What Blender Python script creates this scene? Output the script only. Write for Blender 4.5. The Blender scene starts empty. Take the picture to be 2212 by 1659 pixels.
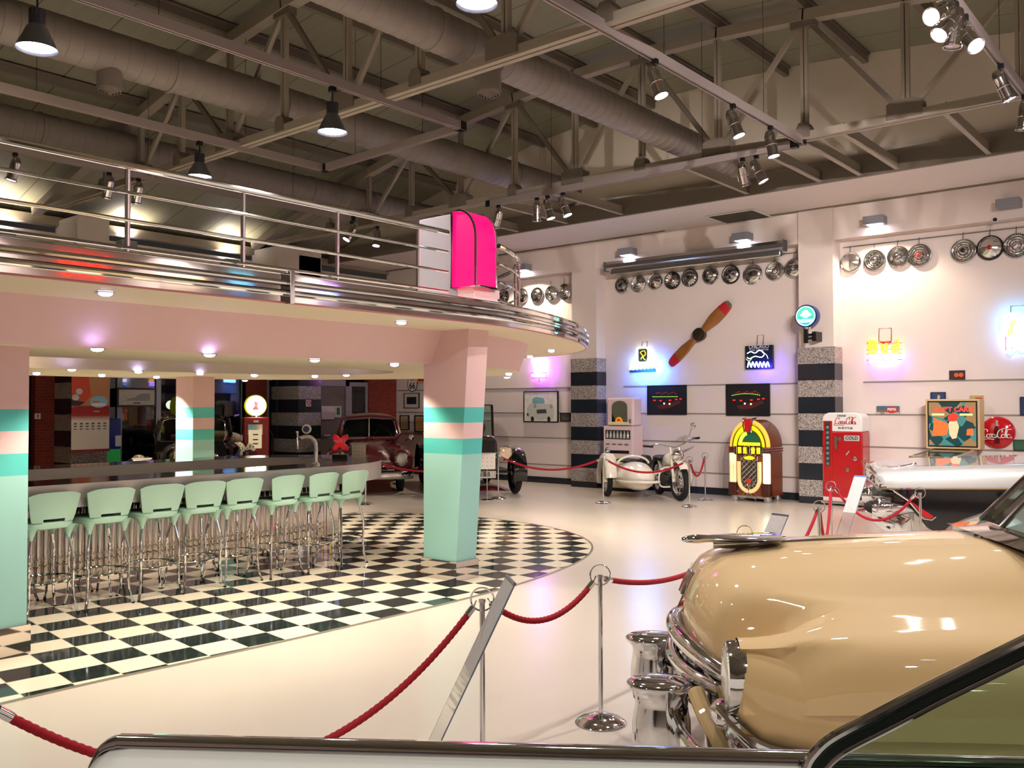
import bpy, bmesh, math, random
from mathutils import Vector, Matrix
random.seed(7)
PI = math.pi
C = bpy.context.scene.collection
sin, cos, rad = math.sin, math.cos, math.radians

# ------------------------------------------------------------------ camera
EYE = Vector((0, 0, 1.70)); FPX = 1925.0
PITCH, ROLL, YAW = rad(1.352), rad(-0.138), rad(40.02)
_fw = Vector((-sin(YAW)*cos(PITCH), cos(YAW)*cos(PITCH), sin(PITCH)))
_r0 = Vector((cos(YAW), sin(YAW), 0)); _u0 = _r0.cross(_fw)
_rt = _r0*cos(ROLL) + _u0*sin(ROLL); _up = -_r0*sin(ROLL) + _u0*cos(ROLL)
def _ray(px, py): return _fw + _rt*((px-1106)/FPX) - _up*((py-829.5)/FPX)
def at_z(px, py, z=0.0):
    d = _ray(px, py); return EYE + d*((z-EYE.z)/d.z)
def at_y(px, py, y):
    d = _ray(px, py); return EYE + d*(y/d.y)
def at_x(px, py, x):
    d = _ray(px, py); return EYE + d*(x/d.x)
def at_d(px, py, dist):
    return EYE + _ray(px, py)*dist
cam = bpy.data.cameras.new('camera'); camo = bpy.data.objects.new('camera', cam); C.objects.link(camo)
cam.sensor_width = 36; cam.lens = 36*FPX/2212; cam.clip_start = 0.05; cam.clip_end = 200
m = Matrix((_rt, _up, -_fw)).transposed().to_4x4(); m.translation = EYE
camo.matrix_world = m
bpy.context.scene.camera = camo

# ------------------------------------------------------------------ materials
def srgb(r, g, b):
    f = lambda c: (c/255/12.92) if c/255 <= 0.04045 else ((c/255+0.055)/1.055)**2.4
    return (f(r), f(g), f(b), 1)
_M = {}
def mat(name, col=(200, 200, 200), rough=0.5, metal=0.0, emit=None, es=0.0, noise=0.0, nscale=8.0, bump=0.0, bscale=40.0, coat=0.0, trans=0.0, ior=1.45, spec=0.5, alpha=1.0):
    if name in _M: return _M[name]
    m = bpy.data.materials.new(name); m.use_nodes = True; nt = m.node_tree; N = nt.nodes; L = nt.links
    b = N['Principled BSDF']; c = srgb(*col)
    b.inputs['Base Color'].default_value = c
    b.inputs['Roughness'].default_value = rough; b.inputs['Metallic'].default_value = metal
    b.inputs['Specular IOR Level'].default_value = spec; b.inputs['IOR'].default_value = ior
    if coat: b.inputs['Coat Weight'].default_value = coat; b.inputs['Coat Roughness'].default_value = 0.03
    if trans: b.inputs['Transmission Weight'].default_value = trans
    if alpha < 1: b.inputs['Alpha'].default_value = alpha
    if emit: b.inputs['Emission Color'].default_value = srgb(*emit); b.inputs['Emission Strength'].default_value = es
    tc = N.new('ShaderNodeTexCoord')
    nz = N.new('ShaderNodeTexNoise'); nz.inputs['Scale'].default_value = nscale; nz.inputs['Detail'].default_value = 3
    L.new(tc.outputs['Object'], nz.inputs['Vector'])
    mx = N.new('ShaderNodeMix'); mx.data_type = 'RGBA'; mx.blend_type = 'MULTIPLY'
    mx.inputs[0].default_value = max(noise, 0.02)
    mx.inputs[6].default_value = c
    L.new(nz.outputs['Color'], mx.inputs[7]); L.new(mx.outputs[2], b.inputs['Base Color'])
    hs = N.new('ShaderNodeHueSaturation'); hs.inputs['Saturation'].default_value = 0.0; hs.inputs['Value'].default_value = 1.8
    L.new(nz.outputs['Color'], hs.inputs['Color']); L.new(hs.outputs['Color'], mx.inputs[7])
    if bump:
        n2 = N.new('ShaderNodeTexNoise'); n2.inputs['Scale'].default_value = bscale; L.new(tc.outputs['Object'], n2.inputs['Vector'])
        bp = N.new('ShaderNodeBump'); bp.inputs['Strength'].default_value = bump; bp.inputs['Distance'].default_value = 0.01
        L.new(n2.outputs['Fac'], bp.inputs['Height']); L.new(bp.outputs['Normal'], b.inputs['Normal'])
    _M[name] = m; return m
def nodes_of(m): return m.node_tree.nodes, m.node_tree.links, m.node_tree.nodes['Principled BSDF']
def math_node(N, L, op, a, b=None):
    n = N.new('ShaderNodeMath'); n.operation = op
    for i, v in enumerate((a, b)):
        if v is None: continue
        if isinstance(v, (int, float)): n.inputs[i].default_value = v
        else: L.new(v, n.inputs[i])
    return n.outputs[0]

WALL = mat('wall_paint', (222, 208, 202), 0.7, noise=0.05, nscale=2)
WALLU = mat('upper_wall_paint', (216, 205, 190), 0.75, noise=0.05, nscale=2)
SOFF = mat('soffit_paint', (214, 205, 198), 0.75)
PINK = mat('pink_paint', (222, 188, 190), 0.6, noise=0.04)
CREAM = mat('cream_paint', (228, 214, 190), 0.6)
AQUA = mat('aqua_paint', (84, 186, 182), 0.5)
MINT = mat('mint_paint', (150, 200, 194), 0.5)
CHROME = mat('chrome', (225, 225, 228), 0.06, 1.0)
SATIN = mat('satin_steel', (196, 196, 198), 0.24, 1.0)
BRUSH = mat('brushed_steel', (200, 198, 196), 0.36, 0.72)
MIRROR = mat('mirror_steel', (214, 206, 204), 0.04, 1.0)
DARKM = mat('dark_metal', (40, 42, 44), 0.4, 0.6)
BLACK = mat('black_plastic', (14, 14, 16), 0.4)
STEELP = mat('painted_steel', (150, 140, 126), 0.55, noise=0.06)
STEELD = mat('painted_steel_dark', (112, 102, 92), 0.6, noise=0.06)
DUCT = mat('duct_metal', (126, 117, 111), 0.5, noise=0.06)
TRACK = mat('track_paint', (140, 128, 126), 0.45, noise=0.03)
RUBBER = mat('black_rubber', (18, 18, 19), 0.75)
WHITE = mat('white_enamel', (232, 230, 226), 0.25, coat=0.5)
REDG = mat('red_granular_velvet', (158, 16, 34), 0.85, noise=0.15, nscale=60)
GLASS = mat('clear_glass', (235, 242, 240), 0.02, trans=1.0, ior=1.45)
SEAT = mat('mint_plastic', (176, 214, 196), 0.38)
def emis(name, col, s): return mat(name, col, 0.5, emit=col, es=s)
LAMPE = emis('lamp_glow', (235, 232, 255), 30.0)
LAMPW = emis('downlight_glow', (216, 206, 255), 9.0)

# granite, checker tiles, brick, roof panels, floor: their own node trees
def granite():
    m = mat('speckled_granite', (150, 142, 138), 0.35); N, L, b = nodes_of(m)
    tc = N.new('ShaderNodeTexCoord'); v = N.new('ShaderNodeTexVoronoi'); v.inputs['Scale'].default_value = 90
    L.new(tc.outputs['Object'], v.inputs['Vector'])
    r = N.new('ShaderNodeValToRGB'); e = r.color_ramp.elements
    e[0].position = .15; e[0].color = srgb(92, 86, 86); e[1].position = .75; e[1].color = srgb(186, 176, 170)
    s = N.new('ShaderNodeSeparateColor'); L.new(v.outputs['Color'], s.inputs[0]); L.new(s.outputs[0], r.inputs['Fac'])
    L.new(r.outputs['Color'], b.inputs['Base Color']); return m
GRAN = granite()
GRAND = mat('dark_polished_granite', (34, 38, 46), 0.12, noise=0.2, nscale=50)
def checker():
    m = mat('checker_floor_tiles', (240, 232, 214), 0.07, spec=0.6); N, L, b = nodes_of(m)
    tc = N.new('ShaderNodeTexCoord'); sp = N.new('ShaderNodeSeparateXYZ'); L.new(tc.outputs['Object'], sp.inputs[0])
    a = rad(6.3); ox, oy = -6.147, 2.829
    x = math_node(N, L, 'SUBTRACT', sp.outputs[0], ox); y = math_node(N, L, 'SUBTRACT', sp.outputs[1], oy)
    u = math_node(N, L, 'DIVIDE', math_node(N, L, 'SUBTRACT', math_node(N, L, 'MULTIPLY', x, cos(a)), math_node(N, L, 'MULTIPLY', y, sin(a))), 0.291)
    v = math_node(N, L, 'DIVIDE', math_node(N, L, 'ADD', math_node(N, L, 'MULTIPLY', x, sin(a)), math_node(N, L, 'MULTIPLY', y, cos(a))), 0.291)
    par = math_node(N, L, 'MODULO', math_node(N, L, 'ADD', math_node(N, L, 'ADD', math_node(N, L, 'FLOOR', u), math_node(N, L, 'FLOOR', v)), 1000.0), 2.0)
    gu = math_node(N, L, 'ABSOLUTE', math_node(N, L, 'SUBTRACT', math_node(N, L, 'FRACT', u), 0.5))
    gv = math_node(N, L, 'ABSOLUTE', math_node(N, L, 'SUBTRACT', math_node(N, L, 'FRACT', v), 0.5))
    gr = math_node(N, L, 'GREATER_THAN', math_node(N, L, 'MAXIMUM', gu, gv), 0.489)
    m1 = N.new('ShaderNodeMix'); m1.data_type = 'RGBA'; L.new(par, m1.inputs[0])
    m1.inputs[6].default_value = srgb(34, 44, 44); m1.inputs[7].default_value = srgb(240, 230, 208)
    m2 = N.new('ShaderNodeMix'); m2.data_type = 'RGBA'; L.new(gr, m2.inputs[0]); L.new(m1.outputs[2], m2.inputs[6])
    m2.inputs[7].default_value = srgb(206, 200, 176); L.new(m2.outputs[2], b.inputs['Base Color']); return m
def brick():
    m = mat('red_brick', (120, 44, 34), 0.8); N, L, b = nodes_of(m)
    tc = N.new('ShaderNodeTexCoord'); mp = N.new('ShaderNodeMapping'); L.new(tc.outputs['Object'], mp.inputs[0])
    mp.inputs['Rotation'].default_value = (rad(90), 0, rad(90))
    sp = N.new('ShaderNodeSeparateXYZ'); L.new(tc.outputs['Object'], sp.inputs[0])
    cb = N.new('ShaderNodeCombineXYZ'); L.new(math_node(N, L, 'ADD', sp.outputs[1], sp.outputs[0]), cb.inputs[0]); L.new(sp.outputs[2], cb.inputs[1])
    br = N.new('ShaderNodeTexBrick'); L.new(cb.outputs[0], br.inputs['Vector'])
    br.inputs['Color1'].default_value = srgb(124, 42, 30); br.inputs['Color2'].default_value = srgb(100, 34, 26); br.inputs['Mortar'].default_value = srgb(140, 78, 60)
    br.inputs['Scale'].default_value = 4.6; br.inputs['Mortar Size'].default_value = 0.012
    L.new(br.outputs['Color'], b.inputs['Base Color']); return m
BRICK = brick()
def roofmat():
    m = mat('roof_panels', (120, 116, 96), 0.6); N, L, b = nodes_of(m)
    tc = N.new('ShaderNodeTexCoord'); sp = N.new('ShaderNodeSeparateXYZ'); L.new(tc.outputs['Object'], sp.inputs[0])
    f = math_node(N, L, 'FRACT', math_node(N, L, 'DIVIDE', sp.outputs[1], 0.9))
    seam = math_node(N, L, 'LESS_THAN', f, 0.018)
    f2 = math_node(N, L, 'FRACT', math_node(N, L, 'DIVIDE', sp.outputs[1], 0.225))
    rib = math_node(N, L, 'MULTIPLY', math_node(N, L, 'LESS_THAN', f2, 0.10), 0.12)
    m1 = N.new('ShaderNodeMix'); m1.data_type = 'RGBA'; L.new(math_node(N, L, 'MAXIMUM', math_node(N, L, 'MULTIPLY', seam, 0.8), rib), m1.inputs[0])
    m1.inputs[6].default_value = srgb(132, 130, 112); m1.inputs[7].default_value = srgb(60, 56, 46)
    L.new(m1.outputs[2], b.inputs['Base Color']); return m
ROOF = roofmat()
FLOORM = mat('epoxy_floor', (214, 204, 190), 0.22, noise=0.05, nscale=1.2, spec=0.5)

# ------------------------------------------------------------------ mesh builder
def T(x=0, y=0, z=0): return Matrix.Translation((x, y, z))
def RX(a): return Matrix.Rotation(a, 4, 'X')
def RY(a): return Matrix.Rotation(a, 4, 'Y')
def RZ(a): return Matrix.Rotation(a, 4, 'Z')
class MB:
    def __init__(s): s.v = []; s.f = []; s.mi = []; s.cur = 0; s.M = Matrix()
    def use(s, i): s.cur = i; return s
    def at(s, M): s.M = M; return s
    def add(s, vs, fs):
        n = len(s.v); s.v += [tuple(s.M @ Vector(p)) for p in vs]
        s.f += [tuple(n+i for i in f) for f in fs]; s.mi += [s.cur]*len(fs); return s
    def box(s, x0, x1, y0, y1, z0, z1):
        vs = [(x, y, z) for z in (z0, z1) for y in (y0, y1) for x in (x0, x1)]
        return s.add(vs, [(0, 2, 3, 1), (4, 5, 7, 6), (0, 1, 5, 4), (2, 6, 7, 3), (0, 4, 6, 2), (1, 3, 7, 5)])
    def cbox(s, c, d): return s.box(c[0]-d[0]/2, c[0]+d[0]/2, c[1]-d[1]/2, c[1]+d[1]/2, c[2]-d[2]/2, c[2]+d[2]/2)
    def bar(s, a, b, w, h):
        a, b = Vector(a), Vector(b); d = (b-a).normalized(); up = Vector((0, 0, 1)) if abs(d.z) < .95 else Vector((0, 1, 0))
        r = d.cross(up).normalized()*w/2; u = r.cross(d).normalized()*h/2
        vs = [p+i*r+j*u for p in (a, b) for j in (-1, 1) for i in (-1, 1)]
        return s.add(vs, [(0, 2, 3, 1), (4, 5, 7, 6), (0, 1, 5, 4), (2, 6, 7, 3), (0, 4, 6, 2), (1, 3, 7, 5)])
    def loft(s, rings, closed=True, caps=True, loop=False):
        n = len(rings[0]); vs = [p for r in rings for p in r]; fs = []
        R = len(rings); k = n if closed else n-1
        for i in range(R if loop else R-1):
            a, b = i*n, ((i+1) % R)*n
            for j in range(k): fs.append((a+j, a+(j+1) % n, b+(j+1) % n, b+j))
        if caps and closed and not loop: fs += [tuple(range(n-1, -1, -1)), tuple((R-1)*n+j for j in range(n))]
        return s.add(vs, fs)
    def tube(s, pts, r=0.01, n=8, loop=False, sx=1.0):
        P = [Vector(p) for p in pts]; R = len(P); rr = r if isinstance(r, (list, tuple)) else [r]*R
        rings = []; last = None
        for i, p in enumerate(P):
            a = P[i-1] if (i or loop) else P[0]; b = P[(i+1) % R] if (i < R-1 or loop) else P[-1]
            d = (b-a).normalized() if (b-a).length > 1e-9 else Vector((0, 0, 1))
            if last is None:
                up = Vector((0, 0, 1)) if abs(d.z) < .9 else Vector((0, 1, 0)); u = d.cross(up).normalized()
            else:
                u = (last - d*last.dot(d)); u = u.normalized() if u.length > 1e-6 else d.orthogonal().normalized()
            last = u; w = d.cross(u)
            rings.append([p + (u*cos(2*PI*k/n)*sx + w*sin(2*PI*k/n))*rr[i] for k in range(n)])
        return s.loft(rings, True, True, loop)
    def lathe(s, prof, n=24, caps=True):
        return s.loft([[(r*cos(2*PI*k/n), r*sin(2*PI*k/n), z) for k in range(n)] for r, z in prof], True, caps)
    def prism(s, poly, z0, z1):
        return s.loft([[(x, y, z0) for x, y in poly], [(x, y, z1) for x, y in poly]])
    def plate(s, poly, y0, y1):            # outline in XZ, thickness along Y
        return s.loft([[(x, y1, z) for x, z in poly], [(x, y0, z) for x, z in poly]])
    def ball(s, c, r, n=16, sc=(1, 1, 1)):
        rings = []
        for i in range(1, n//2):
            t = PI*i/(n//2)
            rings.append([(c[0]+r*sc[0]*sin(t)*cos(2*PI*k/n), c[1]+r*sc[1]*sin(t)*sin(2*PI*k/n), c[2]-r*sc[2]*cos(t)) for k in range(n)])
        return s.loft(rings)
    def text(s, body, size, depth=0.002, font_scale=(1, 1), shear=0.0, bold=0.0):
        cu = bpy.data.curves.new('t', 'FONT'); cu.body = body; cu.size = size; cu.align_x = 'CENTER'; cu.align_y = 'CENTER'
        cu.extrude = depth; cu.resolution_u = 3; cu.shear = shear; cu.offset = bold
        o = bpy.data.objects.new('t', cu); C.objects.link(o)
        dg = bpy.context.evaluated_depsgraph_get(); me = bpy.data.meshes.new_from_object(o.evaluated_get(dg))
        s.add([(v.co.x*font_scale[0], -v.co.z, v.co.y*font_scale[1]) for v in me.vertices], [tuple(p.vertices) for p in me.polygons])
        bpy.data.objects.remove(o); bpy.data.curves.remove(cu); bpy.data.meshes.remove(me); return s
    def build(s, name, mats, parent=None, loc=None, rz=0.0, smooth=35, bevel=0.0, seg=2):
        me = bpy.data.meshes.new(name); me.from_pydata(s.v, [], s.f)
        for mm in (mats if isinstance(mats, (list, tuple)) else [mats]): me.materials.append(mm)
        me.polygons.foreach_set('material_index', s.mi); me.update()
        bm = bmesh.new(); bm.from_mesh(me); bmesh.ops.recalc_face_normals(bm, faces=bm.faces); bm.to_mesh(me); bm.free()
        if smooth:
            me.polygons.foreach_set('use_smooth', [True]*len(me.polygons)); me.set_sharp_from_angle(angle=rad(smooth))
        o = bpy.data.objects.new(name, me); C.objects.link(o)
        if parent: o.parent = parent
        if loc is not None: o.location = loc
        if rz: o.rotation_euler = (0, 0, rz)
        if bevel:
            b = o.modifiers.new('bevel', 'BEVEL'); b.width = bevel; b.segments = seg; b.limit_method = 'ANGLE'; b.angle_limit = rad(40)
        return o
def tag(o, label, cat, group=None, kind=None):
    o['label'] = label; o['category'] = cat
    if group: o['group'] = group
    if kind: o['kind'] = kind
    return o
def thing(name, label, cat, loc=(0, 0, 0), rz=0.0, group=None, scale=1.0):
    o = bpy.data.objects.new(name, None); C.objects.link(o); o.location = loc; o.rotation_euler = (0, 0, rz)
    o.empty_display_size = 0.1; o.scale = (scale,)*3
    return tag(o, label, cat, group)
def struct(o): o['kind'] = 'structure'; return o
_kids = {}
def dup(root, loc, rz=None, label=None, group=None):
    r = root.copy(); C.objects.link(r); r.location = loc
    if rz is not None: r.rotation_euler = (0, 0, rz)
    if label: r['label'] = label
    if group: r['group'] = group
    for ch in list(root.children):
        c = ch.copy(); C.objects.link(c); c.parent = r
        for g in list(ch.children):
            d = g.copy(); C.objects.link(d); d.parent = c
    return r
def light(kind, name, loc, power, col=(255, 240, 225), aim=None, size=0.1, angle=60, blend=0.5, sy=None):
    l = bpy.data.lights.new(name, kind); l.energy = power; l.color = srgb(*col)[:3]
    if kind == 'SPOT': l.spot_size = rad(angle); l.spot_blend = blend; l.shadow_soft_size = size
    elif kind == 'AREA':
        l.size = size
        if sy: l.shape = 'RECTANGLE'; l.size_y = sy
    else: l.shadow_soft_size = size
    o = bpy.data.objects.new(name, l); C.objects.link(o); o.location = loc
    if aim is not None: o.rotation_euler = (Vector(aim)-Vector(loc)).to_track_quat('-Z', 'Y').to_euler()
    return o
def arc(cx, cy, r, a0, a1, n, ry=None):
    ry = r if ry is None else ry
    return [(cx+r*cos(rad(a0+(a1-a0)*i/n)), cy+ry*sin(rad(a0+(a1-a0)*i/n))) for i in range(n+1)]
def spline(pts, n=6):
    P = [Vector(p) for p in pts]; out = []
    for i in range(len(P)-1):
        p0 = P[max(i-1, 0)]; p1 = P[i]; p2 = P[i+1]; p3 = P[min(i+2, len(P)-1)]
        for k in range(n):
            t = k/n; out.append(0.5*((2*p1)+(p2-p0)*t+(2*p0-5*p1+4*p2-p3)*t*t+(3*p1-p0-3*p2+p3)*t**3))
    return out+[P[-1]]
ORD = ['first', 'second', 'third', 'fourth', 'fifth', 'sixth', 'seventh', 'eighth', 'ninth', 'tenth', 'eleventh', 'twelfth', 'thirteenth', 'fourteenth', 'fifteenth', 'sixteenth']
# ================================================================== THE SETTING
XL, YB = -16.8, 15.4          # left wall, back wall
XR, YF = 5.5, -7.5            # right wall and the wall behind the camera
fl = struct(MB().box(-20.5, XR+.1, YF-.1, YB+.2, -0.1, 0).build('floor', FLOORM, smooth=0))
# outline of the checkered dance floor: straight edge, round end
CXS = -8.8
edge = [(-5.57, 0.2), (-5.52, 2.4), (-5.46, 3.2), (-5.40, 4.2), (-5.365, 5.6), (-5.42, 6.6), (-5.64, 7.75), (-5.98, 8.55), (-6.45, 9.15), (-7.1, 9.62), (-7.9, 9.92), (-8.8, 10.03)]
edge = [tuple(p)[:2] for p in spline([(x, y, 0) for x, y in edge], 5)]
outline = edge + [(2*CXS-x, y) for x, y in reversed(edge[:-1])]
ck = MB().prism(outline, 0.0, 0.004).build('floor_checkered', checker(), smooth=0); struct(ck)
tr = MB()
for k in range(len(outline)-1):
    tr.bar((outline[k][0], outline[k][1], 0.004), (outline[k+1][0], outline[k+1][1], 0.004), 0.022, 0.010)
struct(tr.build('trim_1', mat('edge_strip', (176, 172, 160), 0.3, 0.8), smooth=0))

# roof: shallow barrel vault along Y
RXS = [-17.2, -16.8, -15.5, -13.8, -12.7, -11.55, -10.4, -9.2, -8.0, -6.8, -5.6, -4.4, -3.2, -2.0, 0, 2.5, 5.6]
RZS = [4.95, 5.06, 5.42, 5.86, 6.12, 6.36, 6.58, 6.71, 6.80, 6.83, 6.79, 6.70, 6.58, 6.43, 6.12, 5.6, 4.9]
def roof_z(x):
    for i in range(len(RXS)-1):
        if RXS[i] <= x <= RXS[i+1]: return RZS[i]+(RZS[i+1]-RZS[i])*(x-RXS[i])/(RXS[i+1]-RXS[i])
    return RZS[-1]
rf = MB().loft([[(x, YF-.1, z+.16) for x, z in zip(RXS, RZS)], [(x, 15.5, z+.16) for x, z in zip(RXS, RZS)], [(x, 15.5, z+.3) for x, z in zip(RXS, RZS)], [(x, YF-.1, z+.3) for x, z in zip(RXS, RZS)]], closed=False, loop=True)
struct(rf.build('ceiling', ROOF, smooth=0))

# back wall with its recessed bays, header, soffit and gable
bw = MB().box(XL-.2, XR, YB, YB+.2, 0, 5.05)
struct(bw.build('wall_back', WALL, smooth=0))
hd = MB().box(XL, XR, 15.1, YB, 4.50, 5.06)
struct(hd.build('trim_2', WALL, smooth=0, bevel=0.01))
sf = MB().box(XL, XR, 13.25, YB, 5.06, 5.30)
struct(sf.build('ceiling_soffit', SOFF, smooth=0))
struct(MB().box(XL, XR, 13.19, 13.25, 5.02, 5.34).build('trim_3', STEELD, smooth=0))
struct(MB().box(XL, -8.75, 14.98, 15.03, 5.045, 5.062).box(-7.55, XR, 14.98, 15.03, 5.045, 5.062).build('trim_4', STEELD, smooth=0))
gable = [(x, z+.16) for x, z in zip(RXS, RZS) if XL-.5 < x]
struct(MB().plate([(XR, 5.3), (XL-.1, 5.3)]+gable, 13.3, 13.4).build('wall_gable', WALLU, smooth=0))
struct(MB().box(XR, XR+.2, YF, YB, 0, 5.3).build('wall_right', WALL, smooth=0))
struct(MB().box(XL, XR, YF-.2, YF, 0, 7.0).build('wall_front', WALL, smooth=0))
struct(MB().box(XL, XR, YB-.03, YB, 0, 0.13).build('baseboard_back', GRAND, smooth=0))
gr = MB()
for z in (2.072, 1.525, 0.982, 0.40):
    gr.box(-16.7, -11.05, YB-.012, YB, z-.012, z+.012); gr.box(-9.95, -6.15, YB-.012, YB, z-.012, z+.012); gr.box(-5.15, XR, YB-.012, YB, z-.012, z+.012)
struct(gr.build('trim_5', mat('picture_rail_grey', (140, 132, 128), 0.5), smooth=0))
# granite banded pillars against the back wall
def banded(x0, x1, y0, y1, top, name='wall_pillar', upper=5.06, first=0.12):
    b = MB(); b.use(1).box(x0-.02, x1+.02, y0-.02, y1, 0, first); z = first; k = 0; n = round((top-first)/0.2855); h = (top-first)/n
    while k < n:
        b.use(k % 2).box(x0-.02, x1+.02, y0-.02, y1, z, z+h); z += h; k += 1
    b.use(2).box(x0, x1, y0, y1, top, upper)
    return struct(b.build(name, [GRAN, GRAND, WALL], smooth=0))
banded(-11.02, -10.40, 15.08, YB, 2.66)
banded(-6.12, -5.52, 15.05, YB, 2.68)

# left wall: upper white wall, gutter beam, piers, glazing
wl = lambda px, py=874, x=XL: at_x(px, py, x)
ZH = 2.62
struct(MB().box(XL-.2, XL, YF, YB, ZH, 4.86).box(XL-.2, XL, YF, 6.2, 0, ZH).build('wall_left', WALLU, smooth=0))
struct(MB().box(XL-.12, XL+.10, YF, YB, 4.98, 5.14).build('trim_6', STEELP, smooth=0))
yb0, yb1 = wl(72).y, wl(128).y
struct(MB().box(XL-.1, XL+.08, yb0, yb1+.6, 0, ZH+.02).build('wall_brick', BRICK, smooth=0))
struct(MB().box(XL-.1, XL+.06, wl(528).y, wl(573).y, 0, ZH).build('wall_brick_pier', BRICK, smooth=0))
struct(MB().box(XL-.1, XL+.06, wl(793).y, wl(853).y, 0, 2.36).build('wall_brick_end', BRICK, smooth=0))
struct(MB().box(XL-.1, XL+.05, wl(853).y, YB, 0, ZH).build('wall_corner', WALL, smooth=0))
struct(MB().box(XL-.1, XL+.05, wl(688).y, wl(853).y, 2.36, ZH).build('wall_lintel', WALL, smooth=0))
# columns of the left wall carry white pilasters up to the roof
c1y = at_x(156, 874, -16.05).y; c2y = at_x(645, 874, -15.85).y
banded(XL, -16.05, c1y, c1y+.62, 2.69, upper=4.95)
banded(XL, -15.85, c2y, c2y+.58, 2.69, upper=4.95)
for q, (xa, ya, yb_) in enumerate(((-15.95, at_x(168, 480, -15.95).y, at_x(236, 480, -15.95).y), (-15.85, at_x(600, 560, -15.85).y, at_x(694, 560, -15.85).y))):
    struct(MB().box(XL, xa, ya, yb_, 2.70, 5.08).build('wall_pilaster', WALLU, smooth=0))
# windows: aluminium frames with dark glass, a dim brick yard behind
ALU = mat('aluminium_frame', (150, 146, 156), 0.45, 0.4)
PANE = mat('window_glass', (200, 210, 215), 0.02, trans=1.0, ior=1.5)
def glazing(name, ya, yb, z1, posts, rail=None):
    f = MB()
    f.box(XL-.05, XL+.03, ya, yb, z1-.10, z1); f.box(XL-.05, XL+.03, ya, yb, 0, .12)
    for y in [ya+.04]+posts+[yb-.04]: f.box(XL-.05, XL+.03, y-.05, y+.05, .12, z1-.1)
    if rail: f.box(XL-.05, XL+.03, ya, yb, rail-.04, rail+.04)
    o = struct(f.build(name, ALU, smooth=0))
    MB().box(XL-.012, XL-.004, ya+.03, yb-.03, .1, z1-.08).build('pane', PANE, o, smooth=0)
glazing('window_1', wl(226).y, wl(400).y, 2.34, [wl(257).y, wl(341).y])
glazing('window_2', wl(395).y, wl(529).y, 2.36, [wl(524).y])
glazing('window_3', wl(572).y, wl(608).y, 2.36, [])
struct(MB().box(XL-.1, XL+.02, wl(128).y, wl(608).y, 2.34, ZH).build('trim_7', ALU, smooth=0))
glazing('window_4', wl(752).y, wl(794).y, 2.26, [])
d1 = struct(MB().box(XL-.04, XL+.02, wl(690).y, wl(744).y, 0.02, 2.16).use(1).box(XL-.05, XL+.05, wl(744).y, wl(752).y, 0, 2.3).box(XL-.05, XL+.05, wl(686).y, wl(752).y, 2.16, 2.3).build('door_1', [mat('grey_door', (112, 100, 98), .5), ALU], smooth=0))
hb = MB(); hb.tube([(XL+.02, wl(694).y, 1.0), (XL+.1, wl(694).y, 1.0), (XL+.1, wl(694).y+.18, 1.0)], .014)
hb.build('door_handle', CHROME, d1)
struct(MB().box(-19.6, -19.4, 5, YB+1, 0, 3).build('wall_yard', mat('yard_brick', (70, 34, 28), .8), smooth=0))
struct(MB().box(-19.6, XL-.2, 5, YB+1, 2.9, 3).build('ceiling_yard', mat('yard_ceiling', (60, 58, 56), .8), smooth=0))
struct(MB().box(-19.6, XL-.1, YB+.9, YB+1, 0, 3).box(-19.6, XL-.1, 4.9, 5, 0, 3).build('wall_yard_end', mat('yard_end', (50, 44, 42), .8), smooth=0))

# ---------------------------------------------------------------- roof trusses
NODES = [-13.8, -12.7, -11.55, -10.35, -9.15, -7.95, -6.76, -5.56, -4.36, -3.14, -1.95, -0.75, .45, 1.65, 2.85, 4.0]
def truss(Y, label):
    t = thing('roof_truss', label, 'roof truss', (-7, Y, 5.05), 0, 'steel trusses under the roof')
    M = T(7, -Y, -5.05)
    bot = 5.08
    MB().at(M).box(-15.8, XR, Y-.075, Y-.012, bot-.04, bot+.055).box(-15.8, XR, Y+.012, Y+.075, bot-.04, bot+.055).build('bottom_chord', STEELP, t, smooth=0)
    tp = MB().at(M); xs = [-16.4, -15.5]+NODES+[5.4]
    for a, b in zip(xs, xs[1:]):
        tp.bar((a, Y, roof_z(a)-.07), (b+.02, Y, roof_z(b)-.07), .15, .14)
    tp.build('top_chord', STEELP, t, smooth=0)
    for i, x in enumerate(NODES):
        v = MB().at(M).box(x-.045, x-.008, Y-.03, Y+.03, bot, roof_z(x)-.1).box(x+.008, x+.045, Y-.03, Y+.03, bot, roof_z(x)-.1)
        v.build('vertical', STEELP, t, smooth=0)
        big = (i % 2 == 1)
        g = MB().at(M)
        if big: g.plate([(x-.2, bot-.02), (x+.2, bot-.02), (x+.2, bot+.16), (x+.12, bot+.2), (x-.12, bot+.2), (x-.2, bot+.16)], Y-.09, Y+.09)
        else: g.plate([(x-.09, bot-.02), (x+.09, bot-.02), (x+.09, bot+.1), (x+.05, bot+.17), (x-.05, bot+.17), (x-.09, bot+.1)], Y-.085, Y+.085)
        g.build('gusset', STEELD, t, smooth=0)
        if not big:
            MB().at(M).plate([(x-.16, roof_z(x)-.22), (x+.16, roof_z(x)-.22), (x+.16, roof_z(x)-.1), (x-.16, roof_z(x)-.1)], Y-.06, Y+.06).build('gusset', STEELD, t, smooth=0)
    for i in range(len(NODES)-1):
        a, b = NODES[i], NODES[i+1]
        if i % 2 == 0: p, q = (a+.05, Y, roof_z(a)-.14), (b-.05, Y, bot+.08)
        else: p, q = (a+.05, Y, bot+.08), (b-.05, Y, roof_z(b)-.14)
        MB().at(M).bar(p, q, .055, .06).build('diagonal', STEELD if i % 2 == 0 else STEELP, t, smooth=0)
    return t
truss(10.98, 'far arched steel roof truss with gusset plates, close to the hubcap wall')
truss(6.55, 'middle arched steel roof truss crossing above the pink sign tower')
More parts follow.
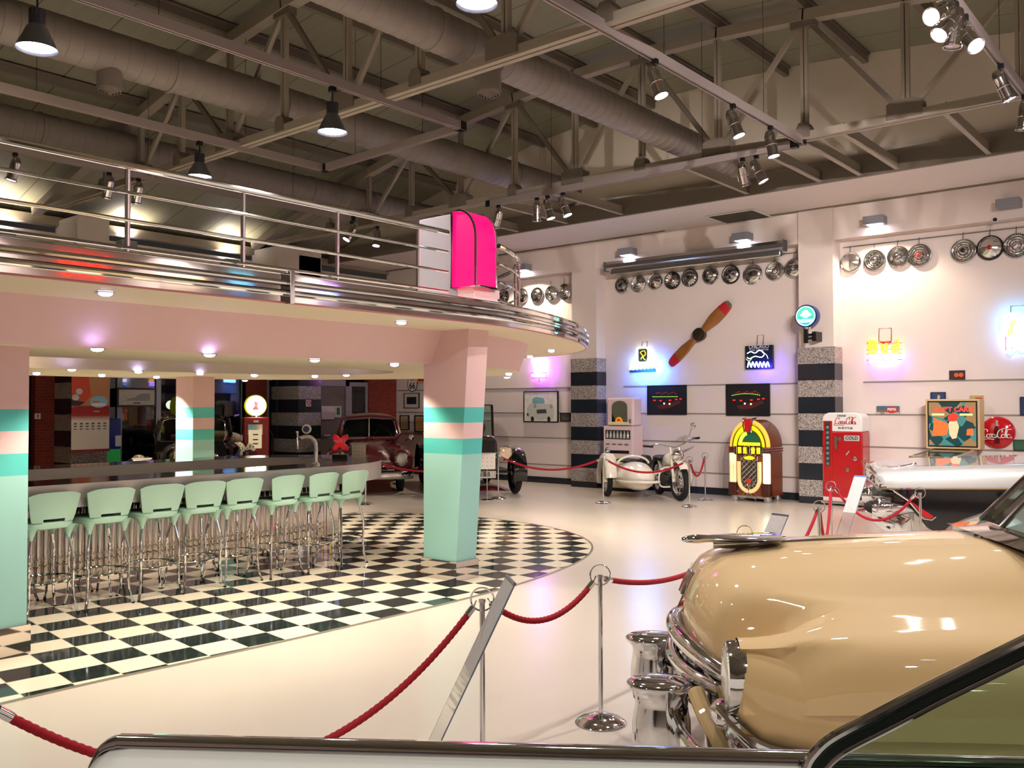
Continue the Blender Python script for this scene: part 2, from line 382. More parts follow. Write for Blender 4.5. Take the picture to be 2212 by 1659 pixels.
truss(2.1, 'nearest arched steel roof truss over the near end of the balcony')
for i, x in enumerate(NODES[:13]):
    p = MB().box(-.04, .04, -7.4-2.9, 13.28-2.9, -.11, .0).box(-.07, .07, -7.4-2.9, 13.28-2.9, .0, .02)
    o = p.build('roof_purlin', STEELD, None, (x, 2.9, roof_z(x)+.12), smooth=0)
    tag(o, 'dark steel purlin under the roof panels, %s from the glazed left wall' % ORD[i], 'purlin', 'purlins under the roof')
# struts from the far truss to the soffit edge
for i, (pa, pb) in enumerate((((1053, 471), (1114, 500)), ((1098, 448), (1212, 480)), ((1221, 426), (1337, 462)), ((1495, 368), (1606, 416)), ((1679, 346), (1766, 391)), ((1756, 313), (1863, 382)), ((1840, 296), (1937, 365)), ((2057, 254), (2136, 333)))):
    x = at_z(pb[0], pb[1], 5.04).x
    o = MB().box(-.03, .03, 0, 2.18, -.02, .0).box(-.004, .004, 0, 2.18, 0, .14).build('ceiling_strut', STEELP, None, (x, 11.06, 5.06), smooth=0)
    tag(o, 'pale flat strut from far truss to soffit edge, %s from the left' % ORD[i], 'strut', 'struts between truss and soffit')

# ---------------------------------------------------------------- air ducts
def duct(x, z, r, y0, y1, label, seams, capcol=None):
    t = thing('air_duct', label, 'air duct', (x, y0, z), 0, 'round air ducts')
    b = MB().at(T(0, 0, 0)@RX(-PI/2)); prof = []
    L = y1-y0; n = int(L/.16)
    for k in range(n):
        y = L*k/n; prof += [(r, y), (r, y+.145), (r+.004, y+.15)]
    prof += [(r, L)]
    b.lathe(prof, 32); b.build('duct_tube', DUCT, t, smooth=30)
    for s in seams:
        MB().at(T(0, s-y0, 0)@RX(-PI/2)).lathe([(r+.002, -.02), (r+.014, -.015), (r+.014, .015), (r+.002, .02)], 32, False).build('duct_collar', DUCT, t, smooth=30)
    return t
def diffuser(t, dy, r, drop):
    b = MB().at(T(0, dy, 0)); b.lathe([(.13, -r*.8), (.135, -r-drop), (.13, -r-drop)], 24, False).build('diffuser_neck', DUCT, t)
    g = MB().at(T(0, dy, 0))
    for k in range(4):
        rr = .125-.03*k; g.lathe([(rr, -r-drop-.012*k), (rr-.012, -r-drop-.03-.012*k), (rr-.018, -r-drop-.03-.012*k), (rr-.006, -r-drop-.012*k)], 24, False)
    g.build('diffuser_rings', STEELD, t)
dA = duct(-9.72, 5.62, .235, -6, 13.3, 'long round metal duct through the trusses above the bar', [5.35, 6.9, 11.6])
p = at_x(237, 170, -9.72); diffuser(dA, p.y+6, .235, .17)
dB = duct(-6.25, 5.44, .205, -6, 12.6, 'round metal duct nearest the pink sign, running to the soffit', [6.2, 7.15, 12.4])
p = at_x(1056, 185, -6.25); diffuser(dB, p.y+6, .205, .2)
dC = duct(-12.95, 5.55, .23, -6, 13.3, 'round metal duct along the left, half hidden behind the balcony rail', [5.2, 9.8, 11.2])

# ---------------------------------------------------------------- lighting tracks
def track(a, b, label):
    a, b = Vector(a), Vector(b); t = thing('lighting_track', label, 'lighting track', a, 0, 'lighting tracks')
    d = b-a; n = Vector((-d.y, d.x, 0)).normalized()*.03
    bb = MB()
    for q0, q1, z0, z1 in ((-1, 1, .0, .085), (-1, -.45, -.014, 0), (.45, 1, -.014, 0)):
        v = [n*q0, n*q1, n*q1+d, n*q0+d]
        bb.loft([[(p.x, p.y, z0) for p in v], [(p.x, p.y, z1) for p in v]])
    bb.build('track_rail', TRACK, t, smooth=0)
    c = MB()
    for e in (Vector((0, 0, 0)), d): c.cbox((e.x, e.y, .035), (.085, .085, .1))
    c.build('end_cap', BLACK, t, smooth=0)
    w = MB(); L = d.length; k = max(2, int(L/2.2))
    for i in range(k):
        p = d*((i+.5)/k); x = a.x+p.x; w.tube([(p.x, p.y, .085), (p.x, p.y, roof_z(x)-a.z+.1)], .003, 5)
    w.build('hanger_wire', DARKM, t)
    return t
ZT = 5.0
track((-7.32, -5, ZT), (-7.26, 7.72, ZT), 'pinkish lighting track holding the two big hanging lamps')
track((-10.06, -5, ZT), (-10.03, 7.86, ZT), 'pinkish lighting track left of the hanging lamps, over the bar')
track((-10.0, 7.84, ZT), (-7.3, 7.74, ZT), 'short cross track joining the two tracks over the bar')
track((-4.36, -5, ZT), (-4.39, 10.95, ZT), 'lighting track with chrome spotlights, left of the brightest lamps')
track((-1.86, -5, ZT), (-1.89, 13.0, ZT), 'lighting track nearest the right edge, holding bright chrome spotlights')
track((-9.6, 10.86, 4.95), (-4.45, 10.86, 4.95), 'lighting track clamped under the far truss')
track((-12.3, -5, ZT), (-12.37, 10.3, ZT), 'lighting track half hidden behind the balcony top rail')
# ================================================================== BALCONY OVER THE BAR
pe = [(-5.32, -6.5), (-5.32, 1.0), (-5.33, 4.2), (-5.36, 5.9), (-5.46, 6.6), (-5.72, 7.5), (-6.1, 8.45), (-6.62, 9.35), (-7.1, 9.9), (-7.75, 10.38), (-8.35, 10.6), (-8.8, 10.64)]
pe = [tuple(p)[:2] for p in spline([(x, y, 0) for x, y in pe], 6)]
pout = pe + [(2*CXS-x, y) for x, y in reversed(pe[:-1])]
ZS = 2.43
sl = MB().prism(pout, ZS, 2.60)
struct(sl.build('ceiling_balcony', CREAM, smooth=0))
def ring_path(path, z, off=0.0):
    out = []
    for i, (x, y) in enumerate(path):
        a = path[max(i-1, 0)]; b = path[min(i+1, len(path)-1)]; dx, dy = b[0]-a[0], b[1]-a[1]; l = math.hypot(dx, dy) or 1
        out.append((x+dy/l*off, y-dx/l*off, z))
    return out
fa = thing('balcony_fascia', 'mirror polished steel edge band with chrome tubes around the balcony', 'fascia', (-5.32, 4, ZS))
F = T(5.32, -4, -ZS)
band = MB().at(F)
prof = [(0.0, 2.43), (.012, 2.43), (.012, 2.645), (0.0, 2.645)]
band.loft([ring_path(pout, z, o) for o, z in prof], closed=False)
band.build('mirror_band', MIRROR, fa, smooth=30)
for zt, rr in ((2.502, .021), (2.572, .021)):
    MB().at(F).tube(ring_path(pout, zt, .03), rr, 10).build('chrome_tube', CHROME, fa)
MB().at(F).tube(ring_path(pout, 2.64, .01), .009, 8).build('chrome_bead', CHROME, fa)
MB().at(F).tube(ring_path(pout, 2.434, .012), .007, 8).build('chrome_bead', mat('pink_bead', (186, 120, 120), .3, .5), fa)
pj = at_x(626, 620, -5.29)
MB().at(F).box(-5.32, -5.255, pj.y-.02, pj.y+.02, 2.425, 2.66).build('joint_clamp', CHROME, fa, smooth=0, bevel=.004)

def stadium(cx, hw, y0, yc, b, n=28, side=8):
    P = [(cx+hw, y0+(yc-y0)*k/side) for k in range(side)]
    P += [(cx+hw*cos(PI*k/n), yc+b*sin(PI*k/n)) for k in range(n+1)]
    return P + [(cx-hw, yc-(yc-y0)*(k+1)/side) for k in range(side)]
lo = stadium(-9.45, 3.15, -6, 6.4, 3.30); hi = stadium(-9.45, 3.31, -6, 6.4, 3.34); inn = stadium(-8.90, 1.15, -6, 6.4, 1.38)
z3 = lambda P, z: [(x, y, z) for x, y in P]
rb = MB()
rb.use(0).loft([z3(hi, ZS), z3(lo, 2.11)], closed=False)
rb.use(1).loft([z3(lo, 2.11), z3(inn, 2.11)], closed=False)
rb.use(2).loft([z3(inn, 2.11), z3(inn, 2.30)], closed=False)
rb.use(3).add(z3(inn, 2.30), [tuple(range(len(inn)))])
struct(rb.build('ceiling_bar', [PINK, CREAM, mat('cove_white', (244, 236, 222), .7), mat('cove_top', (226, 206, 200), .7)], smooth=25))

# ---------------------------------------------------------------- striped columns
def column(x0, x1, y0, y1, flare, base):
    cuts = [(.17, None), (1.225, 0), (1.376, 1), (1.53, 2), (1.68, 1), (ZS+.02, 2)]
    b = MB()
    xr = lambda z: x1+flare*max(0, (z-.17))/2.26
    for (z0, _), (z1, k) in zip(cuts, cuts[1:]):
        b.use(k).loft([[(x0, y0, z0), (xr(z0), y0, z0), (xr(z0), y1, z0), (x0, y1, z0)], [(x0, y0, z1), (xr(z1), y0, z1), (xr(z1), y1, z1), (x0, y1, z1)]])
    b.use(3).box(x0-.02, x1+.02, y0-.02, y1+.02, 0, base)
    return struct(b.build('pillar', [MINT, AQUA, PINK, MIRROR], smooth=0))
column(-6.40, -5.955, 6.25, 6.53, .17, .19)
column(-7.0, -6.53, 2.15, at_x(60, 1100, -6.53).y, 0.0, .20)
column(-11.75, -11.3, 6.6, 6.93, .0, .19)
column(-11.75, -11.3, 2.2, 2.6, .0, .19)

# ---------------------------------------------------------------- downlights
def downlight(px, py, z, label, power=16):
    p = at_z(px, py, z); t = thing('downlight', label, 'downlight', (p.x, p.y, z-.004), 0, 'recessed downlights under the balcony')
    MB().lathe([(.055, .0), (.062, -.008), (.045, -.008), (.043, .0)], 20, False).build('trim_ring', CHROME, t)
    MB().lathe([(.044, -.004), (.040, -.016), (.025, -.025), (.0001, -.028)], 20, False).build('lens', LAMPW, t)
    light('SPOT', 'downlight_beam', (p.x, p.y, z-.05), power*5, (255, 238, 212), (p.x, p.y, 0), .04, 105, .6)
for i, (a, b) in enumerate(((228, 629.6), (867, 693.5), (1191, 756), (1145, 769))):
    downlight(a, b, ZS, 'recessed downlight in the cream balcony overhang, %s from the left' % ORD[i], 14)
for i, (a, b) in enumerate(((210, 749), (452.7, 762), (680, 774), (852, 784))):
    downlight(a, b+1, 2.11, 'recessed downlight along the pink beam edge above the stools, %s from the left' % ORD[i], 16)
for i, (a, b) in enumerate(((155, 796), (299, 801), (432, 805), (549, 809), (680, 811))):
    downlight(a, b, 2.11, 'recessed downlight behind the glowing cove strip, %s from the left' % ORD[i], 24)
downlight(575, 797, 2.295, 'recessed downlight inside the oval ceiling cove', 10)
downlight(748, 808, 2.11, 'recessed downlight at the rounded tip of the oval ceiling cove', 10)
for i, (a, b) in enumerate(((79, 805), (220, 809), (338, 813), (529, 820))):
    downlight(a, b, 2.11, 'recessed downlight farthest back, near the windows, %s from the left' % ORD[i], 60)
downlight(1099, 806, 2.11, 'upper of two close downlights under the round beam end right of the column', 12)
downlight(1095, 813, 2.11, 'lower of two close downlights under the round beam end right of the column', 12)
for px in (120, 420, 700):
    p = at_z(px, 792+px*.02, 2.2)
light('AREA', 'cove_light', (-9.6, 3.6, 2.16), 20, (255, 226, 190), (-10.4, 3.6, 2.25), .06, sy=5)

# ---------------------------------------------------------------- railing
rl = [(-5.55, -6.0), (-5.55, 3.0), (-5.55, 5.9), (-5.62, 6.45), (-5.85, 7.0), (-6.17, 7.47), (-6.6, 7.87), (-7.15, 8.2), (-7.95, 8.5), (-8.8, 8.6)]
rl = [tuple(p)[:2] for p in spline([(x, y, 0) for x, y in rl], 8)]
rt = thing('balcony_railing', 'chrome tube railing with four rails along the balcony edge', 'railing', (-5.55, 4, 2.6))
R_ = T(5.55, -4, -2.6)
front = [p for p in rl if p[1] <= 5.6 and p[0] > -5.6]; back = [p for p in rl if not (p[1] < 6.5 and p[0] > -5.66)]
front.append((-5.55, 5.72))
for z, r in ((3.245, .024), (3.072, .012), (2.893, .012), (2.716, .012)):
    MB().at(R_).tube([(x, y, z) for x, y in front], r, 10).tube([(x, y, z) for x, y in back], r, 10).build('rail', CHROME, rt)
posts = [(-5.56, y) for y in (-2.3, -1.45, -.6, .25, 1.09, 1.93, 2.78, 3.63, 4.48, 5.36)] + [(-6.2, 7.5), (-6.48, 7.78), (-8.0, 8.5)]
for x, y in posts:
    MB().at(R_@T(x, y, 2.6)).lathe([(.03, 0), (.03, .012), (.017, .014), (.017, .625), (.02, .64)], 12).build('post', CHROME, rt)

# ---------------------------------------------------------------- pink sign tower
tw = thing('sign_tower', 'grey tower block carrying the lit pink sign on the balcony', 'tower', (-6.2, 6.6, 2.6))
W_ = T(6.2, -6.6, -2.6)
MB().at(W_).use(0).box(-6.58, -6.02, 6.36, 6.70, 2.60, 3.60).use(1).box(-6.02, -5.80, 6.34, 6.72, 2.60, 2.845).build('tower_block', [mat('tower_grey', (158, 154, 160), .6), PINK], tw, smooth=0, bevel=.006)
PNK = mat('pink_lightbox', (90, 0, 40), .4, emit=(255, 4, 110), es=1.15)
sg = thing('lightbox_sign', 'glowing hot pink lightbox with rounded top on the balcony corner', 'lit sign', (-5.9, 6.45, 2.84))
S_ = T(5.9, -6.45, -2.84)
xo, xi, yf, yk, z0, z1, R = -5.74, -6.06, 6.30, 6.60, 2.845, 3.60, .24
prof = [(xi, z0), (xo, z0)] + [(xo-R+R*cos(rad(a)), z1-R*1.15+R*1.15*sin(rad(a))) for a in range(0, 91, 9)] + [(xi, z1)]
MB().at(S_).plate(prof, yf+.01, yk).build('lit_panel', PNK, sg, smooth=30)
fr = MB().at(S_); pts = prof+[prof[0]]
for y in (yf, yk):
    fr.tube([(x, y, z) for x, z in pts[:-1]], .013, 6, loop=True)
for x, z in ((xo, z0), (xi, z0), (xi, z1)): fr.tube([(x, yf, z), (x, yk, z)], .013, 6)
fr.build('chrome_frame', CHROME, sg)
light('AREA', 'pink_sign_glow', (-5.60, 6.2, 3.15), 5, (255, 20, 110), (-4.6, 5.4, 3.0), .3)

# ================================================================== THE BAR
YE = 6.02
bar = thing('bar_counter', 'ring shaped stainless steel bar counter with a rounded end', 'bar counter', (CXS, 4, 0))
B_ = T(-CXS, -4, 0)
oo = stadium(CXS, 1.28, -2, YE, 1.40, 40); ii = stadium(CXS, .72, -2, YE, .80, 40)
top = MB().at(B_)
top.loft([z3(oo, 1.06), z3(ii, 1.06)], closed=False)
top.build('counter_top', mat('polished_counter', (198, 194, 190), 0.09, 1.0), bar, smooth=30)
fs = MB().at(B_); fs.loft([z3(oo, 1.058), z3(oo, .862), z3(stadium(CXS, 1.25, -2, YE, 1.37, 40), .862)], closed=False)
fs.build('fascia', BRUSH, bar, smooth=30)
fi = MB().at(B_); fi.loft([z3(ii, 1.058), z3(ii, .72), z3(stadium(CXS, .78, -2, YE, .86, 40), .72)], closed=False); fi.build('inner_fascia', BRUSH, bar, smooth=30)
MB().at(B_).loft([z3(stadium(CXS, 1.25, -2, YE, 1.37, 40), .864), z3(ii, .864)], closed=False).build('underside', DARKM, bar, smooth=30)
# fluted mirror front: half-round ribs following the outline
bs = stadium(CXS, .735, -2, YE+.05, .86, 60, 1)
def resample(P, step):
    out = []; acc = 0.0
    for a, b in zip(P, P[1:]):
        l = math.hypot(b[0]-a[0], b[1]-a[1]); d = ((b[0]-a[0])/l, (b[1]-a[1])/l)
        while acc < l:
            out.append((a[0]+d[0]*acc, a[1]+d[1]*acc, d[1], -d[0])); acc += step
        acc -= l
    return out
rs = resample(bs, .0085); fl_ = [(x+nx*.017*abs(sin(PI*k/7)), y+ny*.017*abs(sin(PI*k/7))) for k, (x, y, nx, ny) in enumerate(rs)]
MB().at(B_).loft([z3(fl_, .17), z3(fl_, .864)], closed=False).build('fluted_front', mat('fluted_chrome', (205, 196, 192), .06, 1.0), bar, smooth=50)
pl = stadium(CXS, .765, -2, YE+.05, .89, 40)
MB().at(B_).loft([z3(pl, 0), z3(pl, .175), z3(bs_ := stadium(CXS, .72, -2, YE+.05, .85, 40), .175)], closed=False).build('kick_plate', MIRROR, bar, smooth=30)

# ---------------------------------------------------------------- bar stools (backs towards +x)
def make_stool(label):
    t = thing('bar_stool', label, 'bar stool', (0, 0, 0), 0, 'mint bar stools along the counter')
    def rrect(a, b, z, e=3.2, n=28):
        return [(a*abs(cos(q))**(2/e)*(1 if cos(q) > 0 else -1), b*abs(sin(q))**(2/e)*(1 if sin(q) > 0 else -1), z) for q in [2*PI*k/n for k in range(n)]]
    s = MB(); s.loft([rrect(.17, .17, .705), rrect(.192, .195, .715), rrect(.20, .205, .745), rrect(.195, .20, .765), rrect(.17, .175, .772), rrect(.10, .10, .764)])
    for sx in (-1, 1):
        for sy in (-1, 1):
            c = (.135*sx, .15*sy)
            s.loft([[(c[0]+.055*cos(q)*k, c[1]+.06*sin(q)*k, z) for q in [2*PI*j/10 for j in range(10)]] for z, k in ((.73, 1.0), (.69, .62), (.64, .27), (.625, .24))])
    s.build('seat', SEAT, t, smooth=45)
    b = MB(); nu, nv = 16, 9; V = []; th = .012
    def pt(u, v, o):
        w = .165+.045*v**.8; a = u
        y = w*a; x = .20+.04*v - .035*(a*a) + o; z = .765+.245*v - .03*v*abs(a)**4
        return (x, y, z)
    vs = [pt(-1+2*i/nu, j/nv, o) for o in (0, th) for j in range(nv+1) for i in range(nu+1)]
    W1 = nu+1; off = W1*(nv+1); fs_ = []
    keep = lambda i, j: not (j < 1 and 4 <= i < 12)
    for j in range(nv):
        for i in range(nu):
            if not keep(i, j): continue
            q = (j*W1+i, j*W1+i+1, (j+1)*W1+i+1, (j+1)*W1+i)
            fs_ += [q, tuple(off+k for k in reversed(q))]
            for (ni, nj, a0, a1) in ((i, j-1, 0, 1), (i+1, j, 1, 2), (i, j+1, 2, 3), (i-1, j, 3, 0)):
                if not (0 <= ni < nu and 0 <= nj < nv and keep(ni, nj)): fs_.append((q[a1], q[a0], off+q[a0], off+q[a1]))
    b.add(vs, fs_); b.build('backrest', SEAT, t, smooth=50, bevel=.004)
    for sx in (-1, 1):
        for sy in (-1, 1):
            pts = spline([(.13*sx, .145*sy, .66), (.15*sx, .163*sy, .56), (.168*sx, .178*sy, .44), (.165*sx, .175*sy, .25), (.175*sx, .185*sy, .1), (.195*sx, .205*sy, .012)], 5)
            lg = MB().tube(pts, .0115, 10).build('leg', CHROME, t)
            MB().tube([(.194*sx, .204*sy, .018), (.197*sx, .207*sy, 0)], .013, 8).build('foot_cap', BLACK, lg)
    MB().tube([(.225*cos(2*PI*k/40), .235*sin(2*PI*k/40), .285) for k in range(40)], .009, 8, loop=True).build('foot_ring', CHROME, t)
    return t
SP = [(-7.655, 3.13), (-7.655, 3.6), (-7.65, 4.06), (-7.645, 4.48), (-7.64, 4.88), (-7.62, 5.35), (-7.60, 5.77), (-7.57, 6.15)]
st0 = None
for i, (x, y) in enumerate(SP):
    lab = ['mint bar stool partly hidden by the left striped column', 'mint bar stool second from the left striped column', 'mint bar stool third from the left striped column', 'mint bar stool fourth from the left striped column', 'mint bar stool fifth along the counter, left of three nearer the rounded end', 'mint bar stool third from the rounded end of the counter', 'mint bar stool second from the rounded end of the counter', 'last mint bar stool at the rounded end of the counter'][i]
    if i == 0: st0 = make_stool(lab); st0.location = (x, y, 0); o = st0
    else: o = dup(st0, (x, y, 0), None, lab)
    o.rotation_euler.z = rad([3, 1, 0, -1, 2, 5, 7, 10][i])

# ---------------------------------------------------------------- things on the counter
p = at_z(682, 1004, 1.06)
tp = thing('beer_tap', 'chrome swan-neck beer tap with round badge on the counter', 'beer tap', (p.x, p.y, 1.06), YAW)
MB().lathe([(.05, 0), (.05, .012), (.032, .02), (.03, .03)], 18).tube(spline([(0, 0, .02), (0, 0, .16), (-.01, 0, .24), (-.05, 0, .29), (-.11, 0, .30), (-.16, 0, .285)], 5), .024, 12).build('tap_column', CHROME, tp)
MB().tube([(-.17, 0, .30), (-.20, 0, .29), (-.20, 0, .17)], .012, 8).tube([(-.20, 0, .285), (-.20, 0, .345)], .01, 8).ball((-.20, 0, .35), .016, 10).build('spout', CHROME, tp)
MB().at(T(-.10, 0, .385)@RX(PI/2)).lathe([(.0001, -.018), (.045, -.018), (.052, -.006), (.052, .006), (.045, .018), (.0001, .018)], 24, False).build('badge', WHITE, tp)
MB().at(T(-.10, -.02, .385)@RX(PI/2)).lathe([(.034, 0), (.034, .002), (.0001, .002)], 20, False).build('badge_face', mat('badge_blue', (60, 64, 96), .4), tp)
p = at_z(735, 989, 1.06)
ms = thing('beer_sign', 'small red bow-shaped beer sign standing on the counter', 'sign', (p.x, p.y, 1.06), YAW-.1, scale=.78)
bow = []
for k in range(48):
    a = 2*PI*k/48; r = .105+.05*cos(4*a-PI)
    bow.append((r*cos(a)*1.12*.95, .235+r*sin(a)*1.1))
MB().plate(bow, -.03, .03).build('sign_shell', mat('sign_rim', (214, 60, 70), .3), ms, bevel=.006)
bi = [(x*.86, .235+(z-.235)*.86) for x, z in bow]
MB().plate(bi, -.034, -.028).build('sign_face', mat('sign_red', (206, 22, 40), .3, emit=(206, 22, 40), es=.5), ms)
MB().at(T(0, -.036, .262)@Matrix.Scale(-1, 4, (1, 0, 0))).text('Miller', .085, .001, shear=.3).build('sign_lettering', WHITE, ms, smooth=0)
MB().at(T(0, -.036, .185)@Matrix.Scale(-1, 4, (1, 0, 0))).text('High Life', .045, .001, shear=.2).build('sign_lettering', mat('sign_gold', (226, 170, 60), .4), ms, smooth=0)
MB().box(-.12, .12, -.05, .05, 0, .055).build('sign_base', DARKM, ms, bevel=.006)
def card_stand(px, py, z, label, w=.17, h=.17, rz=YAW, foot=0.0, d=None):
    p = at_z(px, py, z) if d is None else at_d(px, py, d)
    t = thing('card_holder', label, 'card', (p.x, p.y, z if d is None else 0), rz)
    b = foot
    c = MB().box(-w/2, w/2, -.004, .004, b, b+h)
    c.build('paper_card', mat('printed_card', (226, 218, 210), .7), t, smooth=0)
    MB().box(-w/2-.015, w/2+.015, -.01, .01, b+h-.005, b+h+.014).build('clip_bar', mat('clip_metal', (190, 186, 176), .35, .8), t, smooth=0)
    m = MB()
    for r_ in range(3):
        for q in range(3): m.box(-w*.3+w*.26*q, -w*.3+w*.26*q+w*.1, -.006, -.0035, b+h*(.2+.25*r_), b+h*(.23+.25*r_))
    m.build('small_print', mat('print_grey', (150, 146, 146), .7), t, smooth=0)
    if foot: MB().tube([(0, .012, 0), (0, .012, foot+h*.8)], .008, 8).lathe([(.12, 0), (.12, .008), (.0001, .01)], 18).build('stand', CHROME, t)
    return t
card_stand(775, 989, 1.06, 'white printed card in a clip holder beside the red beer sign')
# ================================================================== ON AND ALONG THE HUBCAP WALL
YW = YB-.02
def wall_pt(px, py, y=YW): return at_y(px, py, y)
def ribbon(b, pts, wd, y0=-.004, y1=0.0, n=4):
    P = [p[:2] for p in spline([(x, z, 0) for x, z in pts], n)]; L = []; R = []
    for i, p in enumerate(P):
        a = P[max(i-1, 0)]; c = P[min(i+1, len(P)-1)]; d = Vector((c[0]-a[0], c[1]-a[1])); d = d.normalized() if d.length > 1e-9 else Vector((1, 0))
        w = wd*(.55+.45*abs(d.y)); nx, nz = -d.y*w, d.x*w
        L.append((p[0]+nx, p[1]+nz)); R.append((p[0]-nx, p[1]-nz))
    b.loft([[(l[0], y0, l[1]), (r[0], y0, r[1]), (r[0], y1, r[1]), (l[0], y1, l[1])] for l, r in zip(L, R)])
def cola(b, cx, cz, wid, y=0.0, upto=99):
    """the flowing two-word script of the red soft drink signs, as ribbon strokes"""
    s = wid/5.0
    o = lambda x: [(x+.26*cos(rad(a)), .34+.32*sin(rad(a))) for a in range(60, 421, 40)]
    S = [[(1.02, 1.05), (1.12, 1.3), (.92, 1.52), (.55, 1.38), (.2, .85), (.18, .3), (.5, .02), (.95, .2)],
         o(1.22), [(1.78, .55), (1.6, .68), (1.42, .4), (1.55, .06), (1.85, .2)], o(2.05), [(2.3, .62), (2.26, .2), (2.42, .05), (2.6, .3)],
         [(2.45, .5), (2.75, .52)],
         [(3.45, 1.0), (3.5, 1.35), (3.25, 1.5), (2.92, 1.25), (2.72, .75), (2.75, .25), (3.05, .0), (3.4, .2)],
         o(3.62), [(3.95, .1), (3.98, .9), (4.15, 1.5), (4.28, 1.35), (4.1, .6), (4.1, .1), (4.3, .1)], o(4.5), [(4.76, .62), (4.72, .2), (4.86, .04), (5.0, .2)],
         [(.2, .2), (-.1, -.1), (.3, -.32), (1.2, -.2), (2.2, -.3)], [(3.2, 1.45), (3.8, 1.72), (4.4, 1.5), (4.95, 1.62)]]
    for k in S[:upto]: ribbon(b, [(cx+(x-2.5)*s, cz+(z-.6)*s) for x, z in k], .085*s*.95, y-.003, y)
# ---- hubcaps
HUBD = mat('hubcap_dark', (34, 34, 36), .4, .4); HUBR = mat('hubcap_red', (150, 30, 34), .4); HUBC = mat('hubcap_steel', (206, 206, 204), .14, 1.0)
def hubcap(px, py, r, style, label, group):
    p = wall_pt(px, py, YB-.05); t = thing('hanging_hubcap', label, 'hubcap', p, 0, group); Rr = RX(PI/2); t.scale = (r/.175,)*3
    R = .175
    P = {0: [(R, -.03), (R, -.01), (R*.93, .008), (R*.84, -.004), (R*.6, .022), (R*.3, .034), (R*.12, .05), (.001, .052)],
         1: [(R, -.03), (R, -.012), (R*.95, .004), (R*.9, -.008), (R*.82, .004), (R*.74, -.006), (R*.64, .012), (R*.55, .002), (R*.42, .022), (R*.32, .012), (R*.2, .034), (.001, .044)],
         2: [(R, -.03), (R, -.01), (R*.92, .006), (R*.72, .0), (R*.45, .028), (R*.24, .02), (R*.2, .04), (.001, .046)],
         3: [(R, -.03), (R, -.01), (R*.97, .004), (R*.8, .034), (R*.5, .05), (R*.2, .056), (.001, .058)]}[style[0]]
    MB().at(Rr).lathe(P, 36, False).build('cap_dish', HUBC, t)
    if style[1]:
        n, r0, r1 = style[1]; s = MB()
        for k in range(n):
            a = 2*PI*k/n; w = PI/n*.42
            pr = lambda q: next((z0+(z1-z0)*((q-r_0)/(r_1-r_0 or 1)) for (r_0, z0), (r_1, z1) in zip(P, P[1:]) if min(r_0, r_1)-1e-6 <= q <= max(r_0, r_1)+1e-6), .02)
            vs = [(q*R*cos(a+e*w), -pr(q*R)-.004, q*R*sin(a+e*w)) for q in (r0, (r0+r1)/2, r1) for e in (-1, 1)]
            s.add(vs, [(0, 1, 3, 2), (2, 3, 5, 4)])
        s.build('slots', HUBD, t, smooth=0)
    if style[2]:
        MB().at(T(0, -P[-1][1]+.008, 0)@Rr).lathe([(R*.2, -.02), (R*.19, .008), (R*.12, .014), (.001, .016)], 20, False).build('cap_centre', {'d': HUBD, 'r': HUBR, 'c': CHROME}[style[2]], t)
    if style[3]:
        MB().at(Rr).lathe([(R*1.005, -.028), (R*1.01, .0), (R*.93, .012), (R*.88, .006)], 36, False).build('outer_band', HUBD if style[3] == 'd' else CHROME, t)
    MB().tube([(0, -.0, R), (0, .01, R+.06), (0, .02, R+.1)], .004, 5).build('hook_wire', DARKM, t)
ra = 'hubcaps beside the pink sign'; rb_ = 'hubcaps above the propeller'; rc = 'hubcaps above the yellow neon letters'
for i, (px, py, r, s, look) in enumerate(((1086, 641, .165, (2, (10, .35, .85), 'd', 'd'), 'dark spoked hubcap half behind the balcony rail,'), (1126.6, 639, .168, (0, None, 'd', 0), 'dished hubcap behind the rail posts,'), (1158.7, 637, .17, (2, (14, .3, .6), 'd', 0), 'starburst hubcap with dark hub,'), (1189.5, 634, .172, (1, None, 'c', 0), 'ringed shiny hubcap,'), (1218.6, 630, .175, (1, None, 'c', 'c'), 'ringed hubcap with heavy rim,'))):
    hubcap(px, py, r, s, '%s %s in the row beside the pink sign' % (look, ORD[i]), ra)
for i, (px, py, r, s, look) in enumerate(((1342.9, 616, .17, (2, (22, .3, .8), 'd', 0), 'finned hubcap with dark hub,'), (1378.3, 613, .17, (1, None, 'c', 0), 'ringed shiny hubcap,'), (1414.5, 607.7, .165, (0, None, 'c', 0), 'plain dished hubcap,'), (1452, 605.7, .17, (1, (16, .72, .84), 'r', 'd'), 'black banded hubcap with red centre,'), (1489.4, 599.4, .17, (3, (18, .82, .92), 'd', 'd'), 'domed hubcap with dark notched rim,'), (1533.9, 594.7, .17, (2, (28, .45, .95), 'c', 0), 'turbine finned hubcap,'), (1578, 592.7, .175, (0, (4, .05, .7), 0, 'd'), 'flat hubcap with a cross bar,'), (1625.6, 592, .185, (3, None, 'd', 'c'), 'large smooth dome hubcap,'), (1673, 585, .175, (1, None, 'c', 0), 'ringed hubcap with a raised hub,'), (1715, 579, .18, (3, None, 'c', 0), 'smooth dome hubcap half behind the pillar,'))):
    hubcap(px, py, r, s, '%s %s in the row above the wooden propeller' % (look, ORD[i]), rb_)
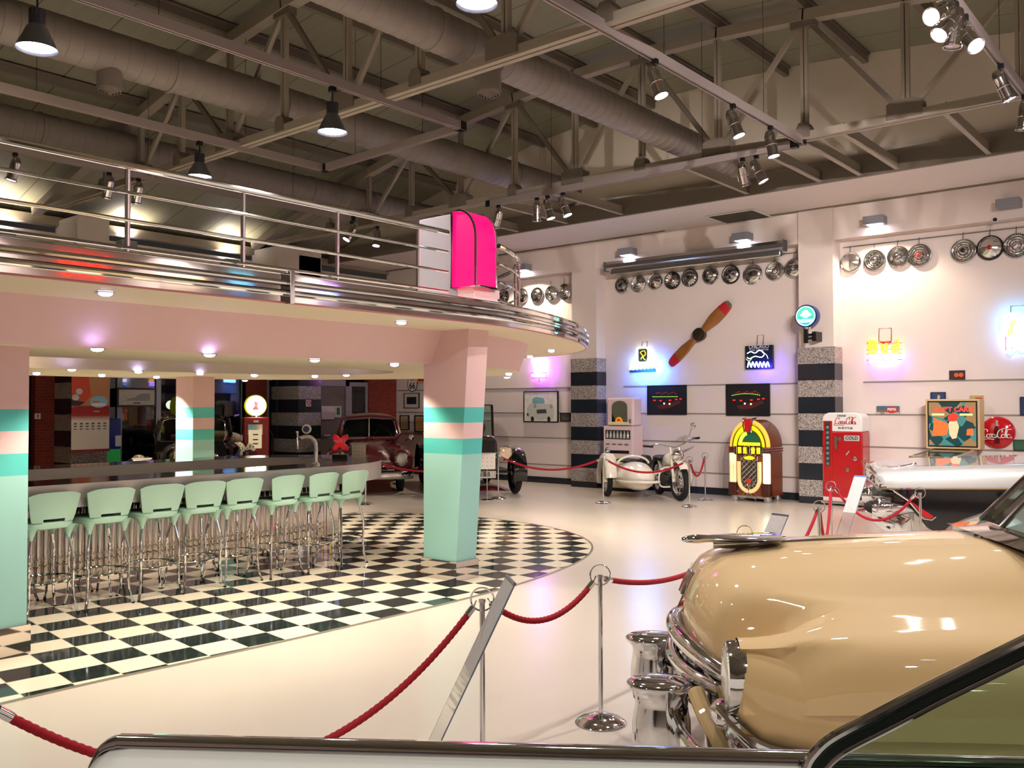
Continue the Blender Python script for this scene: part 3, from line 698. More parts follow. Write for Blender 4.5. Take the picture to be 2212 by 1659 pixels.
for i, (px, py, r, s, look) in enumerate(((1836.8, 566.4, .175, (0, None, 0, 0), 'plain satin hubcap,'), (1888.5, 561.8, .178, (1, (12, .5, .62), 'c', 0), 'hubcap with a ring of black slots,'), (1939.3, 554.2, .178, (2, (30, .55, .95), 'c', 0), 'turbine finned hubcap under the lamp,'), (1985.7, 551.3, .19, (1, None, 'r', 0), 'hubcap with small red centre,'), (2081, 541.5, .19, (1, None, 'd', 0), 'concentric ringed hubcap with dark hub,'), (2138.8, 535, .19, (0, None, 'r', 'd'), 'hubcap with thick black rim,'), (2195.7, 529.8, .19, (1, (36, .9, .98), 'c', 0), 'ringed hubcap with beaded rim,'))):
    hubcap(px, py, r, s, '%s %s in the row above the yellow neon letters' % (look, ORD[i]), rc)
for (pa, pb, lab) in (((1040, 592), (1234, 571), 'thin wall rail for hubcaps beside the pink sign'), ((1330, 590.5), (1722, 549), 'thin wall rail for hubcaps above the propeller'), ((1821, 535), (2250, 497), 'thin wall rail for hubcaps above the neon letters')):
    a, b = wall_pt(*pa), wall_pt(*pb)
    o = MB().box(0, b.x-a.x, -.012, .012, -.008, .008).build('hubcap_rail', SATIN, None, (a.x, YB-.012, a.z), smooth=0); tag(o, lab, 'rail', 'hubcap rails')

# ---- wall lamps (grey boxes with a glowing underside)
def wall_lamp(px, py, y, label, up=False, power=60, onx=None, lit=True):
    p = at_y(px, py, y) if onx is None else at_x(px, py, onx)
    t = thing('wall_lamp', label, 'wall lamp', p, 0 if onx is None else PI/2, 'grey box wall lamps')
    MB().box(-.16, .16, -.24, 0.0, -.06, .075).build('lamp_box', mat('lamp_grey', (126, 128, 136), .45), t, smooth=0, bevel=.008)
    z = .078 if up else -.064
    if lit: MB().box(-.11, .11, -.2, -.05, z-.002, z+.002).build('lamp_glass', LAMPE, t, smooth=0)
    if power:
        q = Vector((p.x, p.y-.13, p.z)) if onx is None else Vector((p.x+.13, p.y, p.z))
        s = 1 if up else -1
        tgt = (q.x, q.y+.10, q.z+s) if onx is None else (q.x-.10, q.y, q.z+s)
        light('SPOT', 'wall_lamp_beam', (q.x, q.y, q.z+s*.09), power, (255, 236, 205), tgt, .06, 130, .5)
YH = 15.1
wall_lamp(1895, 480, YH, 'grey box lamp above the yellow neon letters', power=170)
wall_lamp(2183, 444, YH, 'unlit grey box lamp at the right edge of the wall', power=0, lit=False)
wall_lamp(1610, 515, YH, 'grey box lamp over the right end of the screen case', power=170)
wall_lamp(1362, 547, YH, 'grey box lamp over the left end of the screen case', power=170)
wall_lamp(1137, 580, YH, 'grey box lamp beside the pink sign rail', power=300)
wall_lamp(798, 613, YH, 'grey box lamp in the far corner, seen through the railing', power=260)
for px, py, lab, pw in ((2, 510, 'grey uplight box at the left edge of the glazed wall', 150), (267, 531, 'grey uplight box behind the first railing post', 150), (490, 570, 'grey uplight box behind the second railing post', 150)):
    wall_lamp(px, py, 0, lab, True, pw, onx=XL+.02)
# ---- rolled screen case
a, b = wall_pt(1314, 585, 15.06), wall_pt(1698, 533, 15.06)
t = thing('hanging_screen_case', 'long silver screen case fixed above the propeller wall', 'screen case', ((a.x+b.x)/2, 15.08, a.z), 0); L = (b.x-a.x)/2
MB().at(RY(PI/2)).loft([[(-(z), y, x) for y, z in [(-.17+.0, .03), (-.17, .1), (-.12, .16), (0, .16), (0, -.0), (-.1, -.02)]] for x in (-L, L)]).build('case_shell', SATIN, t, smooth=30)
MB().box(-L+.12, L-.06, -.13, -.02, -.11, -.015).build('lower_bar', SATIN, t, smooth=0, bevel=.02)
MB().box(-L-.012, -L, -.175, .0, -.03, .165).box(L, L+.012, -.175, 0, -.03, .165).build('end_plate', mat('plate_grey', (110, 112, 116), .4, .6), t, smooth=0)
# ---- air vent in the soffit, little camera
c = [at_z(*q, 5.055) for q in ((1532, 468), (1622.6, 451.7), (1666, 471.8), (1579, 484))]
t = thing('air_vent', 'square dark air vent in the white soffit', 'air vent', ((c[0].x+c[1].x)/2, (c[0].y+c[2].y)/2, 5.052)); w2, h2 = (c[1].x-c[0].x)/2, (c[2].y-c[1].y)/2
MB().box(-w2-.04, w2+.04, -h2-.04, -h2, -.012, .004).box(-w2-.04, w2+.04, h2, h2+.04, -.012, .004).box(-w2-.04, -w2, -h2, h2, -.012, .004).box(w2, w2+.04, -h2, h2, -.012, .004).build('vent_frame', SOFF, t, smooth=0)
g = MB().box(-w2, w2, -h2, h2, .0, .004)
for k in range(30): g.box(-w2, w2, -h2+2*h2*k/30, -h2+2*h2*k/30+.006, -.012, 0)
g.build('vent_grille', mat('vent_grey', (92, 90, 84), .6), t, smooth=0)
p = wall_pt(2150, 475, YH); t = thing('dome_camera', 'tiny black dome camera high on the wall near the right edge', 'camera', p)
MB().ball((0, -.02, 0), .032, 12).build('dome', BLACK, t); MB().at(RX(PI/2)).lathe([(.04, 0), (.04, .015), (.0001, .016)], 16, False).build('mount_ring', WHITE, t)

# ---- propeller
p0, p1 = wall_pt(1447, 788, YB-.12), wall_pt(1577, 654, YB-.12); cen = (p0+p1)/2; L = (p1-p0).length/2; ang = math.atan2(p1.z-p0.z, p1.x-p0.x)
t = thing('propeller', 'old wooden aeroplane propeller with red tips mounted on the wall', 'propeller', cen); G = RY(-ang)
WOOD = mat('propeller_wood', (142, 88, 40), .3, noise=.3, nscale=5, coat=.3)
def blade(s, a0, a1, nm, mt):
    rings = []
    for k in range(13):
        q = a0+(a1-a0)*k/12; W = [(.0, .06), (.12, .055), (.25, .075), (.5, .115), (.75, .115), (.9, .10), (.96, .085), (1.0, .05)]
        w = next(w0+(w1-w0)*(q-q0)/(q1-q0) for (q0, w0), (q1, w1) in zip(W, W[1:]) if q0 <= q <= q1+1e-9); tw = rad(38-26*q)*1; th = .05-.036*q
        rings.append([(s*q*L, (sin(u)*th)*cos(tw)-cos(u)*w*sin(tw)*.5, s*(cos(u)*w*cos(tw*.4)+sin(u)*th*sin(tw))) for u in [2*PI*j/14 for j in range(14)]])
    MB().at(G).loft(rings).build(nm, mt, t)
for s in (1, -1):
    blade(s, .03, .74, 'blade', WOOD); blade(s, .74, .93 if s > 0 else 1.0, 'blade_tip', mat('propeller_red', (176, 30, 38), .35))
blade(1, .93, 1.0, 'metal_tip', mat('tip_grey', (96, 92, 84), .5))
MB().at(RX(PI/2)).lathe([(.12, -.07), (.13, .03), (.11, .06), (.07, .07), (.06, .1), (.0001, .105)], 20, False).build('hub', mat('hub_dark', (54, 40, 34), .35, .4), t)
MB().box(-.04, .04, 0, .10, -.04, .04).build('wall_mount', DARKM, t)

# ---- neon signs
NW = emis('neon_white', (236, 244, 255), 7); NB = emis('neon_blue', (70, 150, 255), 8); NV = emis('neon_violet', (150, 70, 255), 7); NM = emis('neon_magenta', (255, 40, 190), 6)
NY = emis('neon_yellow', (255, 214, 30), 3.5); NR = emis('neon_red', (255, 40, 20), 4); NC = emis('neon_cyan', (120, 230, 255), 6); NO = emis('neon_orange', (255, 120, 30), 4)
def hang(t, w, z0, z1):
    MB().tube([(-w, .0, z0), (-w, .02, z1), (w, .02, z1), (w, 0, z0)], .006, 6).build('hanger_wire', DARKM, t)
def px2(px0, py0, y=YW):
    o = wall_pt(px0, py0, y)
    return lambda x, z: (wall_pt(x, z, y).x-o.x, wall_pt(x, z, y).z-o.z)
def stroke(b, f, pts, r, n=4, loop=False, y=-.05):
    P = [f(*q) for q in pts]; V = [(x, y, z) for x, z in P]
    if n > 1: V = [tuple(v) for v in spline([Vector(v) for v in V], n)]
    b.tube(V, r, 6, loop)
# blue-white script with an oval emblem
f = px2(1392, 775); t = thing('neon_sign', 'neon sign with oval gold emblem over a blazing blue-white script bar', 'neon sign', wall_pt(1392, 775))
b = MB(); stroke(b, f, [(1378, 765), (1379, 754), (1385, 751), (1396, 751), (1402, 754), (1403, 765), (1402, 778), (1397, 784), (1384, 784), (1379, 779)], .016, 3, True); b.build('oval_tube', NW, t)
b = MB(); q0, q1 = f(1381, 782), f(1400, 753); b.box(q0[0], q1[0], -.04, -.02, q0[1], q1[1]); b.build('emblem_panel', mat('emblem_green', (34, 48, 20), .5), t, bevel=.03)
b = MB(); stroke(b, f, [(1387, 776), (1391, 768), (1386, 762), (1394, 758), (1397, 765), (1392, 772), (1397, 778)], .010); b.build('emblem_figure', emis('neon_gold', (230, 170, 30), 1.4), t)
b = MB()
for k in range(7): stroke(b, f, [(1364+8*k, 799-k*.7), (1367+8*k, 787-k*.7), (1371+8*k, 798-k*.7), (1372+8*k, 789-k*.7)], .022)
b.build('script_tube', emis('neon_ice', (150, 205, 255), 26), t)
q = f(1388, 795); MB().box(q[0]-.28, q[0]+.3, -.03, 0, q[1]-.08, q[1]+.06).build('script_backing', mat('back_dark', (20, 28, 44), .5), t)
z1 = f(1392, 738)[1]; hang(t, .06, f(1392, 751)[1], z1)
p = wall_pt(1392, 797, YB-.22); light('AREA', 'neon_glow_blue', p, 22, (40, 120, 255), (p.x, YB, p.z-.05), .5, sy=.15)
# black panel sign with a lizard
f = px2(1642, 772); t = thing('neon_sign', 'square black neon panel with a white lizard and blue script', 'neon sign', wall_pt(1642, 772))
q0, q1 = f(1613, 798), f(1672, 745); MB().box(q0[0], q1[0], -.06, 0, q0[1], q1[1]).build('panel', mat('panel_navy', (16, 28, 44), .35), t, bevel=.006)
z = f(1642, 749.5); MB().at(T(z[0], -.062, z[1])).text('CHICAGO', .085, .001, bold=.001).build('panel_lettering', mat('sign_white', (214, 214, 206), .5), t, smooth=0)
z = f(1642, 755.5); MB().at(T(z[0], -.062, z[1])).text('You Deserve', .07, .001).build('panel_lettering', mat('sign_white', (214, 214, 206), .5), t, smooth=0)
b = MB(); stroke(b, f, [(1617, 764), (1625, 760), (1634, 763), (1644, 757), (1654, 764), (1648, 772), (1634, 770), (1622, 775), (1617, 772)], .014); stroke(b, f, [(1650, 762), (1658, 766), (1662, 775)], .012); stroke(b, f, [(1630, 764), (1628, 770)], .010); b.build('lizard_tube', NW, t)
b = MB(); stroke(b, f, [(1615, 776), (1621, 780), (1627, 775)], .012); b.build('green_tube', emis('neon_green', (180, 255, 150), 4), t)
b = MB()
for k in range(6): stroke(b, f, [(1618+8*k, 794), (1621+8*k, 782), (1625+8*k, 793)], .017)
b.build('script_tube', emis('neon_bluewhite', (150, 160, 255), 14), t); hang(t, .06, q1[1], f(1642, 724)[1])
p = wall_pt(1648, 792, YB-.2); light('AREA', 'neon_glow_violet', p, 5, (70, 50, 255), (p.x, YB, p.z), .3, sy=.1)
# violet vase
f = px2(1166, 795); t = thing('neon_sign', 'violet neon sign of a vase shape over a bar, under the balcony rim', 'neon sign', wall_pt(1166, 795))
b = MB(); stroke(b, f, [(1152, 777), (1155, 790), (1160, 797), (1158, 804), (1174, 804), (1173, 797), (1177, 788), (1179, 777), (1172, 779), (1166, 776), (1159, 779), (1152, 777)], .02, 3); stroke(b, f, [(1158, 783), (1165, 800), (1174, 783)], .018); b.build('vase_tube', emis('neon_lilac', (205, 160, 255), 12), t)
b = MB(); stroke(b, f, [(1152, 811), (1160, 809), (1168, 811), (1180, 809)], .022); b.build('bar_tube', emis('neon_pinkwhite', (240, 190, 255), 12), t)
b = MB(); stroke(b, f, [(1149, 806), (1183, 805), (1184, 816), (1150, 817)], .010, 1, True); b.build('outline_tube', NM, t)
MB().tube([(0, -.02, f(1166, 818)[1]), (0, -.02, f(1166, 826)[1])], .006, 5).build('cord', DARKM, t)
p = wall_pt(1166, 798, YB-.2); light('AREA', 'neon_glow_lilac', p, 6, (170, 40, 255), (p.x, YB, p.z), .3, sy=.3)
# yellow letters
f = px2(1912, 755); t = thing('neon_sign', 'neon sign with large yellow letters over small violet capitals', 'neon sign', wall_pt(1912, 755))
U = lambda x, z: f(1876+x, 764-z)
B1 = [[(4, 0), (4, 26)], [(1, 26), (14, 26), (19, 22), (18, 16), (13, 14), (5, 14)], [(13, 14), (20, 11), (21, 4), (15, 0), (1, 0)], [(8, 3), (8, 23), (13, 23), (15, 19), (12, 16)], [(9, 11), (15, 10), (16, 5), (13, 3), (9, 3)],
      [(27, 19), (31, 19), (31, 5), (35, 1), (41, 3), (42, 9)], [(38, 19), (42, 19), (42, 1), (46, 1)], [(34, 17), (35, 6), (39, 5)],
      [(66, 29), (66, 1), (71, 1)], [(62, 29), (66, 29)], [(64, 15), (59, 19), (53, 15), (52, 7), (56, 1), (63, 3)], [(62, 13), (58, 14), (56, 8), (59, 5), (62, 7)]]
b = MB(); [stroke(b, lambda x, z: U(x, z+1), s, .013, 3) for s in B1]; b.build('letter_tube', NY, t)
b = MB(); [stroke(b, lambda x, z: U(x-1.2, z+2.3), s, .006, 3, y=-.035) for s in (B1[0], B1[1], B1[5], B1[6], B1[8], B1[10])]; stroke(b, U, [(26, 26), (48, 24), (48, 20), (27, 22)], .008, 1, True); b.build('outline_tube', NR, t)
b = MB(); stroke(b, U, [(3, -5), (30, -4), (68, -2)], .016, 3); b.build('underline_tube', NW, t)
b = MB(); z = f(1910, 777); b.at(T(z[0], -.05, z[1])).text('PIZZA', .17, .012, bold=.006); b.build('capitals_tube', emis('neon_periwinkle', (170, 150, 255), 9), t, smooth=0)
b = MB()
for z in (-14, -1, 8, 22): q = U(-3, z); r_ = U(73, z+1.5); b.tube([(q[0], -.02, q[1]), (r_[0], -.02, r_[1])], .004, 5)
q0, q1 = U(27, 22), U(49, 27); b.box(q0[0], q1[0], -.03, 0, q0[1], q1[1]); b.build('support_frame', DARKM, t, smooth=0)
hang(t, .1, f(1912, 738)[1], f(1912, 709)[1])
p = wall_pt(1905, 748, YB-.2); light('AREA', 'neon_glow_red', p, 3.5, (255, 60, 20), (p.x, YB, p.z), .4, sy=.3)
p = wall_pt(1912, 780, YB-.2); light('AREA', 'neon_glow_violet', p, 2, (90, 60, 255), (p.x, YB, p.z), .3, sy=.1)
# palm tree at the right edge
f = px2(2200, 725); t = thing('neon_sign', 'cyan neon palm tree sign over a wavy base at the right edge', 'neon sign', wall_pt(2200, 725))
b = MB()
for s in ([(2190, 690), (2182, 680), (2172, 684), (2166, 696), (2164, 710)], [(2190, 690), (2180, 690), (2176, 702), (2182, 708)], [(2190, 690), (2196, 678), (2206, 682), (2212, 694)], [(2190, 690), (2198, 692), (2203, 704), (2199, 716)], [(2190, 690), (2188, 680), (2178, 677)]): stroke(b, f, s, .018)
b.build('frond_tube', NC, t)
b = MB(); stroke(b, f, [(2190, 690), (2184, 706), (2179, 726)], .012); stroke(b, f, [(2194, 692), (2189, 708), (2186, 724)], .012); b.build('trunk_tube', NO, t)
b = MB(); stroke(b, f, [(2178, 735), (2181, 752), (2192, 742), (2200, 752), (2212, 740), (2222, 750)], .02); stroke(b, f, [(2178, 748), (2192, 738), (2222, 738)], .02); b.build('script_tube', NW, t)
b = MB(); stroke(b, f, [(2176, 762), (2186, 768), (2198, 758), (2208, 764), (2222, 756)], .014); b.build('wave_tube', NB, t)
b = MB(); stroke(b, f, [(2174, 728), (2174, 756), (2190, 752)], .008, 1); b.build('side_tube', NM, t); hang(t, .1, f(2200, 690)[1], f(2200, 660)[1])
p = wall_pt(2190, 705, YB-.2); light('AREA', 'neon_glow_cyan', p, 4, (60, 170, 255), (p.x, YB, p.z), .4, sy=.6)
# round lit sign on the right pillar
p = at_y(1742, 683, 14.80); t = thing('round_sign', 'round lit sign on a black bracket in front of the right pillar', 'lit sign', p, 0)
MB().at(RX(PI/2)).lathe([(.185, -.13), (.195, -.11), (.195, .02), (.18, .035), (.172, .035)], 36).build('sign_drum', mat('drum_blue', (24, 40, 110), .3), t)
fm = mat('face_teal', (60, 190, 170), .4, emit=(60, 190, 170), es=.8); N, Lk, bs_ = nodes_of(fm)
tc = N.new('ShaderNodeTexCoord'); sp = N.new('ShaderNodeSeparateXYZ'); Lk.new(tc.outputs['Object'], sp.inputs[0]); cr = N.new('ShaderNodeValToRGB')
Lk.new(math_node(N, Lk, 'ADD', math_node(N, Lk, 'MULTIPLY', sp.outputs[2], 2.6), .5), cr.inputs['Fac']); e = cr.color_ramp.elements; e[0].position = .25; e[0].color = srgb(16, 70, 150); e[1].position = .6; e[1].color = srgb(90, 210, 150)
Lk.new(cr.outputs['Color'], bs_.inputs['Emission Color'])
MB().at(T(0, -.036, 0)@RX(PI/2)).lathe([(.17, 0), (.0001, .001)], 32, False).build('sign_face', fm, t)
MB().tube([(.16*cos(2*PI*k/40), -.042, .16*sin(2*PI*k/40)) for k in range(40)], .006, 6, True).build('face_ring', emis('ring_glow', (225, 255, 240), 3), t)
MB().ball((0, -.04, .035), .06, 14, (1, .12, 1.15)).ball((.05, -.04, .02), .04, 12, (1.2, .12, .7)).ball((-.05, -.04, .02), .035, 12, (1.2, .12, .6)).build('glow_figure', emis('figure_glow', (220, 255, 250), 6), t)
MB().at(T(0, -.045, -.085)).text('INDIAN', .075, .002, bold=.003).build('sign_lettering', emis('letter_glow', (225, 240, 255), 3), t, smooth=0)
MB().lathe([(.07, -.225), (.075, -.19), (.06, -.185)], 18).build('collar', SATIN, t)
MB().box(-.03, .03, -.06, .0, -.46, -.22).box(.02, .12, -.02, .02, -.34, -.30).box(.10, .17, -.02, .25, -.43, -.27).box(.02, .12, -.02, .02, -.40, -.37).build('bracket', BLACK, t, smooth=0)

# ---- pictures and signs on the walls
def picture(px0, py0, px1, py1, label, col, frame=None, fw=.012, matw=0, cat='picture', name='framed_picture', y=YB-.03, hangz=0, onx=None, matcol=(226, 220, 206)):
    W = (lambda a, b_: at_y(a, b_, y)) if onx is None else (lambda a, b_: at_x(a, b_, onx))
    a, c = W(px0, (py0+py1)/2), W(px1, (py0+py1)/2); za = (W(px0, py0).z+W(px1, py0).z)/2; zb = (W(px0, py1).z+W(px1, py1).z)/2
    w, h = ((c.x-a.x) if onx is None else (c.y-a.y))/2, (za-zb)/2
    t = thing(name, label, cat, ((a.x+c.x)/2, (a.y+c.y)/2, (za+zb)/2), 0 if onx is None else PI/2)
    if frame: MB().box(-w, w, -.018, .02, h-fw, h).box(-w, w, -.018, .02, -h, -h+fw).box(-w, -w+fw, -.018, .02, -h+fw, h-fw).box(w-fw, w, -.018, .02, -h+fw, h-fw).build('frame', mat(frame[0], frame[1], .4), t, smooth=0)
    if matw: MB().box(-w+.004, w-.004, -.004, .016, -h+.004, h-.004).build('mat_board', mat('mat_board_%d' % matcol[0], matcol, .7), t, smooth=0)
    k = fw+matw
    MB().box(-w+k, w-k, -.010, .012, -h+k, h-k).build('print', mat('print_%d_%d_%d' % col, col, .5, noise=.35, nscale=9), t, smooth=0)
    if hangz: MB().tube([(-w*.85, .01, h), (-w*.85, .01, h+hangz)], .002, 4).tube([(w*.85, .01, h), (w*.85, .01, h+hangz)], .002, 4).build('hanging_wire', DARKM, t)
    return t, w, h
FB = ('frame_black', (18, 18, 20))
# car print
t, w, h = picture(1132, 845, 1206, 912, 'large black framed print of a white classic car', (222, 220, 204), FB, .02, 0, hangz=.09)
bdy = [(-.34, -.02), (-.36, -.14), (-.30, -.19), (-.28, -.24), (.30, -.24), (.33, -.16), (.34, .0), (.30, .06), (.05, .05), (-.12, .08), (-.28, .06)]
s = w/.36*.82
MB().plate([(x*s, z*s) for x, z in bdy], -.014, -.009).build('printed_car_body', mat('print_body', (196, 200, 186), .6), t, smooth=0)
MB().plate([(x*s, z*s) for x, z in [(-.22, .07), (-.20, .17), (-.10, .20), (.08, .17), (.11, .07)]], -.014, -.009).build('printed_roof', mat('print_teal', (120, 178, 172), .6), t, smooth=0)
MB().plate([(x*s, z*s) for x, z in [(-.10, -.06), (.14, -.05), (.16, -.13), (-.09, -.14)]], -.016, -.009).build('printed_grille', mat('print_dark', (70, 72, 70), .6), t, smooth=0)
m = MB()
for x, z, r in ((-.21, -.25, .055), (.21, -.25, .055), (-.33, -.16, .03)): m.plate([((x+r*.7*cos(q))*s, (z+r*sin(q))*s) for q in [2*PI*k/16 for k in range(16)]], -.016, -.009)
m.build('printed_wheel', mat('print_black', (36, 34, 34), .6), t, smooth=0)
m = MB()
for x, z in ((-.14, .02), (.27, .0)): m.plate([((x+.035*cos(q))*s, (z+.04*sin(q))*s) for q in [2*PI*k/14 for k in range(14)]], -.017, -.009)
m.build('printed_lamp', mat('print_lamp', (150, 156, 146), .6), t, smooth=0)
picture(1211, 892, 1233, 911, 'small dark framed photograph beside the striped left pillar', (84, 76, 74), FB, .02)
# two night diner prints
def diner(px0, py0, px1, py1, label, k):
    t, w, h = picture(px0, py0, px1, py1, label, (20, 18, 22), FB, .012)
    m = MB()
    for i in range(16): m.cbox((-w*.7+1.25*w*i/15, -.013, h*(.28 if k else .22)+h*.1*(1-(i/7.5-1)**2)*k), (.02, .004, .014))
    m.build('printed_lights', emis('print_greenlight', (150, 220, 70), .9), t, smooth=0)
    m = MB()
    for i in range(9): m.cbox((-w*.5+w*i/8.2, -.013, h*(.46+.06*sin(i*2.1))), (.05, .004, .02))
    m.build('printed_sign', mat('print_redsign', (150, 30, 30), .5), t, smooth=0)
    m = MB()
    for x, z in ((-.62, -.02), (-.3, -.05), (.18, -.02), (.72, .06), (.5, .03)): m.cbox((w*x, -.013, h*z), (.05, .004, .02))
    m.build('printed_tail_lights', emis('print_taillight', (255, 40, 20), 1.0), t, smooth=0)
    m = MB()
    for x, z in ((-.12, -.24), (.16, -.27)): m.cbox((w*x, -.014, h*z), (.03, .004, .03))
    m.build('printed_head_lights', emis('print_headlight', (255, 236, 190), 1.6), t, smooth=0)
    MB().plate([(w*x, h*z) for x, z in ((-.5, -.4), (.1, -.2), (.7, -.05), (.74, -.2), (.2, -.55), (-.35, -.62))], -.013, -.009).build('printed_car', mat('print_maroon', (84, 26, 22), .5), t, smooth=0)
diner(1399, 832, 1483, 896, 'dark night print of a neon diner, left of two alike', 0)
diner(1569, 829, 1663, 898, 'dark night print of a neon diner above the jukebox', 1)
# right bay
t, w, h = picture(2051, 800, 2085, 820, 'small dark picture with two orange discs under the neon letters', (58, 32, 34), None, .001)
m = MB()
for x in (-.1, .5): m.plate([(w*x+.035*cos(q), .035*sin(q)) for q in [2*PI*k/14 for k in range(14)]], -.014, -.009)
m.build('printed_discs', mat('print_orange', (206, 92, 40), .5), t, smooth=0)
t, w, h = picture(2011, 847, 2043, 882, 'blue poster with a pale figure above the pinball machine', (40, 66, 112), ('frame_navy', (28, 34, 54)), .012, cat='poster', name='small_poster')
MB().plate([(w*x, h*z) for x, z in ((-.3, -.6), (.1, -.7), (.4, -.2), (.2, .2), (.3, .5), (0, .7), (-.1, .3), (-.05, -.1))], -.014, -.009).build('printed_figure', mat('print_cream', (206, 176, 120), .5), t, smooth=0)
t, w, h = picture(2096, 854, 2125, 895, 'beige poster behind the top right of the pinball machine', (186, 160, 104), None, .001, cat='poster', name='small_poster')
MB().box(-.02, w*.8, -.014, -.009, h*.45, h*.75).build('printed_red_block', mat('print_redblock', (170, 56, 44), .5), t, smooth=0)
picture(2204, 857, 2240, 897, 'dark blue poster cut by the right edge', (36, 52, 96), ('frame_navy', (28, 34, 54)), .012, cat='poster', name='small_poster')
picture(2190, 950, 2240, 973, 'green and red tin sign cut by the right edge', (52, 96, 70), ('frame_green', (30, 60, 44)), .01, cat='sign', name='tin_sign')
t, w, h = picture(1894, 877, 1943, 894.5, 'small cola sign with a bottle cap, above the red vending machine', (66, 104, 128), None, .001, cat='sign', name='tin_sign')
MB().box(-w, w, -.013, -.009, -h*.55, -h*.1).build('sign_band', mat('band_brown', (150, 96, 62), .5), t, smooth=0)
MB().box(-w, w, -.012, -.009, -h, -h*.55).build('sign_foot', mat('foot_pale', (196, 190, 176), .5), t, smooth=0)
MB().plate([(w*.35+w*.5*cos(q), h*.1+h*.85*sin(q)) for q in [2*PI*k/20 for k in range(20)]]+[(-w*.6, -h*.1)][:0], -.017, -.009).build('bottle_cap', mat('cap_red', (186, 48, 58), .4), t, smooth=0)
MB().at(T(w*.35, -.018, h*.12)).text('PEPSI', .062, .001, bold=.002).build('sign_lettering', WHITE, t, smooth=0)
MB().at(T(-w*.5, -.014, -h*.78)).text('100%', .035, .001).build('sign_lettering', DARKM, t, smooth=0)
# red button sign
p = wall_pt(2155, 934, YB-.05); rr = (wall_pt(2193, 934).x-wall_pt(2117, 934).x)/2
t = thing('button_sign', 'round red dome sign with white script and a bottle', 'sign', p)
MB().at(RX(PI/2)).lathe([(rr, -.04), (rr, 0), (rr*.9, .025), (rr*.5, .05), (.001, .06)], 40, False).build('dome', mat('sign_gloss_red', (186, 16, 28), .12, coat=1), t)
k = rr*.86
MB().at(T(0, -.062, -.02)).loft([[(rx*cos(q), ry*sin(q)*.25, z) for q in [2*PI*j/14 for j in range(14)]] for rx, ry, z in ((.09*k, .09*k, -.72*k), (.19*k, .19*k, -.7*k), (.2*k, .2*k, -.3*k), (.17*k, .17*k, -.05*k), (.19*k, .19*k, .15*k), (.15*k, .15*k, .38*k), (.09*k, .09*k, .6*k))]).build('bottle', mat('bottle_brown', (84, 14, 18), .15), t)
MB().at(T(0, -.062, -.02)).loft([[(rx*cos(q), rx*sin(q)*.25, z) for q in [2*PI*j/14 for j in range(14)]] for rx, z in ((.1*k, .55*k), (.085*k, .75*k), (.095*k, .95*k), (.095*k, 1.0*k))]).build('bottle_neck', mat('bottle_steel', (176, 170, 160), .3, .4), t)
b = MB(); cola(b, 0.0, -.03, rr*1.75, -.10); b.build('script_lettering', WHITE, t, smooth=0)
# signs in the far corner: red cola sign, route shield, four pictures
t, w, h = picture(901, 784, 985, 822, 'red cola sign half hidden by the striped column', (176, 18, 26), None, .001, cat='sign', name='cola_sign', y=YB-.03)
b = MB(); cola(b, w*.0, -.02, w*1.9, -.014); b.build('script_lettering', mat('sign_yellow', (232, 176, 90), .5), t, smooth=0)
p = wall_pt(891.5, 830); t = thing('route_shield', 'white highway shield numbered 66 under the red cola sign', 'sign', p); k = .175
sh = [(-.9, 1.0), (-.5, 1.1), (0, 1.0), (.5, 1.1), (.9, 1.0), (.95, .5), (1.0, 0), (.85, -.6), (.4, -.95), (0, -1.1), (-.4, -.95), (-.85, -.6), (-1.0, 0), (-.95, .5)]
MB().plate([(x*k, z*k) for x, z in sh], -.012, 0).build('shield_rim', mat('rim_black', (30, 30, 30), .5), t, smooth=0)
MB().plate([(x*k*.92, z*k*.92) for x, z in sh], -.016, -.004).build('shield_face', mat('shield_white', (214, 206, 196), .5), t, smooth=0)
MB().at(T(0, -.018, -.045)).text('66', .21, .001, bold=.004).build('shield_lettering', mat('rim_black', (30, 30, 30), .5), t, smooth=0)
MB().at(T(0, -.018, .115)).text('U S', .07, .001, bold=.002).build('shield_lettering', mat('rim_black', (30, 30, 30), .5), t, smooth=0)
picture(873.5, 849, 905.5, 881.5, 'framed dark photograph under the route shield', (26, 34, 44), ('frame_brown', (50, 44, 40)), .012, .085, hangz=.06, matcol=(206, 198, 184))
picture(864.5, 897, 883.5, 928.5, 'narrow black framed picture beside the red car roof', (170, 140, 100), FB, .022, .03, hangz=.05, matcol=(196, 186, 166))
picture(896, 897, 917, 934, 'black framed picture beside the striped column', (176, 136, 88), FB, .03, .02, hangz=.05, matcol=(196, 186, 166))
# small notices on the left side
t, w, h = picture(74.8, 893, 87.5, 905, 'small white notice with a red mark on the brick wall', (222, 214, 206), None, .001, onx=XL+.10, cat='notice', name='wall_notice')
MB().box(-.014, .014, -.013, -.009, -h*.6, h*.6).build('red_mark', mat('mark_red', (180, 40, 44), .5), t, smooth=0)
t, w, h = picture(661, 864, 671.5, 878, 'no smoking notice on the granite banded column', (222, 206, 206), None, .001, onx=-15.81, cat='notice', name='wall_notice')
MB().tube([(.045*cos(2*PI*k/20), -.013, .045*sin(2*PI*k/20)) for k in range(20)], .008, 5, True).tube([(-.03, -.013, .03), (.03, -.013, -.03)], .006, 5).build('ban_symbol', mat('mark_red', (180, 40, 44), .5), t, smooth=0)
picture(694, 877, 722, 906, 'large white notice on the grey door', (206, 196, 196), None, .001, onx=XL+.06, cat='notice', name='door_notice')
t, w, h = picture(722.5, 877, 737, 902, 'white notice with a green mark at the door edge', (196, 196, 194), None, .001, onx=XL+.06, cat='notice', name='door_notice')
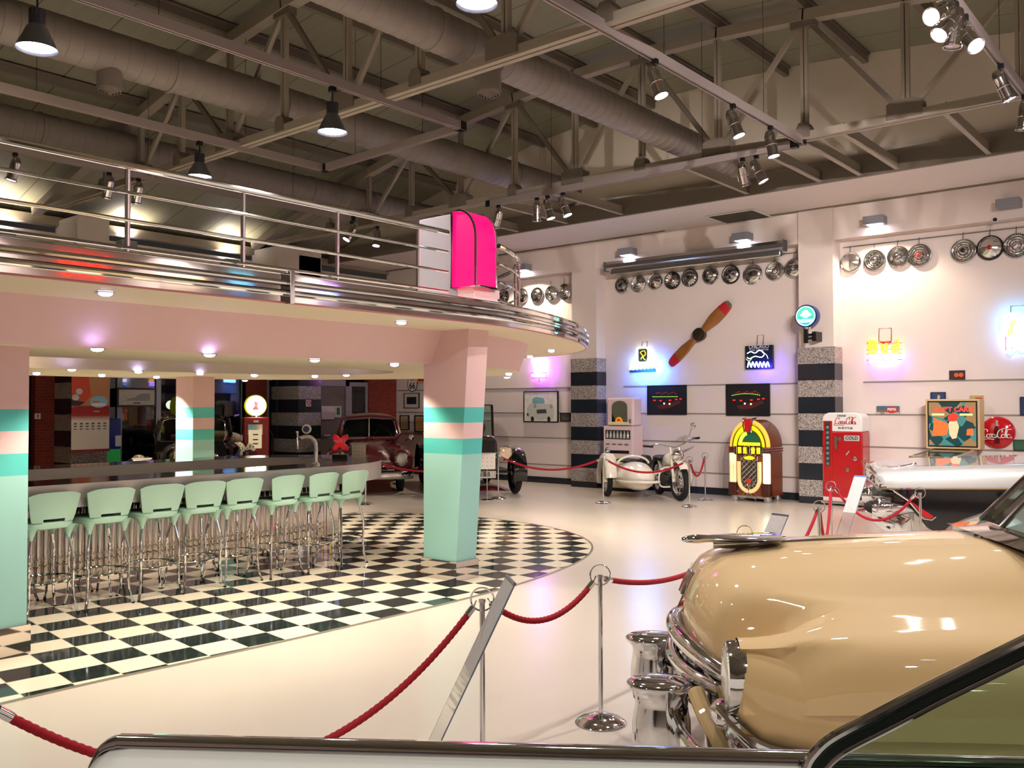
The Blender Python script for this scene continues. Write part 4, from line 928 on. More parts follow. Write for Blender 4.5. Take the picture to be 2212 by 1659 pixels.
MB().box(-w*.4, w*.5, -.013, -.009, -h*.5, h*.7).build('green_mark', mat('mark_green', (36, 92, 84), .5), t, smooth=0)
t, w, h = picture(252, 838, 337, 879, 'black framed landscape print hanging before the window', (196, 190, 172), ('frame_wide_black', (14, 14, 18)), .035, onx=-16.4, hangz=.08)
MB().plate([(w*x, h*z) for x, z in ((-.6, -.35), (-.4, -.1), (-.1, .0), (.1, .3), (.35, .45), (.68, .4), (.68, -.35))], -.013, -.009).build('printed_hills', mat('print_grey', (126, 122, 118), .6), t, smooth=0)
MB().box(-w*.18, w*.18, -.013, -.009, -h*.66, -h*.52).build('printed_caption', mat('print_rust', (140, 70, 66), .6), t, smooth=0)
# hanging banner
bx = -15.72; a0, a1 = at_x(154, 890, bx), at_x(236, 890, bx); z1, z0 = at_x(195, 806, bx).z, at_x(195, 976, bx).z
t = thing('hanging_banner', 'tall printed banner with an orange car hanging before the granite column', 'banner', (bx, (a0.y+a1.y)/2, z0), PI/2); w = (a1.y-a0.y)/2; H = z1-z0
bm_ = mat('banner_print', (200, 150, 100), .6); N, Lk, bs_ = nodes_of(bm_); tc = N.new('ShaderNodeTexCoord'); sp = N.new('ShaderNodeSeparateXYZ'); Lk.new(tc.outputs['Object'], sp.inputs[0])
cr = N.new('ShaderNodeValToRGB'); Lk.new(math_node(N, Lk, 'DIVIDE', sp.outputs[2], H), cr.inputs['Fac']); e = cr.color_ramp.elements
e[0].position = 0; e[0].color = srgb(220, 208, 190); e[1].position = 1; e[1].color = srgb(186, 132, 84)
for ps, cl in ((.39, (220, 208, 190)), (.46, (150, 34, 26)), (.57, (140, 24, 22)), (.60, (176, 120, 76))):
    q = e.new(ps); q.color = srgb(*cl)
Lk.new(cr.outputs['Color'], bs_.inputs['Base Color'])
MB().box(-w, w, -.006, 0, 0.03, H+.5).build('banner_sheet', bm_, t, smooth=0)
MB().box(-w-.01, w+.01, -.014, .01, 0, .045).build('bottom_bar', mat('bar_red', (130, 30, 34), .5), t, smooth=0)
MB().plate([(-w, H*.55), (-w*.3, H*.63), (0, H*.72), (-w*.1, H*.88), (-w*.15, H*1.05), (-w, H*1.08)], -.012, -.005).build('printed_car', mat('print_car_orange', (196, 66, 34), .5), t, smooth=0)
MB().plate([(-w, H*.585), (-w*.6, H*.585), (-w*.3, H*.63), (-w, H*.66)], -.014, -.005).build('printed_bumper', mat('print_dark_navy', (30, 28, 40), .5), t, smooth=0)
m = MB()
for x, z in ((-.62, .765), (-.8, .69)): m.plate([(w*x+.06*cos(q), H*z+.055*sin(q)) for q in [2*PI*k/16 for k in range(16)]], -.015, -.005)
m.build('printed_lamp', mat('print_silver', (196, 190, 184), .5), t, smooth=0)
el = lambda sx, sz, dz=0: [(w*.42+w*.48*sx*cos(q), H*.635+dz+H*.075*sz*sin(q)) for q in [2*PI*k/24 for k in range(24)]]
MB().plate(el(1, 1), -.013, -.005).build('logo_sky', mat('logo_blue', (140, 186, 210), .5), t, smooth=0)
MB().plate(el(.9, .3, -H*.035), -.016, -.005).build('logo_road', mat('logo_white', (220, 220, 216), .5), t, smooth=0)
MB().plate([(w*.1, H*.62), (w*.1, H*.65), (w*.4, H*.645), (w*.5, H*.62)], -.017, -.005).build('logo_building', mat('logo_orange', (206, 120, 60), .5), t, smooth=0)
m = MB()
for r_ in range(3):
    for q in range(6): m.cbox((-w*.8+w*.31*q, -.008, H*(.36-.035*r_)), (.05, .006, .028-.006*r_))
m.build('sponsor_marks', mat('mark_grey', (96, 92, 90), .6), t, smooth=0)
MB().at(T(w*.3, -.008, H*.515)).text('www', .05, .001).build('banner_lettering', mat('logo_white', (220, 220, 216), .5), t, smooth=0)
# the blue cooler and a white bust-like cover at the far left
p = at_z(241, 1003, .5); c = at_x(241, 960, -15.4)
t = thing('drinks_cooler', 'tall blue drinks cooler behind the hanging banner', 'cooler', (-16.35, at_x(246, 960, -16.35).y, 0), PI/2)
MB().box(-.26, .12, -.05, .40, 0.05, at_x(241, 905, -15.7).z).build('cooler_body', mat('cooler_blue', (22, 44, 120), .3), t, bevel=.03)
MB().box(-.24, .10, -.056, -.05, .5, .9).build('cooler_window', mat('cooler_green', (40, 130, 60), .4, emit=(40, 130, 60), es=.3), t, smooth=0)
MB().box(-.0, .11, -.058, -.05, .95, 1.15).build('price_card', WHITE, t, smooth=0); MB().box(-.22, .08, 0, .4, 0, .05).build('plinth', BLACK, t, smooth=0)
# ================================================================== MACHINES ALONG THE WALL
# ---- jukebox
p = at_z(1619, 1084); t = thing('jukebox', 'arched wooden jukebox with glowing yellow and orange tubes', 'jukebox', (p.x, p.y, 0))
WD = mat('walnut_veneer', (122, 58, 30), .3, noise=.25, nscale=4, coat=.4); WD2 = mat('dark_walnut', (66, 24, 18), .3, noise=.2, coat=.3)
hw, sp_, zt = .37, .96, 1.43; rt_ = zt-sp_
arch_ = lambda r, k=20: [(r*cos(PI*i/k)*hw/rt_*1.0 if False else r/rt_*hw*cos(PI*i/k), sp_+r*sin(PI*i/k)) for i in range(k+1)]
MB().plate([(-hw, .10), (hw, .10)]+arch_(rt_), .06, .56).build('cabinet', WD, t, smooth=25, bevel=.01)
MB().plate([(-.24, .10), (.24, .10), (.24, .84), (-.24, .84)], .03, .07).build('front_panel', WD, t, smooth=0, bevel=.006)
def band(r0, r1, nm, m_, y0=-.02, y1=.05, a0=0, a1=180):
    b = MB(); k = 24; rings = []
    for i in range(k+1):
        a = rad(a0+(a1-a0)*i/k); c, s = cos(a), sin(a); f = lambda r, y: (r/rt_*hw*c, y, sp_+r*s); rm = (r0+r1)/2
        rings.append([f(r0, y1), f(r0, (y0+y1)/2), f(rm, y0), f(r1, (y0+y1)/2), f(r1, y1)])
    b.loft(rings); b.build(nm, m_, t, smooth=60)
JY = emis('tube_yellow', (255, 236, 20), 1.25); JO = emis('tube_orange', (255, 170, 60), 1.0)
for a0, a1 in ((0, 78), (102, 180)):
    band(.30, .385, 'yellow_tube', JY, a0=a0, a1=a1); band(.39, .47, 'orange_tube', JO, a0=a0, a1=a1)
band(.275, .298, 'arch_trim', WD2, -.01); band(.385, .39, 'arch_trim', DARKM, -.03)
MB().plate([(-.055, sp_+.26), (.055, sp_+.26), (.075, sp_+.49), (-.075, sp_+.49)], -.05, .12).build('crown', mat('crown_red', (190, 24, 30), .25), t, bevel=.01)
m = MB()
for s in (-1, 1): m.tube([(s*.06, -.05, sp_+.25), (s*.075, -.06, sp_+.36), (s*.09, -.04, sp_+.49), (s*.10, .08, sp_+.50)], .014, 8)
m.build('crown_trim', CHROME, t)
dm = [(.27/rt_*hw*cos(PI*i/20), sp_+.02+.27*sin(PI*i/20)) for i in range(21)]
MB().plate(dm, .01, .03).build('dome_glass', mat('dome_green', (40, 90, 62), .08, emit=(40, 90, 62), es=.25), t, smooth=0)
MB().plate([(-.2, sp_+.02), (.2, sp_+.02), (.2, sp_+.075), (-.2, sp_+.075)], -.005, .02).build('dome_light', JY, t, smooth=0)
b = MB(); b.loft([[(.25/rt_*hw*cos(rad(a)), -.002, sp_+.03+.25*sin(rad(a))), (.17/rt_*hw*cos(rad(a)), -.002, sp_+.04+.17*sin(rad(a)))] for a in range(105, 181, 5)], closed=False); b.build('dome_glow', emis('dome_glow', (236, 255, 60), 1.6), t, smooth=0)
m = MB()
for x in (-.205, -.105, .045, .145): m.box(x-.0, x+.06, -.012, .0, .84, .95)
m.build('title_strips', emis('title_yellow', (250, 226, 30), .9), t, smooth=0)
MB().box(-.24, .24, 0, .07, .825, .965).build('selector_panel', WD2, t, smooth=0)
m = MB()
for x in (-.245, -.0, .245): m.box(x-.022, x+.022, -.03, .02, .82, .97)
m.build('selector_posts', CHROME, t, smooth=0, bevel=.008)
for k in range(3):
    MB().box(-hw-.012, -.25, -.02, .57, .85+.042*k, .868+.042*k).build('chrome_band', CHROME, t, smooth=0, bevel=.006); MB().box(.25, hw+.012, -.02, .57, .85+.042*k, .868+.042*k).build('chrome_band', CHROME, t, smooth=0, bevel=.006)
for k in range(2):
    MB().box(-hw-.008, -.25, -.014, .565, .87+.042*k, .89+.042*k).build('red_band', mat('band_red', (130, 18, 28), .25), t, smooth=0); MB().box(.25, hw+.008, -.014, .565, .87+.042*k, .89+.042*k).build('red_band', mat('band_red', (130, 18, 28), .25), t, smooth=0)
pm = mat('pilaster_glow', (240, 236, 190), .4, emit=(240, 236, 190), es=.5); N, Lk, bs_ = nodes_of(pm); tc = N.new('ShaderNodeTexCoord'); sp = N.new('ShaderNodeSeparateXYZ'); Lk.new(tc.outputs['Object'], sp.inputs[0]); cr = N.new('ShaderNodeValToRGB'); Lk.new(sp.outputs[2], cr.inputs['Fac'])
e = cr.color_ramp.elements; e[0].position = .35; e[0].color = srgb(216, 200, 140); e[1].position = .85; e[1].color = srgb(190, 255, 170)
for ps, cl in ((.5, (236, 176, 110)), (.62, (250, 130, 70)), (.72, (246, 236, 190))): q = e.new(ps); q.color = srgb(*cl)
Lk.new(cr.outputs['Color'], bs_.inputs['Emission Color'])
for s in (-1, 1):
    for q in (.285, .345):
        MB().at(T(s*q, .02, .33)).lathe([(.03, 0), (.034, .02), (.034, .49), (.03, .51)], 14).build('pilaster_tube', pm if s < 0 else mat('pilaster_bright', (240, 250, 225), .4, emit=(235, 250, 215), es=1.1 if q > .3 else 2.2), t)
    MB().box(s*.31-.075, s*.31+.075, -.03, .10, .10, .33).build('pilaster_foot', WD2, t, smooth=0, bevel=.01)
MB().plate([(-.15, .28), (.15, .28), (.15, .72), (-.15, .72)]+[][:0], .0, .03).build('grille_back', mat('grille_dark', (60, 54, 48), .6), t, smooth=0)
m = MB()
for k in range(-4, 5):
    m.tube([(-.13, -.008, .52+k*.09-.13), (.13, -.008, .52+k*.09+.13)], .005, 5).tube([(.13, -.008, .52+k*.09-.13), (-.13, -.008, .52+k*.09+.13)], .005, 5)
m.build('grille_lattice', CHROME, t)
b = MB(); U = [(-.19, .70), (-.19, .42)]+[(.19*cos(rad(a)), .40+.22*sin(rad(a))) for a in range(190, 351, 10)]+[(.19, .42), (.19, .70)]
b.tube([(x, -.005, z) for x, z in U], .036, 10); b.build('grille_tube', mat('tube_ivory', (232, 206, 150), .4, emit=(226, 196, 120), es=.35), t)
MB().at(T(0, -.02, .36)@RX(PI/2)).lathe([(.05, 0), (.05, .012), (.03, .02), (.001, .022)], 20, False).build('medallion', mat('medallion_red', (190, 60, 40), .35), t)
MB().tube([(-.11, -.02, .33), (-.06, -.02, .28), (-.02, -.02, .31), (0, -.02, .24), (.02, -.02, .31), (.06, -.02, .28), (.11, -.02, .33)], .012, 8).tube([(0, -.02, .25), (0, -.03, .12)], .014, 8).build('grille_scroll', CHROME, t)
MB().plate([(.085*cos(2*PI*k/20)*1.1, .765+.03*sin(2*PI*k/20)) for k in range(20)], -.012, .04).build('name_plate', JY, t, smooth=0)
MB().box(-.17, -.13, -.02, .03, .72, .80).box(.12, .16, -.02, .03, .72, .80).build('coin_slots', CHROME, t, smooth=0, bevel=.006); MB().box(-.26, -.2, -.01, .03, .16, .19).build('badge', SATIN, t, smooth=0)
for x in (-.31, .29):
    MB().at(T(x, .1, 0)).lathe([(.06, 0), (.07, .03), (.07, .10)], 16).build('foot', SATIN, t); MB().at(T(x, .5, 0)).lathe([(.06, 0), (.07, .03), (.07, .10)], 16).build('foot', SATIN, t)
MB().box(-.3, .3, .04, .07, .06, .12).build('apron', SATIN, t, smooth=0)

# ---- pale pink vending machine with a mirror
a, c = at_z(1301.5, 1052), at_z(1365, 1058); p = at_y(1334, 1052, 14.80)
hw = .345; t = thing('vending_machine', 'pale pink vending machine with arched mirror, beside the striped left pillar', 'vending machine', (p.x, 14.82, 0))
VP = mat('vending_pink', (226, 200, 204), .35, coat=.3); VG = mat('vending_cream', (222, 216, 176), .4)
MB().box(-hw, hw, 0, .38, .06, 1.28).build('body', VP, t, smooth=0, bevel=.02)
MB().box(-hw+.012, hw-.012, -.004, .01, .08, .70).build('lower_panel', VG, t, smooth=0, bevel=.008)
MB().box(-hw+.04, hw-.02, .06, .38, 1.28, 1.84).build('upper_cabinet', VP, t, smooth=0, bevel=.05, seg=4)
ar = [(-.18, 1.36), (.18, 1.36), (.18, 1.66)]+[(.18*cos(PI*k/14), 1.66+.12*sin(PI*k/14)) for k in range(1, 14)]+[(-.18, 1.66)]
MB().plate([(x+.01, z) for x, z in ar], .045, .07).build('mirror', mat('machine_mirror', (190, 210, 206), .03, 1.0), t, smooth=0)
MB().plate([(.085*cos(PI*k/14), 1.36+.10*sin(PI*k/14)) for k in range(15)], .035, .05).build('orange_badge', mat('badge_orange', (240, 150, 30), .4, emit=(240, 140, 20), es=.35), t, smooth=0)
MB().plate([(-.05, 1.38), (.05, 1.38), (.0, 1.43)], .03, .045).build('badge_mark', mat('band_red2', (170, 40, 20), .4), t, smooth=0)
MB().box(-.24, .25, .0, .06, 1.30, 1.36).build('mirror_shelf', VG, t, smooth=0, bevel=.008)
MB().box(.25, .29, .02, .07, 1.34, 1.42).build('coin_slot', CHROME, t, smooth=0, bevel=.005)
MB().box(-.29, .29, -.006, .02, 1.02, 1.20).build('display_window', mat('window_dark', (52, 54, 56), .15), t, smooth=0)
for k in range(7):
    MB().at(T(-.24+.08*k, -.012, 1.04)).lathe([(.026, 0), (.026, .07), (.012, .11), (.012, .14)], 10).build('bottle_dummy', mat('bottle_clear', (186, 184, 172), .1, .3), t)
for k in range(4): MB().at(T(-.23+.145*k, -.006, .92)@RX(PI/2)).loft([[(.05*cos(2*PI*j/14), .014*sin(2*PI*j/14), z) for j in range(14)] for z in (0, .012)]).build('select_button', mat('button_grey', (110, 104, 100), .4), t)
MB().box(-.26, .26, -.008, .03, .74, .80).build('tray_slot', BLACK, t, smooth=0); MB().box(-.25, .25, -.02, -.006, .745, .757).build('tray_lip', CHROME, t, smooth=0)
MB().box(-hw+.02, hw-.02, .02, .36, 0, .06).build('plinth', BLACK, t, smooth=0)

# ---- red vending machine
p = at_z(1851, 1086); hw = .335; y0 = p.y
t = thing('vending_machine', 'red bottle vending machine with white top, right of the striped right pillar', 'vending machine', (p.x-.01, 14.98, 0))
CR = mat('machine_red', (176, 14, 24), .22, coat=.6)
MB().box(-hw, hw, 0, .38, .14, 1.24).build('red_body', CR, t, smooth=0, bevel=.02)
topp = [(-hw, 1.24), (hw, 1.24), (hw, 1.45)]+[(hw-.14+.14*cos(rad(a)), 1.44+.12*sin(rad(a))) for a in range(15, 91, 15)]+[(-hw+.14+.14*cos(rad(a)), 1.44+.12*sin(rad(a))) for a in range(90, 181, 15)]
MB().plate(topp, 0, .38).build('white_top', WHITE, t, smooth=25, bevel=.02)
b = MB(); cola(b, .06, 1.41, .36, -.004); b.build('script_lettering', mat('script_red', (178, 30, 36), .4), t, smooth=0)
MB().at(T(.0, -.004, 1.505)).text('DRINK', .05, .001, bold=.001).build('cap_lettering', DARKM, t, smooth=0); MB().at(T(.06, -.004, 1.30)).text('IN BOTTLES', .045, .001, bold=.001).build('cap_lettering', DARKM, t, smooth=0)
MB().box(-.31, -.16, -.012, .01, .34, 1.42).build('door_panel', CR, t, smooth=0, bevel=.006)
MB().box(-.275, -.195, -.018, -.008, .66, 1.40).build('bottle_window', mat('window_teal', (46, 66, 66), .15), t, smooth=0)
for k in range(8): MB().at(T(-.235, -.022, .70+.087*k)@RX(PI/2)).lathe([(.026, 0), (.02, .008), (.001, .01)], 12, False).build('bottle_cap', mat('cap_grey', (150, 156, 150), .3, .6), t)
MB().box(.04, .29, -.012, .01, 1.09, 1.18).build('sign_plate', mat('plate_light', (190, 186, 180), .4), t, smooth=0); MB().at(T(.165, -.014, 1.135)).text('COLD', .075, .001, bold=.002).build('plate_lettering', DARKM, t, smooth=0)
MB().box(-.11, -.07, -.04, .01, .95, 1.17).at(T(-.03, -.02, 1.12)@RX(PI/2)).lathe([(.035, 0), (.035, .02), (.001, .022)], 14, False).build('opener', mat('opener_metal', (150, 120, 110), .3, .8), t)
MB().tube([(.08, -.03, .86), (.14, -.05, .93)], .014, 8).at(T(.22, -.01, .80)@RX(PI/2)).lathe([(.04, 0), (.035, .02), (.02, .022), (.001, .01)], 16, False).build('door_handle', CHROME, t)
MB().box(.06, .11, -.012, 0, .58, .64).build('coin_return', CHROME, t, smooth=0, bevel=.004)
MB().box(-hw+.01, hw-.01, -.006, .36, .08, .14).build('kick_strip', VP, t, smooth=0); MB().at(T(.22, -.004, .26)).text('Vendo', .045, .001).build('maker_lettering', mat('sign_gold', (226, 170, 60), .4), t, smooth=0)
MB().box(-hw-.02, hw+.02, -.02, .40, .03, .08).build('dolly', SATIN, t, smooth=0)
for x in (-.28, .28):
    for y in (.04, .34): MB().at(T(x, y-.02, .03)@RY(PI/2)).lathe([(.03, -.015), (.03, .015)], 12).build('caster', RUBBER, t)

# ---- pinball machine
p = at_y(2059, 920, 14.95); t = thing('pinball_machine', 'pinball machine with lit colourful backbox, by the round red sign', 'pinball machine', (p.x, 14.9, 0)); hw = .385
FRM = mat('backbox_frame', (206, 176, 130), .5)
zb0, zb1 = at_y(2059, 970, 14.9).z, at_y(2059, 862, 14.9).z
MB().box(-hw, hw, 0, .3, zb0, zb1).build('backbox', FRM, t, smooth=0, bevel=.008)
MB().box(-hw+.03, hw-.03, -.006, .01, zb0+.03, zb1-.03).build('backbox_trim', BLACK, t, smooth=0)
gm = mat('backglass_art', (60, 110, 110), .2, emit=(70, 120, 120), es=.35); N, Lk, bs_ = nodes_of(gm); tc = N.new('ShaderNodeTexCoord'); nz = N.new('ShaderNodeTexVoronoi'); nz.inputs['Scale'].default_value = 7; Lk.new(tc.outputs['Object'], nz.inputs['Vector']); cr = N.new('ShaderNodeValToRGB'); s_ = N.new('ShaderNodeSeparateColor'); Lk.new(nz.outputs['Color'], s_.inputs[0]); Lk.new(s_.outputs[0], cr.inputs['Fac'])
e = cr.color_ramp.elements; e[0].position = 0; e[0].color = srgb(30, 64, 66); e[1].position = 1; e[1].color = srgb(90, 150, 140); q = e.new(.5); q.color = srgb(70, 130, 128); q = e.new(.72); q.color = srgb(150, 120, 80)
cr.color_ramp.interpolation = 'CONSTANT'; Lk.new(cr.outputs['Color'], bs_.inputs['Base Color']); Lk.new(cr.outputs['Color'], bs_.inputs['Emission Color'])
MB().box(-hw+.05, hw-.05, -.012, 0, zb0+.05, zb1-.05).build('backglass', gm, t, smooth=0)
hz = zb1-zb0
MB().at(T(.02, -.016, zb0+hz*.79)).text("CAP'T CARD", .10, .001, bold=.003).build('title_lettering', emis('title_red', (255, 60, 50), .9), t, smooth=0)
MB().plate([(x, zb0+hz*z) for x, z in ((-.0, .2), (.06, .22), (.10, .45), (.05, .62), (.0, .68), (-.05, .5), (-.04, .3))], -.016, -.01).build('art_figure', mat('art_cream', (226, 206, 160), .4, emit=(226, 206, 160), es=.3), t, smooth=0)
MB().plate([(x, zb0+hz*z) for x, z in ((-.04, .55), (.06, .56), (.10, .66), (.02, .74), (-.06, .64))], -.017, -.01).build('art_shirt', emis('art_red', (235, 50, 34), .7), t, smooth=0)
MB().plate([(x, zb0+hz*z) for x, z in ((-.28, .25), (-.08, .28), (-.04, .5), (-.26, .62))], -.015, -.01).build('art_sofa', emis('art_orange', (240, 96, 40), .8), t, smooth=0)
MB().plate([(x, zb0+hz*z) for x, z in ((.2, .28), (.30, .28), (.29, .42), (.21, .4))], -.015, -.01).build('art_fire', emis('art_orange', (240, 96, 40), .8), t, smooth=0)
m = MB()
for x in (-.2, .2): m.box(x-.09, x+.09, -.015, -.01, zb0+hz*.67, zb0+hz*.71)
m.build('score_windows', emis('score_glow', (240, 200, 130), .8), t, smooth=0)
wb = .29; cb = MB()
cb.loft([[(-wb, -1.18, .62), (wb, -1.18, .62), (wb, -1.18, .93), (-wb, -1.18, .93)], [(-wb, .22, .50), (wb, .22, .50), (wb, .22, zb0), (-wb, .22, zb0)]]); cb.build('cabinet', mat('cabinet_art', (176, 150, 130), .4, noise=.3, nscale=3), t, smooth=0)
MB().loft([[(-wb+.03, -1.14, .936), (wb-.03, -1.14, .936), (wb-.03, -1.14, .942), (-wb+.03, -1.14, .942)], [(-wb+.03, -.01, zb0-.02), (wb-.03, -.01, zb0-.02), (wb-.03, -.01, zb0-.01), (-wb+.03, -.01, zb0-.01)]]).build('playfield_glass', mat('playfield_dark', (52, 48, 44), .08), t, smooth=0)
MB().box(-wb-.01, wb+.01, -1.2, -1.15, .90, .945).build('lockdown_bar', CHROME, t, smooth=0, bevel=.008)
MB().loft([[(-wb-.012, -1.17, .92), (-wb+.02, -1.17, .92), (-wb+.02, -1.17, .945), (-wb-.012, -1.17, .945)], [(-wb-.012, 0, zb0-.03), (-wb+.02, 0, zb0-.03), (-wb+.02, 0, zb0), (-wb-.012, 0, zb0)]]).loft([[(wb-.02, -1.17, .92), (wb+.012, -1.17, .92), (wb+.012, -1.17, .945), (wb-.02, -1.17, .945)], [(wb-.02, 0, zb0-.03), (wb+.012, 0, zb0-.03), (wb+.012, 0, zb0), (wb-.02, 0, zb0)]]).build('side_rail', SATIN, t, smooth=0)
MB().box(-wb+.004, wb-.004, -1.188, -1.178, .63, .9).build('front_art', mat('front_blue', (40, 60, 84), .4, noise=.3), t, smooth=0); MB().plate([(-.28, .90), (.28, .90), (.24, .86), (-.24, .86)], -1.192, -1.18).build('front_stripe', mat('front_orange', (206, 90, 44), .4), t, smooth=0)
MB().box(-.17, .17, -1.2, -1.18, .66, .85).build('coin_door', SATIN, t, smooth=0, bevel=.006); MB().box(-.1, -.06, -1.206, -1.198, .74, .80).box(.06, .10, -1.206, -1.198, .74, .80).build('coin_slots', BLACK, t, smooth=0)
MB().plate([(-.1, 0), (.1, 0)][:0] or [(wb, .7), (wb+.002, .7), (wb+.002, .8), (wb, .8)], -.8, -.2).build('side_art', mat('front_orange', (206, 90, 44), .4), t, smooth=0)
for x, y in ((-wb, -1.15), (wb, -1.15), (-wb, .15), (wb, .15)): MB().box(x-.03, x+.03, y-.03, y+.03, 0, .68).build('leg', SATIN, t, smooth=0)

# ---- petrol pump
p = at_x(561, 940, -15.2); t = thing('petrol_pump', 'red vintage petrol pump with lit round globe near the brick pier', 'petrol pump', (-15.35, p.y, 0), rad(62))
PR = mat('pump_red', (150, 16, 22), .25, coat=.5)
MB().box(-.25, .25, -.2, .2, .06, 1.47).build('pump_body', PR, t, smooth=0, bevel=.03); MB().box(-.28, .28, -.23, .23, 0, .08).build('plinth', BLACK, t, smooth=0)
MB().box(-.17, .12, -.215, -.19, 1.12, 1.34).build('meter_bezel', CHROME, t, smooth=0, bevel=.01); MB().box(-.15, .10, -.225, -.21, .86, 1.22).build('meter_panel', mat('meter_cream', (232, 220, 190), .4, emit=(236, 214, 170), es=.5), t, smooth=0)
for z in (.94, 1.02, 1.12): MB().box(-.07, .03, -.232, -.222, z, z+.022).build('meter_slot', BLACK, t, smooth=0)
MB().box(-.06, .04, -.225, -.2, 1.37, 1.41).build('pump_badge', WHITE, t, smooth=0)
gl = MB().at(T(0, 0, 1.70)@RX(PI/2)); gl.lathe([(.20, -.09), (.215, -.05), (.215, .05), (.20, .09)], 32).build('globe_rim', mat('globe_yellow', (226, 226, 40), .35, emit=(220, 226, 20), es=.6), t)
for s in (-1, 1): MB().at(T(0, s*.092, 1.70)@RX(PI/2)).lathe([(.195, -.004), (.195, .004)], 28).build('globe_face', emis('globe_white', (244, 255, 250), 2.6), t, smooth=0)
MB().plate([(-.07, 1.62), (.06, 1.62), (.03, 1.70), (.05, 1.76), (-.04, 1.78), (-.02, 1.70)], -.102, -.094).build('globe_mark', mat('mark_pink', (206, 40, 70), .4), t, smooth=0)
MB().at(T(0, 0, 1.46)).lathe([(.09, 0), (.10, .02), (.09, .045)], 18).build('globe_collar', CHROME, t)
MB().tube(spline([(.25, 0, 1.2), (.33, 0, 1.1), (.34, 0, .6), (.30, 0, .3), (.27, 0, .5), (.27, 0, .8)], 5), .018, 8).build('hose', RUBBER, t)
light('POINT', 'pump_globe_glow', (-15.1, p.y-.05, 1.72), 6, (245, 255, 220), None, .1)

# ================================================================== MOTORCYCLE AND SIDECAR
p = at_z(1424, 1067); f_ = (at_z(1466, 1081)-p); hd_ = math.atan2(f_.y, f_.x); WBASE = f_.length
IV = mat('ivory_enamel', (226, 220, 206), .22, coat=.6); LEA = mat('black_leather', (20, 20, 24), .45)
def wheel(b_t, x, y, r, w, parent, rim=CHROME, spokes=True, steer=0):
    g = T(x, y, r)@RZ(steer)@RX(PI/2)
    MB().at(g).lathe([(r-w*.9, -w*.35), (r-w*.5, -w*.5), (r-w*.12, -w*.42), (r, -w*.15), (r, w*.15), (r-w*.12, w*.42), (r-w*.5, w*.5), (r-w*.9, w*.35)], 32, False).build('tyre', RUBBER, parent)
    k = MB().at(g).lathe([(r-w*.9, -w*.36), (r-w*1.15, -w*.25), (r-w*1.15, w*.25), (r-w*.9, w*.36)], 32, False).lathe([(.05, -.05), (.06, 0), (.05, .05)], 16)
    if spokes:
        for i in range(18):
            a = 2*PI*i/18; k.tube([(.05*cos(a+.3), .05*sin(a+.3), .04*(-1)**i), ((r-w*1.1)*cos(a), (r-w*1.1)*sin(a), 0)], .0035, 4)
    else: k.lathe([(r-w*1.1, .0), (.5*r, .03), (.2*r, .05), (.001, .055)], 24, False).lathe([(r-w*1.1, .0), (.5*r, -.03), (.2*r, -.05), (.001, -.055)], 24, False)
    k.build('wheel_rim', rim, parent)
t = thing('motorcycle', 'ivory motorcycle with sidecar parked before the propeller wall', 'motorcycle', (p.x, p.y, 0), hd_); L = WBASE+.06
wheel(t, 0, 0, .33, .105, t); wheel(t, L, 0, .33, .10, t, steer=.12); wheel(t, .25, -1.08, .31, .10, t)
def fender(x, y, r, w, a0, a1, nm='fender', steer=0):
    rings = []
    for k in range(15):
        a = rad(a0+(a1-a0)*k/14); rings.append([(x+(r+.03*cos(q))*cos(a), y+w*sin(q), .33+(r+.03*cos(q))*sin(a)) for q in [rad(-100+200*j/8) for j in range(9)]])
    MB().loft(rings, closed=False).build(nm, IV, t, smooth=60)
fender(0, 0, .36, .085, 20, 215); fender(L, 0, .36, .08, 40, 190)
MB().loft([[(x, .11*k*sin(q), .66+.0*x+.115*k*cos(q)+dz) for q in [2*PI*j/18 for j in range(18)]] for x, k, dz in ((.42, .5, -.03), (.5, .85, -.02), (.65, 1.15, .03), (.82, 1.25, .05), (.95, 1.05, .05), (1.02, .5, .04))]).build('fuel_tank', IV, t)
MB().loft([[(x, .13*k*sin(q), .70+.05*cos(q)*k) for q in [2*PI*j/16 for j in range(16)]] for x, k in ((-.1, .5), (0, 1), (.2, 1.1), (.38, .8), (.42, .3))]).build('saddle', LEA, t)
for s in (-1, 1):
    MB().loft([[(x+.05, s*.22+.08*k*sin(q), .58+.16*k*(abs(cos(q))**.5*(1 if cos(q) > 0 else -1))) for q in [2*PI*j/16 for j in range(16)]] for x, k in ((-.38, .7), (-.34, 1), (-.05, 1), (0, .7))]).build('saddle_bag', LEA, t)
fk = MB()
for s in (-1, 1): fk.tube([(L-.02, s*.10, .33), (L-.14, s*.09, .62), (L-.28, s*.08, .93)], [.026, .024, .02], 10)
fk.build('front_fork', IV, t)
MB().at(T(L-.14, 0, .80)@RY(PI/2)).lathe([(.03, -.14), (.08, -.08), (.10, 0), (.105, .04)], 20).build('headlight_shell', IV, t); MB().at(T(L-.10, 0, .80)@RY(PI/2)).lathe([(.108, -.01), (.112, .01), (.10, .018), (.09, .012), (.05, .03), (.001, .036)], 24, False).build('headlight', CHROME, t)
hbz = MB().tube(spline([(L-.42, -.40, .94), (L-.36, -.30, .98), (L-.30, -.12, .95), (L-.28, 0, .93), (L-.28, .12, .97), (L-.30, .30, 1.06), (L-.38, .42, 1.08)], 5), .013, 8); hbz.build('handlebar', CHROME, t)
for s, z0 in ((-1, .94), (1, 1.08)): MB().tube([(L-.37, s*.37, z0), (L-.46, s*.52, z0+.01)], .02, 8).build('grip', RUBBER, t); MB().tube([(L-.46, s*.52, z0+.01), (L-.468, s*.533, z0+.01)], .022, 8).build('grip_end', mat('grip_red', (190, 60, 40), .5), t)
